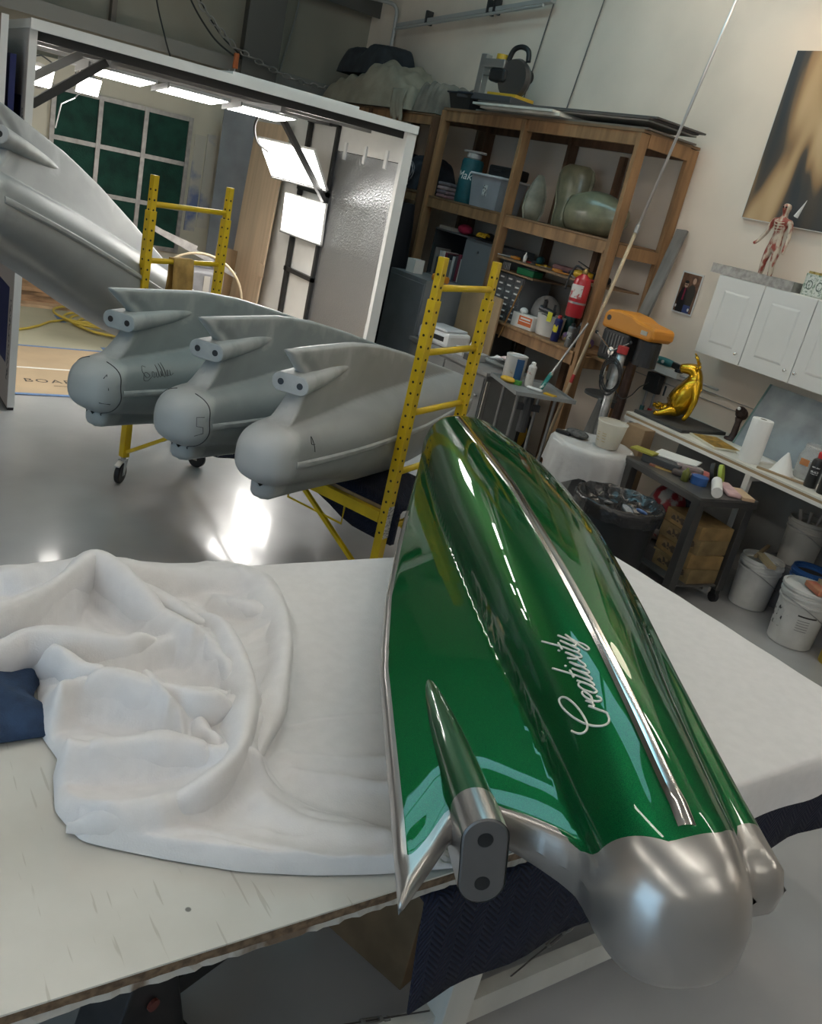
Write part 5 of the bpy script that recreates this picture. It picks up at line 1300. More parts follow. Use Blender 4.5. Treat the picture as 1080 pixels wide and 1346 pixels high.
# ------------------------------------------------------------------ things on and around the shelving
rng = random.Random(11)
def one(name, label, cat, mb, m, group=None, **k):
    o = mb.build(name, m, None, **k); return tag(o, label, cat, group)
def rbox(w_, d_, h_): return MB().box(-w_/2, w_/2, -d_/2, d_/2, 0, h_)
def at_(mb, x, y, z, rz=0, rx=0, ry=0): return mb.xf(Matrix.Translation((x, y, z)) @ Matrix.Rotation(rz, 4, 'Z') @ Matrix.Rotation(ry, 4, 'Y') @ Matrix.Rotation(rx, 4, 'X'))
grey_m = mat('grey_enamel', (.13,.135,.14), .45, var=.12, scale=4)
black_p = mat('black_plastic', (.015,.015,.016), .45)
teal = mat('teal_fabric', (.01,.095,.11), .6, var=.2, scale=18)
whitep = mat('white_plastic', (.74,.73,.70), .4)
# boards stacked on the shelf top
bs = [(4.82,6.90,.0,.012,(.20,.17,.14)),(5.68,6.72,-.09,.020,(.62,.58,.50)),(5.74,6.80,-.12,.018,(.66,.62,.54)),(4.84,6.85,.0,.010,(.45,.42,.37)),(4.80,6.6,-.03,.010,(.12,.10,.09)),(4.76,6.9,.0,.012,(.09,.08,.075))]
z = 2.747; labs = ['dark board at the bottom of the stack on the shelving top','cream board second from below in the stack on the shelving top','thick cream board in the middle of the stack on the shelving top','greyish board above the thick cream one on the shelving top','dark thin board second from the top of the stack','black board topping the stack on the shelving, its end jutting out']
for (y0, y1, dx, th, c), lab in zip(bs, labs):
    one('board', lab, 'board', MB().box(4.90+dx+.03, 5.46+dx, y0, y1, z, z+th), mat('board_%d' % int(c[0]*100), c, .7, var=.15, scale=5), 'boards stacked on the shelving'); z += th+.001
TOPZ = z
tub = thing('storage_tub', 'black plastic storage tub on the shelving top beside the boards', 'tub', (5.10, 7.15, 2.747))
MB().hexa([(-.17,-.14,0),(.17,-.14,0),(.17,.14,0),(-.17,.14,0),(-.2,-.17,.12),(.2,-.17,.12),(.2,.17,.12),(-.2,.17,.12)]).build('bin', black_p, tub)
MB().box(-.215,.215,-.185,.185,.12,.135).build('lid', mat('dark_blue_plastic', (.012,.018,.03), .4), tub, bevel=.004)
saw = thing('mitre_saw', 'mitre saw with upright rails and a black handle on top of the shelving', 'saw', (5.12, 6.88, TOPZ+.062), radians(8)); saw.scale = (1.2,1.25,1.2)
alu = mat('cast_alu', (.42,.42,.41), .35, .8); yel2 = mat('tool_yellow', (.55,.33,.02), .45)
MB().box(-.16,.16,-.28,.26,-.05,-.005).build('base', mat('dark_cast', (.08,.08,.085), .5, .3), saw, bevel=.006)
MB().box(-.10,.10,-.26,.02,-.005,.02).build('turntable', yel2, saw, bevel=.005)
MB().box(-.03,.03,.17,.23,-.005,.28).build('column', alu, saw, bevel=.005)
MB().box(-.03,.03,.10,.17,.14,.16).build('column_web', alu, saw)
MB().box(-.045,.045,-.03,.18,.19,.25).build('arm', alu, saw, bevel=.008)
MB().box(-.05,.05,-.06,.10,.10,.19).build('arm_guard', black_p, saw, bevel=.02)
bl_ = MB(); bl_.lathe([(.03,-.02),(.13,-.03),(.14,0),(.13,.03),(.03,.02)], 26); bl_.xf(Matrix.Translation((0,-.12,.13)) @ Matrix.Rotation(pi/2,4,'Y')); bl_.build('blade_guard', mat('guard_grey', (.09,.08,.075), .35, .4), saw, auto=30)
MB().cyl((.03,-.10,.16),(.16,-.10,.18),.05,n=18).build('motor', black_p, saw)
MB().tube(smooth_curve([(0,-.02,.24),(0,-.05,.32),(0,-.12,.345),(0,-.19,.32),(0,-.21,.25)], 5), .018, 10).build('handle', black_p, saw, smooth=True)
MB().cyl((0,.04,.25),(0,.04,.285),.045,n=18).build('knob', yel2, saw)
# canvas tarps on the corner shelving
def mound(name, label, m, x0, x1, y0, y1, z0, hf, nx=26, ny=40, cat='tarp'):
    rows = []
    for i in range(ny+1):
        a = i/ny; r = []
        for j in range(nx+1):
            b_ = j/nx; e = min(1, min(a, 1-a)*7)*min(1, min(b_, 1-b_)*6); e = sqrt(max(0, 1-(1-e)**2))
            r.append((x0+(x1-x0)*b_, y0+(y1-y0)*a, z0+.004+hf(a, b_)*e))
        rows.append(r)
    mb = MB(); mb.grid(rows); mb.add([rows[0][0], rows[0][-1], rows[-1][-1], rows[-1][0]], [(0,1,2,3)])
    return tag(mb.build(name, m, None, smooth=True), label, cat)
canvas = mat('canvas_tan', (.33,.295,.225), .95, var=.18, scale=5, bump=.2, bscale=60)
def h1(a, b_): return .23+.20*exp(-((a-.40)/.22)**2)+.03*sin(a*26+b_*6)*(.4+b_)+.02*sin(a*55-b_*9)+.02*sin(b_*13+a*7)
mound('canvas_tarp', 'rumpled tan canvas tarp heaped on the corner shelving', canvas, 4.86, 5.5, 7.95, 9.80, 2.678, h1)
def h2(a, b_): return .25+.025*sin(a*21+b_*9)+.02*sin(a*37-b_*4)+.015*sin(b_*17)
mound('canvas_tarp', 'grey-brown folded canvas bundle next to the mitre saw', mat('canvas_dull', (.21,.185,.15), .95, var=.25, scale=6, bump=.2, bscale=60), 4.92, 5.48, 7.50, 7.94, 2.678, h2)
mound('dark_bundle', 'dark blue-grey rolled bundle behind the tan tarp', mat('dark_cloth', (.032,.036,.042), .95, var=.3, scale=8), 5.0, 5.5, 8.85, 9.80, 3.0, lambda a, b_: .26+.03*sin(a*19+b_*7)+.03*sin(a*8), cat='bundle')
# draped corner that hangs over the front
rows = []
for i in range(12):
    a = i/11; rows.append([(4.86-.02*sin(pi*a)-.012*sin(j*1.7+i*.5)*a, 7.98+.26*j/13*(1-.25*a), 2.86-.28*a-.02*sin(j*.9)*a) for j in range(14)])
one('canvas_corner', 'loose tan canvas corner hanging over the shelving edge', 'tarp', MB().grid(rows), canvas, smooth=True, solid=.006)
# dark clothing and cords on the corner shelf
mound('jacket_pile', 'dark pile of folded jackets and cords on the corner shelf', mat('jacket_dark', (.03,.032,.042), .9, var=.5, scale=9), 4.95, 5.45, 7.60, 8.5, 1.986, lambda a, b_: .22+.08*sin(a*9)+.04*sin(a*23+b_*8), cat='clothing')
mound('jacket_pile', 'dark blue garment stacked at the rear of the corner shelf', mat('jacket_navy', (.014,.018,.032), .9, var=.4, scale=9), 5.0, 5.45, 8.74, 9.6, 1.986, lambda a, b_: .30+.05*sin(a*11)+.03*sin(a*27+b_*5), cat='clothing')
cc = []
for i in range(90):
    a = i/90*2*pi*4; cc.append((4.90+.03*sin(i*.2), 7.78+.11*cos(a), 2.14+.10*sin(a)))
one('cable_coil', 'grey cable coil hanging in front of the dark jackets', 'cable', MB().tube(cc, .006, 6), mat('cable_grey', (.14,.14,.15), .6), smooth=True)
# middle shelf, far bay
for i, (c, lab) in enumerate((((.28,.15,.16),'dusty pink folded cloth at the bottom of the small stack'),((.20,.14,.16),'mauve folded cloth second in the small stack'),((.33,.24,.24),'pale pink folded cloth third in the small stack'),((.16,.13,.14),'dark folded cloth topping the small stack'))):
    one('folded_cloth', lab+' on the middle shelf', 'cloth', at_(rbox(.22,.16,.034), 5.10, 7.245, 1.976+i*.036, .1*(i-1)), mat('cloth_%d' % i, c, .9, var=.2, scale=14), 'folded cloths on the middle shelf', bevel=.012)
jug = thing('insulated_jug', 'teal insulated jug with lettering and a pale lid on the middle shelf', 'jug', (5.12, 7.02, 1.976)); jug.scale = (1.12,1.12,1.2)
MB().lathe([(.085,0),(.09,.01),(.09,.30),(.08,.32)], 24).build('body', teal, jug, auto=35)
MB().lathe([(.05,.32),(.06,.33),(.06,.36),(.045,.365)], 18).build('neck', mat('lid_pale', (.50,.48,.46), .5), jug, auto=35)
MB().box(-.03,.03,-.12,.12,.365,.382).build('handle', mat('lid_pale', (.50,.48,.46), .5), jug, bevel=.004)
def wrap_text(body, nm, m, par, size, r, z, a0):
    t = text_obj(body, nm, m, par, size, Matrix.Identity(4), extrude=.0, shear=.25)
    for v in t.data.vertices:
        a = a0-v.co.x/r; v.co = Vector((r*cos(a)*-1, r*sin(a), z+v.co.y))
    return t
wrap_text('Makita', 'lettering', mat('print_white2', (.78,.77,.74), .5), jug, .085, .0915, .17, .47)
bin_ = thing('clear_bin', 'clear plastic storage bin with a label on the middle shelf', 'bin', (5.14, 6.60, 1.976))
frost = mat('frosted_plastic', (.40,.42,.45), .3, trans=.25, var=.1)
MB().hexa([(-.13,-.19,0),(.13,-.19,0),(.13,.19,0),(-.13,.19,0),(-.15,-.215,.26),(.15,-.215,.26),(.15,.215,.26),(-.15,.215,.26)]).build('tub', frost, bin_)
MB().box(-.165,.165,-.23,.23,.26,.28).build('lid', mat('lid_white', (.62,.62,.62), .4), bin_, bevel=.006)
MB().box(-.147,-.144,-.04,.02,.10,.19).build('label', mat('label_white', (.6,.6,.58), .7, col2=(.12,.12,.12), scale=50, lo=.4, hi=.47), bin_)
case = thing('tool_case', 'black tool case resting on the clear bin', 'case', (5.18, 6.56, 2.257), radians(6))
MB().box(-.10,.10,-.17,.15,0,.09).build('shell', black_p, case, bevel=.015)
MB().tube([(-.10,-.06,.05),(-.13,-.05,.05),(-.13,.05,.05),(-.10,.06,.05)], .008, 8).build('handle', black_p, case)
# fibreglass moulds, near bay
fib = mat('fibreglass', (.20,.195,.125), .3, var=.35, scale=7, bump=.15, bscale=18, coat=.3)
def mould(name, label, pts, rad, m, loc, rz, flatx=.6):
    t = thing(name, label, 'mould', loc, rz, 'fibreglass moulds on the shelf')
    rows = []; n = 18
    for (x, z_), r in zip(pts, rad): rows.append([(x+flatx*r*cos(2*pi*k/n)*(1+.06*sin(3*k+z_*30)), r*sin(2*pi*k/n)*(1+.05*sin(2*k+z_*40)), z_) for k in range(n)])
    mb = MB(); mb.grid(rows, closed=True); mb.f.append(tuple(range(n))[::-1]); mb.f.append(tuple(range((len(rows)-1)*n, len(rows)*n))); mb.mi += [0, 0]
    mb.build('shell', m, t, smooth=True)
    fl = []
    for (x, z_), r in zip(pts, rad): fl.append((x, r*1.13, z_))
    for (x, z_), r in list(zip(pts, rad))[::-1]: fl.append((x, -r*1.13, z_))
    MB().prism([(p[1], p[2]) for p in fl], 0, pts[0][0]-.006, pts[0][0]+.006).build('flange', m, t)
    return t
mould('torso_mould', 'tall olive fibreglass torso mould standing upright on the middle shelf', [(0,0),(0,.06),(.01,.16),(.01,.28),(.0,.40),(.0,.46),(0,.49)], [.12,.125,.13,.155,.16,.14,.09], fib, (5.24, 5.74, 1.976), .2)
mould('half_mould', 'narrow olive fibreglass half mould leaning at the middle post', [(0,0),(0,.08),(.0,.2),(.0,.3),(.0,.36)], [.06,.085,.08,.05,.02], mat('fibreglass_pale', (.27,.26,.20), .4, var=.3, scale=8), (5.12, 6.04, 1.976), 1.1, .35)
m3 = thing('belly_mould', 'broad olive fibreglass mould with a red inner rim lying on the middle shelf', 'mould', (5.16, 5.28, 1.976), .15, 'fibreglass moulds on the shelf')
rows = []; n = 22
for i in range(15):
    t_ = i/14; y = .27-.50*t_; r = .05+.12*sin(pi*min(1, .18+t_*.78))**.7; zc = .135+.02*t_
    rows.append([(r*.9*cos(2*pi*k/n), y, max(0, zc+r*sin(2*pi*k/n)*(1+.06*sin(5*t_+k)))) for k in range(n)])
mb = MB(); mb.grid(rows, closed=True); mb.f.append(tuple(range(14*n, 15*n))); mb.mi.append(0); mb.build('shell', fib, m3, smooth=True)
mb = MB(); mb.add([(p[0]*1.02, p[1]+.002, p[2]) for p in rows[0]], [tuple(range(n))]); mb.build('red_rim', mat('gel_red', (.14,.025,.015), .5), m3)
mb = MB(); mb.tube([(p[0]*1.06, p[1]+.003, p[2]) for p in rows[0]], .008, 6, closed=True); mb.build('rim', fib, m3, smooth=True)

# ---- hand tools on the tool shelf
orange = mat('tool_orange', (.55,.20,.02), .45); redp = mat('tool_red', (.40,.03,.03), .45); steel_t = mat('tool_steel', (.35,.35,.35), .35, .9); bluep = mat('tool_blue', (.03,.06,.20), .45)
def screwdriver(label, x, y, z_, rz, m, L=.2):
    t = thing('screwdriver', label, 'screwdriver', (x, y, z_+.013), rz, 'hand tools on the tool shelf')
    h = MB().lathe([(.006,0),(.012,.004),(.013,.05),(.010,.075),(.012,.088),(.006,.09)], 12); h.xf(Matrix.Rotation(pi/2,4,'Y')); h.build('grip', m, t, smooth=True)
    MB().cyl((.09,0,0),(L,0,0),.003,n=8).build('shaft', steel_t, t); return t
def drill(label, x, y, z_, rz, m):
    t = thing('cordless_drill', label, 'drill', (x, y, z_+.035), rz, 'hand tools on the tool shelf')
    MB().tube([(-.09,0,0),(-.05,0,0),(.03,0,0),(.06,0,0)], [.026,.032,.032,.022], 14).build('motor_housing', m, t, smooth=True)
    MB().cyl((.06,0,0),(.10,0,0),.018,.012,n=14).build('chuck', black_p, t)
    MB().bar((-.04,0,-.02),(-.05,.10,-.024),.03,.02).build('grip', black_p, t); MB().box(-.09,-.01,.10,.14,-.034,.0).build('battery', black_p, t, bevel=.004); return t
def plier(label, x, y, z_, rz, m):
    t = thing('pliers', label, 'pliers', (x, y, z_+.008), rz, 'hand tools on the tool shelf')
    for s in (1, -1): MB().tube(smooth_curve([(0,0,0),(.05,s*.012,0),(.09,s*.022,0),(.13,s*.018,0)], 4), .0065, 8).build('handle', m, t, smooth=True)
    MB().bar((0,0,0),(-.06,0,0),.02,.008).build('jaws', steel_t, t); return t
TS = 1.638
drill('yellow cordless drill at the right end of the tool shelf', 5.06, 5.20, TS, 2.2, yel2)
drill('teal cordless drill at the back of the tool shelf', 5.25, 5.92, TS, .7, teal)
for i, (y, a, m_, lab) in enumerate(((6.05,.6,redp,'screwdriver with red grip at the post end of the tool shelf'),(5.96,2.4,orange,'screwdriver with orange grip near the tool shelf post'),(5.62,1.0,yel2,'screwdriver with yellow grip in the middle of the tool shelf'),(5.42,2.0,orange,'screwdriver with orange grip beside the yellow drill'),(5.02,2.7,redp,'screwdriver with red grip by the extinguisher post'))): screwdriver(lab, 5.06, y, TS, a, m_)
for i, (x, y, a, m_, lab) in enumerate(((5.05,5.80,1.2,redp,'pliers with red handles on the tool shelf edge'),(5.12,5.52,.4,bluep,'pliers with blue handles in the tool shelf middle'),(5.05,5.32,2.0,orange,'pliers with orange handles near the right end of the tool shelf'),(5.18,5.70,2.9,yel2,'pliers with yellow handles behind the others'))): plier(lab, x, y, TS, a, m_)
one('tool_pouch', 'dusty rose tool pouch among the tools', 'pouch', at_(rbox(.10,.22,.05), 5.24, 5.58, TS, .4), mat('rose_cloth', (.25,.13,.13), .9, var=.3, scale=20), bevel=.02)
one('tool_pouch', 'black tool roll at the back right of the tool shelf', 'pouch', at_(rbox(.12,.26,.06), 5.26, 5.22, TS, -.2), black_p, bevel=.025)
one('glue_tube', 'small white glue tube standing on the tool shelf', 'tube', MB().lathe([(.014,0),(.016,.05),(.006,.065),(.004,.085)], 12, c=(5.03,5.87,TS)), whitep, smooth=True)
gt = thing('blade_case', 'green plastic case with white label on the half shelf', 'case', (5.06, 5.80, 1.538), .1)
MB().box(-.06,.06,-.10,.10,0,.055).build('shell', mat('case_green', (.005,.14,.05), .35), gt, bevel=.008)
MB().box(-.03,.03,-.05,.02,.055,.057).build('label', mat('label_plain', (.7,.7,.68), .7), gt)
for i in range(5): one('drill_bit', 'drill bit standing on the half shelf by the post', 'drill bit', MB().cyl((5.0, 6.09-i*.022, 1.538), (5.0, 6.09-i*.022, 1.60), .005, n=8), steel_t, 'drill bits on the half shelf')
# ---- bench level
BZ_ = 1.126
dr = thing('parts_organizer', 'grey parts organizer with rows of small drawers on the bench', 'organizer', (5.02, 5.94, BZ_))
MB().box(-.02,.28,-.17,.17,0,.385).build('carcass', grey_m, dr)
for r_ in range(7):
    for c_ in range(3):
        y0 = -.163+c_*.110; z0 = .008+r_*.0535
        d_ = MB().box(-.028,-.02,y0,y0+.104,z0,z0+.047).build('drawer', mat('drawer_smoke', (.10,.105,.11), .35), dr)
        MB().box(-.034,-.028,y0+.03,y0+.075,z0+.018,z0+.03).build('drawer_label', mat('label_plain', (.7,.7,.68), .7), d_)
one('brown_stick', 'thin brown wooden stick leaning on the parts organizer', 'stick', MB().cyl((4.90,5.80,1.0),(4.96,5.74,1.46),.007,n=8), mat('stick_brown', (.25,.12,.03), .6))
wb = thing('wipes_box', 'white and orange wipes box with a tissue on the bench', 'box', (5.04, 5.67, BZ_), .12)
MB().box(-.05,.05,-.12,.12,0,.115).build('carton', mat('carton_white', (.66,.64,.60), .6), wb, bevel=.002)
MB().box(-.0515,-.05,-.11,.04,.025,.10).build('orange_panel', mat('print_orange', (.60,.13,.03), .6), wb)
MB().box(-.0520,-.0515,-.10,.03,.055,.062).build('printed_line', mat('label_plain', (.7,.7,.68), .7), wb)
MB().box(-.0520,-.0515,-.09,.02,.075,.088).build('printed_line', mat('label_plain', (.7,.7,.68), .7), wb)
mb = MB(); mb.ball((0,.05,.135), .03, .04, .028); mb.build('tissue', mat('paper_white', (.72,.71,.68), .8), wb)
bk = thing('open_bucket', 'white bucket with a dark strap and clutter on the bench', 'bucket', (5.12, 5.46, BZ_))
MB().lathe([(.10,0),(.105,.01),(.118,.16),(.122,.165)], 26, cap=True).build('pail', whitep, bk, auto=40)
mb = MB(); mb.tube([(-.112*cos(a), .112*sin(a)-.02, .02+.15*abs(cos(a*.9))) for a in [k*.12-.6 for k in range(11)]], .004, 6); mb.build('strap', black_p, bk)
one('spray_gun', 'dark spray gun lying on the white bucket', 'spray gun', MB().cyl((5.10,5.42,1.31),(5.06,5.56,1.33),.025,n=12).cyl((5.07,5.52,1.33),(5.05,5.50,1.40),.018,n=10).bar((5.10,5.43,1.31),(5.05,5.38,1.38),.02,.03), mat('gun_metal', (.06,.06,.065), .35, .7))
one('tag_card', 'bright yellow tag card on the white bucket', 'card', at_(rbox(.004,.05,.075), 5.0, 5.36, 1.255, .1), mat('neon_yellow', (.55,.52,.02), .6))
one('plastic_bag', 'crumpled clear plastic bag behind the wipes box', 'bag', MB().ball((5.22,5.66,BZ_+.15), .12, .14, .15, 18, 12), mat('bag_clear', (.45,.45,.45), .25, trans=.5, bump=.8, bscale=16), smooth=True)
one('teal_bottle', 'dark teal bottle at the back of the bench', 'bottle', MB().lathe([(.045,0),(.048,.02),(.048,.26),(.02,.30),(.02,.33)], 18, c=(5.36,5.50,BZ_)), mat('teal_dark', (.005,.06,.055), .3), smooth=True)
one('grey_pipe', 'grey pipe standing at the back of the bench', 'pipe', MB().cyl((5.38,5.30,BZ_),(5.38,5.29,BZ_+.28),.03,n=16), mat('pvc_grey', (.12,.125,.12), .5))
one('chip_bag', 'purple and yellow bag lying behind the spray cans', 'bag', at_(rbox(.14,.26,.08), 5.22, 5.20, BZ_, .1), mat('bag_purple', (.10,.05,.16), .4, col2=(.45,.36,.03), scale=9, lo=.45, hi=.52), bevel=.03)
def aerosol(label, x, y, z_, body, cap, h=.19, r=.031, band=None):
    t = thing('spray_can', label, 'spray can', (x, y, z_), 0, 'spray cans')
    MB().lathe([(r*.92,0),(r,.005),(r,h*.80),(r*.75,h*.86),(r*.5,h*.87)], 20).build('can', body, t, auto=30)
    MB().lathe([(r*.55,h*.865),(r*.55,h*.97),(r*.3,h)], 14).build('cap', cap, t, auto=30)
    if band:
        rows = [[(-(r+.0008)*cos(a), -(r+.0008)*sin(a), zz) for a in [k*.14-.7 for k in range(13)]] for zz in (h*.35, h*.62)]
        MB().grid(rows).build('label', band, t)
    return t
aerosol('blue spray can with a yellow emblem on the bench', 5.0, 5.24, BZ_, mat('can_blue', (.012,.02,.12), .35), redp, .21, .034, mat('emblem_yellow', (.60,.50,.02), .5, col2=(.015,.02,.12), scale=38, lo=.42, hi=.47))
aerosol('grey spray can beside the blue one on the bench', 4.98, 5.05, BZ_, mat('can_grey', (.20,.20,.20), .35, .3), black_p, .19, .032, mat('label_dull', (.4,.4,.4), .5, col2=(.05,.05,.05), scale=60, lo=.42, hi=.5))
aerosol('black spray can at the back of the bench end', 5.06, 4.96, BZ_, black_p, black_p, .20, .031)
aerosol('black spray can between the grey can and the post', 5.10, 5.08, BZ_, black_p, mat('cap_grey', (.2,.2,.2), .5), .20, .031)
# green-sleeved sprayer and bottle beyond the post
spb = thing('trigger_bottle', 'green and white trigger spray bottle at the bench end beyond the post', 'bottle', (5.108, 4.775, 1.126))
MB().lathe([(.04,0),(.042,.01),(.042,.14),(.02,.18),(.014,.20)], 18).build('bottle', mat('bottle_green', (.02,.30,.04), .4, col2=(.5,.5,.45), scale=14, lo=.4, hi=.44), spb, smooth=True)
MB().bar((.02,0,.205),(-.055,0,.225),.02,.03).build('trigger_head', whitep, spb, bevel=.004)
spc = thing('trigger_bottle', 'white trigger spray bottle with red head at the bench end', 'bottle', (5.108, 4.65, 1.126))
MB().lathe([(.04,0),(.042,.01),(.042,.17),(.02,.20),(.014,.22)], 18).build('bottle', whitep, spc, smooth=True)
MB().bar((.02,0,.225),(-.055,0,.245),.02,.03).build('trigger_head', redp, spc, bevel=.004)
# fire extinguisher on the post
fe = thing('fire_extinguisher', 'red fire extinguisher hanging on the shelving post', 'fire extinguisher', (4.83, 4.93, 1.38))
rd = mat('extinguisher_red', (.42,.012,.022), .3, coat=.5)
MB().lathe([(.058,0),(.066,.012),(.067,.24),(.058,.285),(.03,.31),(.022,.32)], 28).build('cylinder', rd, fe, auto=35)
rows = [[(-.0685*cos(a), -.0685*sin(a), zz) for a in [k*.13-1.0 for k in range(17)]] for zz in (.14, .24)]
MB().grid(rows).build('label', mat('extinguisher_label', (.62,.58,.55), .5, col2=(.45,.10,.10), scale=30, lo=.40, hi=.46), fe)
MB().lathe([(.0685,.10),(.0685,.115)], 28, cap=False).build('strap', mat('strap_steel', (.35,.33,.32), .4, .7), fe)
MB().lathe([(.02,.32),(.022,.335),(.015,.36)], 14).build('valve', mat('brass', (.35,.25,.10), .35, .9), fe)
MB().bar((.03,0,.35),(-.085,.02,.365),.02,.006).bar((.03,0,.365),(-.075,.02,.40),.02,.006).build('lever', black_p, fe)
MB().tube(smooth_curve([(0,.02,.345),(-.03,.075,.36),(-.05,.10,.28),(-.055,.105,.18)], 6), .008, 8).build('discharge_hose', black_p, fe, smooth=True)
# steel cupboard in the far bay
sc_ = thing('steel_cupboard', 'grey steel cupboard half open with packed shelves in the far bay', 'cupboard', (5.05, 6.70, 0))
MB().box(-.02,.38,-.48,.02,0,1.70).build('closed_half', grey_m, sc_)
MB().box(-.035,-.02,-.475,.015,.05,1.68).build('door', mat('grey_door', (.17,.18,.19), .4), sc_, bevel=.003)
MB().cyl((-.045,-.20,1.60),(-.035,-.20,1.60),.012,n=12).build('lock', steel_t, sc_)
MB().box(.36,.38,.02,.55,0,1.70).box(-.02,.36,.54,.55,0,1.70).build('open_carcass', mat('cupboard_inside', (.035,.037,.04), .6), sc_)
for z_ in (.9, 1.27, 1.695): MB().box(-.02,.36,.02,.54,z_,z_+.015).build('shelf', grey_m, sc_)
for i in range(11):
    y = 6.76+i*.043; h = rng.uniform(.16,.27); c = rng.choice([(.5,.48,.45),(.08,.08,.09),(.24,.22,.2),(.18,.03,.05),(.55,.53,.5),(.03,.03,.035)])
    one('binder', ['pale','narrow','tall','short','leaning','glossy','worn','plain','thick','thin','creased'][i]+' binder packed upright on the cupboard shelf', 'binder', at_(rbox(.16,.034,h), 5.13, y, 1.286, 0, rng.uniform(-.03,.03)), mat('binder_%d' % int(c[0]*100), c, .6), 'binders in the steel cupboard')
gl_ = thing('work_gloves', 'yellow and black work gloves on top of the steel cupboard', 'gloves', (5.08, 6.52, 1.712), .3)
for i in range(4): MB().tube(smooth_curve([(0,-.03+i*.024,.04),(-.05,-.035+i*.026,.05),(-.085,-.04+i*.028,.025)], 4), .012, 8).build('finger', yel2, gl_, smooth=True)
MB().ball((.05,.0,.035), .07, .055, .034).build('cuff', black_p, gl_, smooth=True)
one('red_rag', 'crumpled red rag on top of the steel cupboard', 'rag', MB().ball((5.10,6.88,1.755), .06, .09, .045, 12, 8), mat('rag_red', (.35,.02,.06), .9, bump=.8, bscale=30), smooth=True)
one('flat_box', 'flat pale box on top of the steel cupboard', 'box', at_(rbox(.12,.2,.03), 5.08, 7.08, 1.712), mat('pale_box', (.4,.38,.34), .7))
# tall black-covered stand, low grey locker, plywood panel, bench cabinet
rows = []
for i in range(14):
    a = i/13; rr = []
    for k in range(40):
        t_ = 2*pi*k/40; cx, sy = cos(t_), sin(t_); f = (abs(cx)**4+abs(sy)**4)**-.25
        w_ = 1+.04*sin(k*2.2+i*.4)*(1-a)
        rr.append((4.62+.22*f*cx*w_*(1-.12*a**6), 7.68+.50*f*sy*w_*(1-.12*a**6), 1.86*a))
    rows.append(rr)
mb = MB(); mb.grid(rows, closed=True); mb.f.append(tuple(range(13*40, 14*40))); mb.mi.append(0)
one('covered_stand', 'tall stand under a black cover between the booth and the shelving', 'covered stand', mb, mat('black_cover', (.004,.005,.009), .6, var=.3, scale=5, bump=.3, bscale=9), smooth=False, auto=50)
lk = thing('low_locker', 'grey steel locker beside the tall black cover', 'locker', (4.68, 6.72, 0))
MB().box(-.2,.2,-.30,.30,0,1.30).build('body', mat('locker_grey', (.15,.16,.165), .45, var=.1), lk, bevel=.004)
MB().box(-.208,-.2,-.285,.285,.05,1.26).build('door', mat('locker_grey', (.15,.16,.165), .45), lk, bevel=.003)
one('white_carton', 'small white carton on the grey locker', 'carton', at_(rbox(.12,.1,.12), 4.62, 6.85, 1.301, .2), mat('carton_white', (.66,.64,.60), .6))
one('orange_tool', 'orange power tool lying on the plywood panel edge', 'power tool', at_(MB().cyl((0,-.10,.03),(0,.05,.03),.03,n=12).bar((0,0,.03),(.02,.03,.10),.03,.03), 4.62, 6.46, 1.301, .4), orange)
one('plywood_sheet', 'brown plywood panel standing on the bench cabinet', 'plywood', at_(rbox(.018,.56,.50), 4.83, 6.06, .822, 0), mat('tan_ply2', (.30,.21,.12), .7, var=.25, scale=4, stretch=(1,1,.3)))
bc = thing('bench_cabinet', 'grey metal bench cabinet standing in front of the shelving', 'cabinet', (4.63, 5.80, 0))
gm2 = mat('cabinet_grey', (.17,.17,.165), .45, var=.2, scale=3)
MB().box(-.22,.24,-.56,.55,.02,.79).build('body', gm2, bc, bevel=.004)
MB().box(-.24,.26,-.58,.57,.79,.82).build('top', mat('bench_top', (.22,.21,.20), .5, var=.2), bc, bevel=.004)
for y in (-.55,.01): MB().box(-.232,-.22,y,y+.53,.05,.77).build('door', gm2, bc, bevel=.003)
MB().cyl((-.245,-.52,.62),(-.245,-.40,.62),.008,n=8).build('handle', steel_t, bc)
MB().bar((-.20,-.575,.05),(-.20,-.575,.75),.03,.012).build('edge_angle', alu, bc)
vac = thing('white_machine', 'white boxy machine with a rounded front on the bench cabinet', 'machine', (4.60, 6.17, .821), .2)
MB().box(-.15,.15,-.20,.17,0,.13).build('body', mat('machine_white', (.70,.69,.68), .4), vac, bevel=.03)
MB().box(-.15,.12,-.17,.14,.13,.15).build('lid', mat('machine_lid', (.62,.62,.64), .4), vac, bevel=.01)
MB().box(-.152,-.148,-.15,.1,.05,.09).build('grille', black_p, vac)
lr = random.Random(5)
for i, (x, y, w_, d_, h_, c, lab) in enumerate(((4.55,5.78,.10,.10,.07,(.55,.54,.52),'white plug box on the bench cabinet'),(4.50,5.60,.06,.12,.05,(.06,.06,.06),'black clamp block on the bench cabinet'),(4.62,5.62,.10,.08,.06,(.35,.35,.34),'grey fitting on the bench cabinet'),(4.78,5.52,.22,.28,.02,(.25,.27,.27),'grey-green sheet at the bottom of the sheet pile'),(4.76,5.50,.22,.26,.02,(.32,.34,.33),'pale sheet in the middle of the sheet pile'),(4.78,5.47,.20,.26,.018,(.20,.21,.21),'dark sheet on top of the sheet pile'))):
    zz = .821+(0 if i < 4 else .0205*(i-3))
    one('bench_item', lab, ['box','clamp','fitting','sheet','sheet','sheet'][i], at_(rbox(w_,d_,h_), x, y, zz, lr.uniform(-.3,.3)), mat('bi_%d' % i, c, .55), bevel=.004)
ring_ = [(4.64+.06*cos(a*.3), 5.74, .895+.06*sin(a*.3)) for a in range(21)]
one('tape_roll', 'white tape roll standing on the bench cabinet', 'tape', MB().tube(ring_, .016, 8, closed=True), whitep, smooth=True)
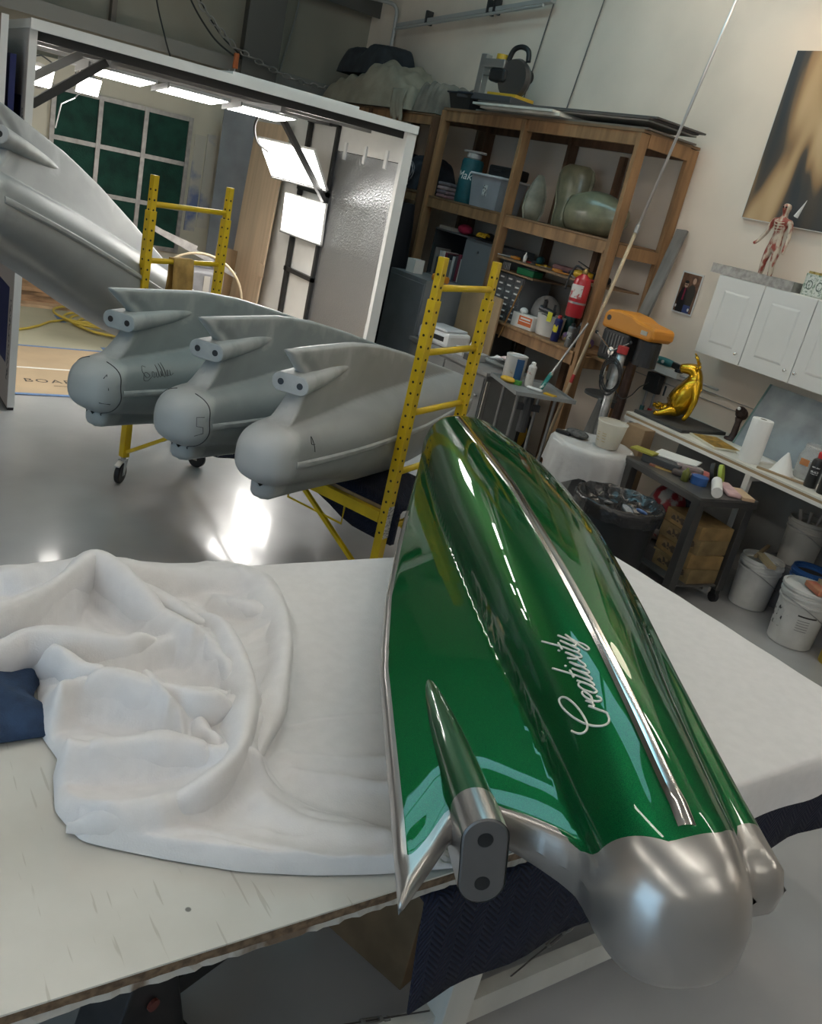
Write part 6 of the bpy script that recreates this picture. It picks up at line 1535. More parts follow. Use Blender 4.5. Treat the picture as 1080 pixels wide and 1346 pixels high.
for i, (a, c, lab) in enumerate(((.3,(.74,.72,.71),'crumpled white receipt on the sheet pile'),(-.4,(.66,.52,.52),'pinkish receipt on the sheet pile'))):
    o = one('paper_slip', lab, 'paper', at_(MB().grid([[(x*.05-.1, y*.04-.08, .012*sin(x*2+y+i)) for x in range(5)] for y in range(5)]), 4.70, 5.42-.1*i, .90+.02*i, a), mat('slip_%d' % i, c, .8), solid=.002)
# cart with a tray
ca = thing('tool_cart', 'small steel cart with a lipped tray in front of the shelving', 'cart', (4.46, 4.76, 0), radians(-18))
MB().box(-.24,.24,-.27,.27,.835,.845).build('tray', mat('tray_grey', (.30,.31,.31), .4, .4), ca)
for a in ((-.24,-.232,-.27,.27),(.232,.24,-.27,.27),(-.232,.232,-.27,-.262),(-.232,.232,.262,.27)): MB().box(a[0],a[1],a[2],a[3],.845,.862).build('lip', mat('tray_grey', (.30,.31,.31), .4, .4), ca)
for x in (-.15,.15):
    for y in (-.12,.16): MB().cyl((x,y,.05),(x,y,.835),.013,n=10).build('leg', steel_t, ca); MB().cyl((x-.012,y,.028),(x+.012,y,.028),.028,n=14).build('caster_wheel', rubber, ca)
MB().cyl((0,0,.51),(0,0,.835),.04,n=14).bar((-.1,0,.70),(.1,0,.70),.03,.05).build('lift_screw', mat('dark_cast', (.08,.08,.085), .5, .3), ca)
CZ = .846
pc = thing('paint_can', 'paint can with white and blue label on the cart tray', 'paint can', (4.40, 4.94, CZ))
MB().lathe([(.078,0),(.08,.004),(.08,.19),(.084,.195),(.078,.20),(.07,.192)], 28).build('can', mat('can_label', (.48,.48,.47), .4, .2, col2=(.35,.30,.28), scale=18, lo=.36, hi=.42), pc, auto=30)
rows = [[(.081*cos(a), .081*sin(a), zz) for a in [k*.1-2.2 for k in range(9)]] for zz in (.02, .18)]
MB().grid(rows).build('blue_label', mat('label_blue', (.02,.08,.20), .4), pc)
aerosol('white spray can on the cart tray', 4.44, 4.79, CZ, mat('can_white', (.60,.58,.55), .4), whitep, .19, .031, mat('label_faint', (.6,.58,.55), .5, col2=(.45,.25,.22), scale=45, lo=.4, hi=.45))
one('yellow_cloth', 'yellow cloth lying at the foot of the paint can', 'cloth', MB().ball((4.33,4.90,CZ+.02), .05, .07, .022, 14, 8), yel2, smooth=True)
one('green_marker', 'small green and red marker block on the cart tray', 'marker', at_(rbox(.04,.05,.03), 4.37, 4.83, CZ, .4), mat('marker_green', (.06,.25,.04), .5))
one('white_gadget', 'white rounded gadget lying on the cart tray', 'gadget', at_(rbox(.04,.12,.022), 4.43, 4.70, CZ, .5), mat('gadget_white', (.7,.7,.68), .35), bevel=.01)
one('yellow_pad', 'yellow sanding pad at the tray corner', 'pad', at_(rbox(.05,.09,.01), 4.49, 4.59, CZ, .4), yel2)
rdv = thing('roller_pole', 'steel roller pole with a teal grip leaning from the cart to the post', 'roller pole', (4.50, 4.72, CZ+.002))
d_ = Vector((.30, -.02, .58)).normalized()
MB().cyl(d_*0.012, d_*.15, .016, n=12).build('grip', mat('grip_teal', (.01,.20,.18), .5, col2=(.6,.6,.58), scale=12, lo=.45, hi=.5), rdv)
MB().cyl(d_*.15, d_*.60, .009, n=10).build('tube', steel_t, rdv)
wl = thing('hand_truck_wheel', 'black rubber wheel with yellow hub on the floor under the bench', 'wheel', (5.22, 5.58, .206), radians(25)); wl.scale = (1.25,1.25,1.25)
w_ = MB().lathe([(.075,-.03),(.13,-.035),(.16,-.02),(.165,0),(.16,.02),(.13,.035),(.075,.03)], 30, cap=False); w_.xf(Matrix.Rotation(pi/2,4,'X')); w_.build('tyre', rubber, wl, smooth=True)
w_ = MB().lathe([(.0,-.03),(.02,-.035),(.03,-.012),(.07,-.012),(.08,-.025),(.08,.025),(.0,.03)], 24); w_.xf(Matrix.Rotation(pi/2,4,'X')); w_.build('hub', yel2, wl, auto=40)
# extension pole and grey plank leaning on the wall
ep = thing('extension_pole', 'long two-part extension pole leaning on the wall beside the shelving', 'pole', (4.767, 4.86, 0))
a, b_ = Vector((0,0,.005)), Vector((.50,-.30,4.40)); mid = a.lerp(b_, .475)
MB().cyl(a, mid, .0135, n=12).build('wooden_section', mat('pole_wood', (.50,.38,.24), .5, var=.2, scale=6), ep, smooth=True)
MB().cyl(mid, b_, .011, n=12).build('aluminium_section', mat('pole_alu', (.62,.60,.58), .3, .6), ep, smooth=True)
MB().cyl(mid-(b_-a).normalized()*.03, mid+(b_-a).normalized()*.03, .018, n=12).build('collar', mat('collar_grey', (.45,.44,.42), .4, .5), ep)
MB().cyl(a.lerp(b_, .205), a.lerp(b_, .22), .0142, n=12).build('red_band', redp, ep)
one('grey_plank', 'weathered grey plank leaning on the wall at the end of the shelving', 'plank', MB().bar((4.92,4.62,.012), (5.50,4.735,2.16), .10, .022, up=(1,0,-.25)), mat('weathered', (.21,.20,.185), .8, var=.25, scale=4, stretch=(3,3,.3)))
# ------------------------------------------------------------------ machines and clutter in front of the right wall
dp = thing('drill_press', 'floor drill press with an orange belt cover beside the shelving', 'drill press', (4.98, 4.42, 0))
dk2 = mat('press_dark', (.05,.05,.052), .4, .5, var=.3, scale=10)
cov = MB(); pr = [(-.24,0),(.24,0),(.265,.03),(.265,.085),(.24,.10),(.10,.115),(.02,.14),(-.10,.15),(-.20,.135),(-.24,.10)]
cov.prism([(-y, z_) for y, z_ in pr], 0, -.115, .115); cov.xf(Matrix.Translation((0,0,1.385))); cov.build('belt_cover', mat('press_orange', (.62,.24,.025), .4), dp, bevel=.02)
MB().cyl((-.118,.18,1.46),(-.114,.18,1.46),.02,n=16).build('cover_knob', dk2, dp)
MB().box(-.1185,-.114,-.21,-.15,1.42,1.45).build('badge', mat('badge_grey', (.4,.38,.33), .4), dp)
MB().box(-.10,.10,-.05,.22,1.16,1.385).build('head', dk2, dp, bevel=.02)
MB().cyl((0,-.16,1.20),(0,-.16,1.38),.085,n=20).build('motor', mat('motor_black', (.025,.025,.027), .4), dp)
for i in range(6): MB().box(-.104,-.099,.0+i*.03,.016+i*.03,1.20,1.36).build('rib', mat('press_rib', (.10,.10,.10), .4, .5), dp)
MB().cyl((0,.10,1.02),(0,.10,1.16),.035,.045,n=16).build('quill', mat('quill_steel', (.2,.2,.2), .3, .9), dp); MB().cyl((0,.10,.95),(0,.10,1.02),.016,.03,n=14).build('chuck', dk2, dp)
MB().cyl((-.10,.06,1.24),(-.13,.06,1.24),.03,n=14).build('feed_hub', chrome_m, dp)
for k_ in range(3): a = k_*2*pi/3+.5; MB().cyl((-.13,.06,1.24),(-.14,.06+.20*cos(a),1.24+.20*sin(a)),.006,n=8).build('feed_lever', chrome_m, dp); MB().ball((-.14,.06+.20*cos(a),1.24+.20*sin(a)),.013).build('lever_knob', black_p, dp)
MB().cyl((0,-.06,.03),(0,-.06,1.2),.036,n=18).build('column', mat('column_rust', (.085,.05,.04), .4, .5, var=.4, scale=9), dp)
MB().cyl((0,.10,.885),(0,.10,.905),.16,n=28).build('table', mat('press_table', (.10,.10,.10), .4, .6), dp); MB().bar((0,.1,.86),(0,-.06,.86),.06,.05).build('table_arm', dk2, dp)
MB().box(-.15,.15,-.20,.22,0,.035).build('base', dk2, dp, bevel=.008)
ps = thing('steel_pipe_stand', 'steel pipe with a red cap and coiled black cable beside the drill press', 'pipe stand', (4.74, 4.27, 0))
MB().cyl((0,0,.02),(0,0,1.27),.034,n=18).build('pipe', mat('pipe_steel', (.30,.30,.30), .35, .8, var=.5, scale=12), ps, smooth=True)
MB().cyl((0,0,1.27),(0,0,1.32),.038,n=18).build('cap', redp, ps)
MB().box(-.07,.07,-.07,.07,0,.02).build('foot', dk2, ps)
cp_ = []
for i in range(130):
    a = i/130*2*pi*6; cp_.append((-.045-.012*sin(i*.3), .085*cos(a)+.01*sin(i*.21), 1.10+.115*sin(a)+.02*sin(i*.11)))
MB().tube(cp_, .0045, 6).build('cable_coil', black_p, ps, smooth=True)
MB().tube(smooth_curve([(-.04,-.08,1.02),(0,-.12,.98),(.2,-.02,.98),(.5,.18,1.0),(.74,.30,1.02)], 8), .004, 6).build('cable_lead', black_p, ps, smooth=True)
# wall rail with a grinder, air fittings
wr = thing('wall_rail', 'white wall rail with black air-line regulators hanging below', 'rail', (5.52, 4.55, 1.12))
MB().box(-.08,.025,-.24,.24,0,.055).build('rail', white_mel, wr)
MB().box(-.07,-.01,-.09,.05,-.17,-.02).build('regulator', black_p, wr, bevel=.008)
for i, (y, m_) in enumerate(((.02,mat('gauge_teal', (.05,.16,.16), .4)),(-.06,redp))):
    MB().cyl((-.04,y,-.30),(-.04,y,-.17),.009,n=10).build('drop_line', steel_t, wr); MB().cyl((-.04,y,-.34),(-.04,y,-.29),.018,n=12).build('coupler', m_, wr)
    MB().cyl((-.04,y,-.50),(-.04,y,-.34),.007,n=8).build('hose_tail', mat('hose_grey', (.45,.44,.42), .5), wr)
MB().cyl((-.04,-.24,.03),(-.04,-.60,.03),.009,n=8).build('air_pipe', mat('hose_grey', (.45,.44,.42), .5), wr)
gr = thing('angle_grinder', 'teal angle grinder with a black head on the white wall rail', 'grinder', (5.46, 4.44, 1.21))
gb = MB(); gb.tube([(0,.13,0),(0,.06,0),(0,0,0),(0,-.05,0)], [.026,.031,.030,.024], 14); gb.build('motor_body', mat('makita_teal', (.03,.17,.18), .45), gr, smooth=True)
MB().bar((0,-.05,0),(0,-.13,-.005),.04,.045).build('gear_head', black_p, gr, bevel=.006); MB().cyl((0,-.12,-.04),(0,-.12,-.015),.032,n=16).build('disc_guard', black_p, gr)
for y in (.03,.09): MB().cyl((-.034,y,0),(-.028,y,0),.013,n=12).build('brush_cap', mat('cap_white', (.6,.6,.58), .5), gr)
# cardboard box behind the round table
one('carton', 'brown cardboard carton standing behind the plastic-covered round table', 'carton', at_(rbox(.11,.18,.84), 4.805, 3.96, .0, 0), mat('carton_brown', (.27,.18,.10), .8, var=.2, scale=6), bevel=.004)
# round table under clear plastic
rt = thing('round_stand', 'round work stand covered with a clear plastic sheet', 'stand', (4.42, 3.99, 0))
MB().cyl((0,0,.67),(0,0,.695),.27,n=36).build('disc', mat('disc_wood', (.40,.36,.30), .6), rt)
MB().box(-.05,.05,-.05,.05,.04,.67).build('pedestal', dk2, rt, bevel=.004); 
for k_ in range(4): a = k_*pi/2+.4; MB().bar((0,0,.05),(.24*cos(a),.24*sin(a),.03),.05,.04).build('foot', dk2, rt)
rows = []
for i, (r_, z_) in enumerate(((.0,.700),(.12,.700),(.24,.700),(.275,.697),(.29,.675),(.295,.63),(.30,.57),(.305,.51))):
    rows.append([((r_*(1+(.05*sin(k*1.9)+.03*sin(k*3.7)) * max(0, i-3)/4))*cos(2*pi*k/48), (r_*(1+(.05*sin(k*1.9)+.03*sin(k*3.7)) * max(0, i-3)/4))*sin(2*pi*k/48), z_-(.05*(1+sin(k*.55+1)))*max(0, i-4)/3+.002*sin(k*1.3+i)) for k in range(48)])
MB().grid(rows, closed=True).build('plastic_sheet', mat('film_clear', (.72,.71,.70), .28, alpha=.72, bump=.6, bscale=22), rt, smooth=True)
cup = thing('mixing_cup', 'translucent mixing cup with amber resin on the plastic-covered stand', 'cup', (4.45, 3.90, .704))
MB().lathe([(.072,0),(.075,.004),(.098,.165),(.102,.17),(.102,.178),(.096,.176)], 30, cap=False).build('cup_wall', mat('cup_plastic', (.80,.77,.68), .35, alpha=.5), cup, smooth=True, solid=.002)
MB().lathe([(.070,.002),(.082,.075)], 26).build('resin', mat('resin_amber', (.52,.42,.20), .3), cup, smooth=False)
for i in range(2):
    for zz in (.045,.065,.085,.10): MB().grid([[(-(.079+zz*.15)*cos(a), -(.079+zz*.15)*sin(a), z_) for a in [-.35+i*.55+k*.06 for k in range(6)]] for z_ in (zz, zz+.003)]).build('graduation', mat('cup_print', (.30,.22,.08), .6), cup)
one('steel_wool', 'dark tangle of wire and rags on the plastic-covered stand', 'rag', MB().ball((4.36,4.10,.725), .07, .09, .025, 16, 8), mat('wool_dark', (.09,.09,.09), .7, .3, var=.6, scale=40, bump=1, bscale=60), smooth=True)
one('grey_block', 'small dark sanding block on the plastic-covered stand', 'block', at_(rbox(.05,.10,.02), 4.28, 4.15, .703, .4), black_p)
# trash can
tc_ = thing('trash_can', 'round black trash can lined with a black bag and full of waste', 'trash can', (3.98, 3.26, 0))
MB().lathe([(.20,0),(.205,.01),(.25,.58),(.262,.585),(.262,.60),(.25,.602)], 36, cap=False).build('barrel', mat('can_black', (.008,.009,.011), .45), tc_, smooth=True, solid=.004)
rows = []
for i in range(9):
    a = i/8; r_ = .27-.04*a*3 if i > 3 else .272-.004*i; r_ = [.268,.272,.268,.250,.235,.19,.13,.07,.01][i]; z_ = [.52,.57,.606,.608,.57,.545,.555,.55,.56][i]
    rows.append([(r_*(1+(.012 if i < 4 else .05)*sin(k*2.3+i))*cos(2*pi*k/44), r_*(1+(.012 if i < 4 else .05)*sin(k*2.3+i))*sin(2*pi*k/44), z_+(.004 if i < 4 else .020)*sin(k*1.7+i*1.1)+(.003 if i < 4 else .012)*sin(k*3.1)) for k in range(44)])
MB().grid(rows, closed=True).build('liner_bag', mat('bag_black', (.018,.018,.02), .25, bump=.6, bscale=26), tc_, smooth=True)
for i, (x, y, c, lab) in enumerate(((-.06,-.12,(.28,.29,.31),'crumpled pale wrapper in the trash can'),(.02,-.16,(.06,.12,.28),'blue crumpled wrapper in the trash can'),(-.12,-.02,(.12,.12,.12),'grey crumpled paper in the trash can'))):
    one('crumpled_wrapper', lab, 'trash', at_(MB().ball((0,0,0), .03, .045, .012, 7, 5), 3.98+x, 3.26+y, .59, 1.3*i, .3), mat('wrap_%d' % i, c, .5, bump=1, bscale=40), smooth=False)
# steel work table
wt = thing('steel_work_table', 'grey steel work table on casters crowded with supplies', 'table', (4.64, 3.32, 0), radians(-8))
stl = mat('table_steel', (.16,.155,.15), .4, .7, var=.25, scale=6)
MB().box(-.24,.24,-.36,.36,.70,.715).build('top', stl, wt); 
MB().box(-.24,.24,-.365,-.355,.665,.70).box(-.24,-.232,-.36,.36,.665,.70).box(.232,.24,-.36,.36,.665,.70).build('apron', mat('table_steel_d', (.10,.098,.095), .4, .7), wt)
for x in (-.205,.205):
    for y in (-.32,.32):
        MB().box(x-.03,x+.03,y-.03,y+.03,.09,.70).build('leg', mat('table_steel_d', (.10,.098,.095), .4, .7), wt, bevel=.003)
        MB().cyl((x-.014,y,.035),(x+.014,y,.035),.035,n=16).build('caster_wheel', rubber, wt); MB().box(x-.02,x+.02,y-.02,y+.02,.06,.09).build('caster_fork', dk2, wt)
MB().box(-.17,.17,-.34,.34,.115,.125).build('bottom_shelf', stl, wt)
WZ_ = .716
def wpos(x, y): 
    c_, s_ = cos(radians(-8)), sin(radians(-8)); y *= .70; return 4.64+x*c_-y*s_, 3.32+x*s_+y*c_
def wt_item(name, label, cat, mb, m, x, y, rz=0, z_=WZ_, **k):
    X, Y = wpos(x, y); return one(name, label, cat, at_(mb, X, Y, z_+.0005, rz), m, **k)
wt_item('sheet_stack', 'dark folder under loose papers at the far end of the work table', 'folder', rbox(.30,.26,.05), mat('folder_dark', (.06,.065,.07), .5), 0,.32,.3, bevel=.004)
wt_item('paper_sheet', 'white paper sheets on the dark folder', 'paper', rbox(.20,.28,.008), mat('paper_white', (.72,.71,.68), .8), .05,.30,.45, WZ_+.052)
wt_item('yellow_folder', 'yellow-green folder beside the papers', 'folder', rbox(.10,.16,.012), mat('folder_yellow', (.35,.32,.05), .6), -.16,.43,.3, WZ_+.053)
for i, (x, y, a, c, lab) in enumerate(((-.12,.14,.5,(.45,.30,.10),'ochre sanding stick on the work table'),(-.08,.10,.6,(.50,.42,.28),'pale sanding stick beside the ochre one'),(-.14,.19,.45,(.30,.12,.08),'rusty red sanding stick on the work table'))):
    wt_item('sanding_stick', lab, 'sanding stick', rbox(.025,.15,.012), mat('stk_%d' % i, c, .6), x, y, a)
wt_item('sanding_block', 'dark rounded sanding block on the work table', 'sanding block', rbox(.08,.17,.035), mat('block_brown', (.09,.07,.065), .7), -.05,.0,.5, bevel=.012)
wt_item('sanding_disc', 'round red sanding disc lying on the work table', 'sanding disc', MB().lathe([(.0,.02),(.03,.02),(.075,.03),(.09,.02),(.09,0),(.0,0)], 28), mat('disc_red', (.40,.035,.03), .5, col2=(.45,.25,.22), scale=6), .11,.05)
wt_item('sander_pad', 'grey sander with a maroon grip next to the red disc', 'sander', rbox(.07,.18,.06), mat('sander_maroon', (.16,.06,.07), .5, col2=(.3,.28,.27), scale=9), .03,.09,.9, bevel=.02)
vrr = [(.0+.05*cos(a*.35), .05*sin(a*.35), .03) for a in range(18)]
wt_item('metal_clamp', 'shiny metal clamp ring behind the sander', 'clamp', MB().tube(vrr, .008, 8, closed=True), chrome_m, .05,.20, z_=WZ_+.0, smooth=True)
bt_ = MB(); bt_.lathe([(.028,0),(.052,0),(.052,.05),(.028,.05)], 26); wt_item('blue_tape_roll', 'roll of blue masking tape on the work table', 'tape', bt_, mat('tape_blue', (.03,.10,.30), .5), -.04,-.16, auto=40)
wt_item('green_bottle', 'small olive green bottle beside the blue tape', 'bottle', MB().lathe([(.024,0),(.025,.06),(.01,.075),(.008,.085)], 14), mat('bottle_olive', (.13,.14,.02), .3), -.12,-.10, smooth=True)
rl = MB().lathe([(.015,-.14),(.033,-.14),(.033,.14),(.015,.14)], 22); rl.xf(Matrix.Translation((0,0,.034)) @ Matrix.Rotation(pi/2,4,'X')); wt_item('paper_roll', 'roll of white paper lying at the near end of the work table', 'paper roll', rl, mat('paper_white', (.72,.71,.68), .8), -.02,-.35,-.9, auto=40)
for i, (x, y, c) in enumerate(((.10,-.10,(.015,.015,.015)),(.15,-.13,(.35,.45,.06)))):
    tr_ = MB().lathe([(.045,-.012),(.062,-.012),(.062,.012),(.045,.012)], 26); tr_.xf(Matrix.Translation((0,0,.063)) @ Matrix.Rotation(pi/2-.3,4,'X')); wt_item('tape_ring', ['black tape ring standing on the work table','lime tape ring standing on the work table'][i], 'tape', tr_, mat('ring_%d' % i, c, .5), x, y, .5, z_=WZ_+.004, auto=40)
wt_item('pink_cloth', 'pink cloth strip lying beside the paper roll', 'cloth', rbox(.09,.26,.025), mat('cloth_pink', (.55,.36,.36), .9, var=.2, scale=12), .12,-.30,-.6, bevel=.01)
wt_item('wood_scrap', 'tan wooden scrap at the near corner of the work table', 'wood scrap', rbox(.08,.20,.02), mat('scrap_tan', (.50,.35,.22), .7, var=.15), .17,-.40,-.5, z_=WZ_+.0)
# under the table: boxes, bags
for i, (z_, h_, a, lab) in enumerate(((.126,.10,.05,'bottom worn tan supply box under the work table'),(.227,.095,-.08,'second worn tan supply box under the work table'),(.323,.10,.06,'third worn tan supply box under the work table'),(.424,.085,-.04,'top tan supply box under the work table'))):
    X, Y = wpos(.04, -.22); b = thing('supply_box', lab, 'box', (X, Y, z_), a-.14, 'tan supply boxes under the work table')
    MB().box(-.13,.13,-.17,.17,0,h_).build('carton', mat('box_tan_%d' % (i % 2), ((.20,.14,.06),(.25,.16,.06))[i % 2], .75, var=.3, scale=9), b, bevel=.003)
    MB().box(-.1315,-.13,-.13,.11,h_*.3,h_*.75).build('printed_band', mat('box_print', (.06,.045,.03), .7, col2=(.22,.15,.07), scale=40, lo=.45, hi=.52), b)
X, Y = wpos(.02, .20)
one('shopping_bag', 'crumpled white shopping bag with red print under the work table', 'bag', MB().ball((X,Y,.42), .13, .13, .20, 20, 12), mat('bag_redwhite', (.42,.40,.38), .5, col2=(.30,.02,.03), scale=7, lo=.44, hi=.5, bump=.8, bscale=18), smooth=True)
one('dark_carton', 'dark carton on the bottom shelf of the work table', 'carton', at_(rbox(.3,.3,.09), X, Y, .1255, .1), mat('carton_dark', (.05,.045,.045), .7))
one('pink_sack', 'pinkish sack on the floor by the trash can', 'sack', MB().ball((4.30,3.46,.13), .10, .17, .13, 16, 10), mat('sack_pink', (.22,.09,.10), .8, var=.4, scale=14, bump=.5, bscale=22), smooth=True)
one('blue_drum', 'dark blue drum under the counter', 'drum', MB().lathe([(.14,0),(.145,.02),(.145,.58),(.13,.60)], 24, c=(5.18,3.72,0)), mat('drum_blue', (.006,.03,.07), .4), auto=40)
# ---- buckets by the wall
pailw = mat('pail_white', (.58,.58,.56), .45, var=.1, scale=9)
def bucket(label, x, y, z0, s=1.0, m=pailw, lid=False, fill=None):
    t = thing('bucket', label, 'bucket', (x, y, z0), 0, 'buckets by the wall'); t.scale = (s, s, s)
    MB().lathe([(.125,0),(.13,.006),(.142,.27),(.150,.275),(.150,.288),(.144,.292),(.144,.31),(.153,.314),(.153,.33),(.146,.335),(.146,.36),(.138,.358)], 34, cap=False).build('pail', m, t, smooth=False, auto=35)
    MB().cyl((0,0,.002),(0,0,.01),.124,n=28).build('bottom', m, t)
    hp_ = [(-.154*cos(a), -.154*sin(a), .30-.17*sin((a+.2)/(pi)*pi*.5)**2) for a in [k*.2-.5 for k in range(14)]]
    MB().tube(hp_, .003, 6).build('bail', steel_t, t)
    if lid: MB().lathe([(.15,.345),(.156,.35),(.156,.368),(.14,.37),(.138,.362),(0,.362)], 34).build('lid', m, t, auto=35)
    if fill: MB().cyl((0,0,.30),(0,0,.31),.137,n=28).build('contents', fill, t)
    return t
b1 = bucket('white paint bucket with a wood scrap across it by the work table', 5.07, 2.90, 0, .92, fill=mat('plaster', (.45,.43,.38), .9, var=.2, scale=12))
b2 = bucket('white lidded bucket with printed warning label, nearest the camera', 4.90, 2.46, 0, 1.0, lid=True)
for zz, w0, w1 in ((.22,-.95,.45),): 
    MB().grid([[(-(.1395)*cos(a), -(.1395)*sin(a), z_) for a in [w1-1.3+k*.1 for k in range(8)]] for z_ in (.10,.24)]).build('warning_label', mat('bucket_print', (.50,.50,.49), .5, col2=(.05,.05,.05), scale=42, lo=.40, hi=.46), b2)
    MB().grid([[(-(.1405)*cos(a), -(.1405)*sin(a), z_) for a in [.45+k*.1 for k in range(9)]] for z_ in (.215,.225)]).build('printed_bar', mat('print_black', (.04,.035,.03), .7), b2)
    for q in range(5): MB().grid([[(-(.1400)*cos(a), -(.1400)*sin(a), z_) for a in [.5+k*.1 for k in range(6)]] for z_ in (.19-q*.016,.195-q*.016)]).build('printed_line', mat('print_grey', (.28,.28,.28), .7), b2)
MB().tube([(-.143*cos(.12+k*.1+0)+0, -.143*sin(.05), .19) for k in range(2)], .001, 4).build('print_dot', mat('print_black', (.04,.035,.03), .7), b2)
bucket('blue bucket with dark contents between the white buckets', 5.16, 2.62, .10, .80, mat('pail_blue', (.02,.08,.25), .4), fill=mat('dark_fill', (.03,.028,.025), .8))
b4 = bucket('beige ribbed bucket of brushes raised against the wall', 5.36, 2.86, .30, .86, mat('pail_beige', (.40,.38,.34), .5))
one('plastic_crate', 'grey crate carrying the beige bucket', 'crate', at_(rbox(.28,.30,.295), 5.37, 2.87, 0, 0), mat('crate_grey', (.18,.18,.19), .6, var=.2), bevel=.006)
for i in range(4): one('brush', ['pale','tall','thin','short'][i]+' brush handle standing in the beige bucket', 'brush', MB().cyl((5.34+.03*i,2.82+.03*i,.34),(5.30+.05*i,2.90-.05*i+.02,.66),.010,n=8), mat('handle_pale', (.50,.46,.42), .6), 'brushes in the beige bucket')
one('box_stack', 'dark grey boxes between the buckets on the floor', 'box', at_(rbox(.16,.16,.09), 5.17, 2.62, 0, .2), mat('box_dk', (.10,.10,.12), .6))
one('wood_scrap', 'short tan wood scrap lying across the paint bucket', 'wood scrap', at_(rbox(.05,.22,.022), 5.00, 2.84, .334, -.6), mat('scrap_pale', (.45,.34,.20), .7))
one('wood_lath', 'thin lath resting on the paint bucket rim behind', 'wood scrap', at_(rbox(.02,.34,.018), 5.14, 2.97, .334, -1.2), mat('scrap_brown', (.25,.18,.10), .7))
one('sanding_sponge', 'red and tan sanding sponge on the lidded bucket', 'sponge', at_(rbox(.07,.16,.035), 4.86, 2.40, .372, -.5), mat('sponge_red', (.50,.06,.06), .7, col2=(.42,.28,.14), scale=5), bevel=.006)
one('wood_block', 'tan wood block on the lidded bucket', 'wood block', at_(rbox(.07,.18,.035), 4.95, 2.40, .372, -.9), mat('scrap_pale', (.45,.34,.20), .7))
one('yellow_can', 'yellow can standing beside the lidded bucket', 'can', MB().lathe([(.07,0),(.072,.01),(.072,.17),(.06,.18)], 22, c=(4.93,2.19,0)), mat('can_mustard', (.40,.28,.02), .4), auto=30)
one('cream_box', 'cream plastic box at the right edge on the floor', 'box', at_(rbox(.22,.22,.20), 4.55, 1.86, 0, .3), mat('cream_plastic', (.55,.50,.42), .5), bevel=.01)
one('green_bag', 'green bag hanging from the counter edge', 'bag', MB().ball((4.86,2.24,.80), .03, .08, .05, 12, 8), mat('bag_green', (.01,.16,.06), .5), smooth=True)
# ---- overhead: conduit light on the right wall, chain, hanging wires
wlt = thing('conduit_strip', 'grey conduit strip with clamps high on the right wall', 'conduit', (5.45, 8.1, 3.67), rot=(-.072, 0, 0))
MB().box(-.03,.03,-1.25,1.3,-.018,.018).build('channel', mat('conduit_grey', (.46,.45,.43), .45, .2), wlt)
MB().cyl((-.06,-1.2,-.05),(-.06,1.25,-.05),.014,n=10).build('pipe', mat('conduit_grey', (.46,.45,.43), .45, .2), wlt)
for y in (-.45,-.35,.7): MB().box(-.04,.04,y-.015,y+.015,-.04,.09).build('clamp', dk2, wlt)
one('elbow_conduit', 'bent grey conduit in the room corner above the tarps', 'conduit', MB().tube(smooth_curve([(5.50,9.55,2.9),(5.50,9.55,3.6),(5.49,9.6,3.78),(5.40,9.75,3.82),(5.2,10.1,3.84)], 6), .022, 10), mat('conduit_grey', (.46,.45,.43), .45, .2), smooth=True)
ch = MB()
def link(p, d, k):
    d = d.normalized(); u_ = d.cross(Vector((0,0,1))).normalized(); w2 = d.cross(u_); s_ = u_ if k % 2 else w2
    ch.tube([p+d*.050*cos(a)+s_*.026*sin(a) for a in [q*pi/4 for q in range(8)]], .008, 5, closed=True)
A_ = Vector((3.05,9.85,3.22)); B_ = Vector((3.84,9.80,2.93)); C2 = Vector((5.35,9.75,2.86)); kk = 0
for p, q in ((Vector((2.95,9.85,3.75)), B_), (B_, C2)):
    n_ = int((q-p).length/.08)
    for i in range(n_):
        t_ = i/n_; link(p.lerp(q, t_)-Vector((0,0,.10*sin(pi*t_))), q-p, kk); kk += 1
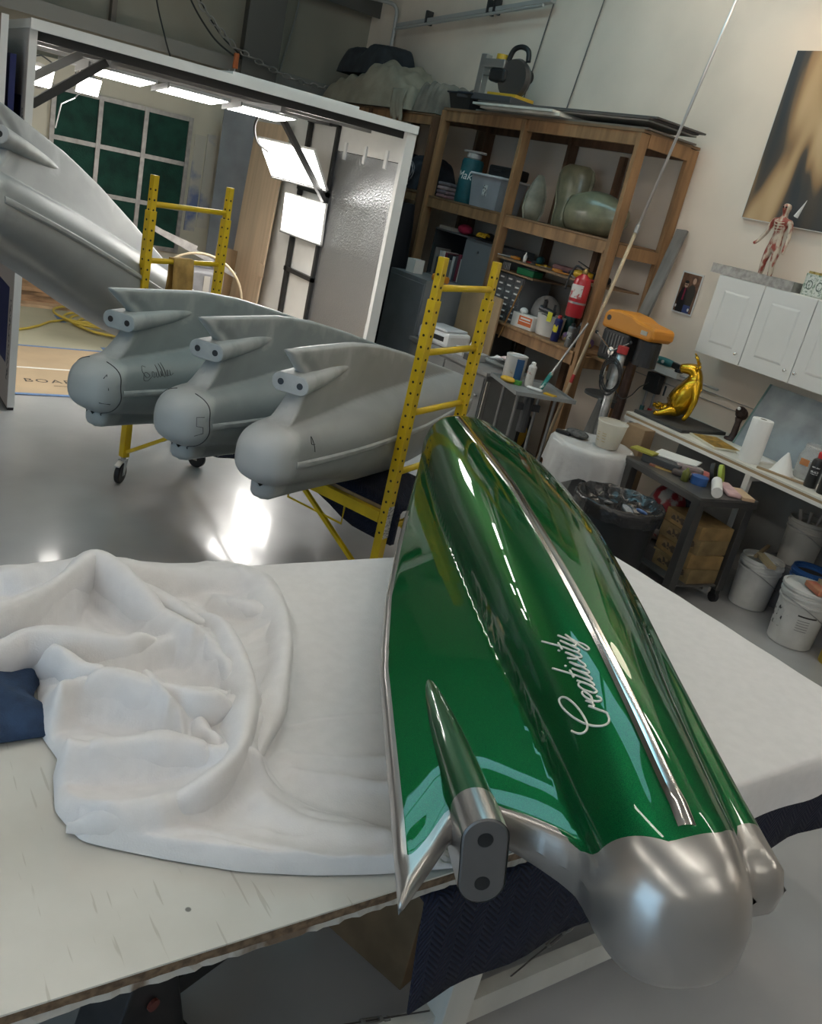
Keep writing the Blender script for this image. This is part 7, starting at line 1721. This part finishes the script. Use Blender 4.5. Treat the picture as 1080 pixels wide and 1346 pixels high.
o = ch.build('hoist_chain', mat('chain_steel', (.32,.31,.29), .4, .8), None, smooth=True); tag(o, 'steel hoist chain slung along the back wall above the booth', 'chain')
hk = thing('hoist_hook', 'orange hoist hook hanging from the chain by the dark column', 'hook', (3.84, 9.80, 2.74))
MB().box(-.025,.025,-.02,.02,.0,.15).build('block', mat('hook_orange', (.45,.12,.03), .5), hk, bevel=.006)
MB().tube(smooth_curve([(0,0,0),(0,0,-.04),(-.03,0,-.07),(-.06,0,-.05),(-.06,0,-.02)], 5), .009, 8).build('hook', steel_t, hk, smooth=True)
wires = [('thin dark wire hanging down the back wall', [(2.95,10.05,3.9),(2.98,10.0,3.3),(3.12,9.95,2.86),(3.2,9.9,2.66)], .008),
         ('black cable curving down to the dark column', [(3.1,10.05,3.9),(3.3,10.0,3.35),(3.6,9.95,3.0),(3.85,9.88,2.86)], .010),
         ('second black cable beside the curving one', [(3.15,10.02,3.9),(3.38,9.98,3.38),(3.66,9.93,3.05),(3.88,9.86,2.9)], .008),
         ('pale cord running down the back panel', [(4.62,10.15,4.0),(4.58,10.14,3.4),(4.5,10.14,2.9),(4.48,10.14,2.5)], .010)]
for i, (lab, pts, r_) in enumerate(wires): one('hanging_cable', lab, 'cable', MB().tube(smooth_curve(pts, 8), r_, 6), (mat('cable_black', (.02,.02,.02), .6), mat('cord_pale', (.25,.24,.22), .6))[i == 3], 'cables on the back wall', smooth=True)
for i, (y0, y1) in enumerate(((7.05,6.92),(6.42,6.28))): one('pull_string', ['thin cord on the wall behind the mitre saw handle','thin cord on the wall right of the mitre saw'][i], 'cord', MB().tube([(5.53,y0,2.9),(5.53,y1,3.9)], .006, 6), mat('cord_grey', (.12,.11,.10), .6), 'cords on the right wall')
# power lead of the upper booth panel
one('booth_cable', 'black cable drooping to the upper booth light panel', 'cable', MB().tube(smooth_curve([(3.0,6.95,2.34),(3.05,7.2,2.2),(3.2,7.45,2.08),(3.35,7.55,2.02)], 8), .010, 6), mat('cable_black', (.02,.02,.02), .6), smooth=True)
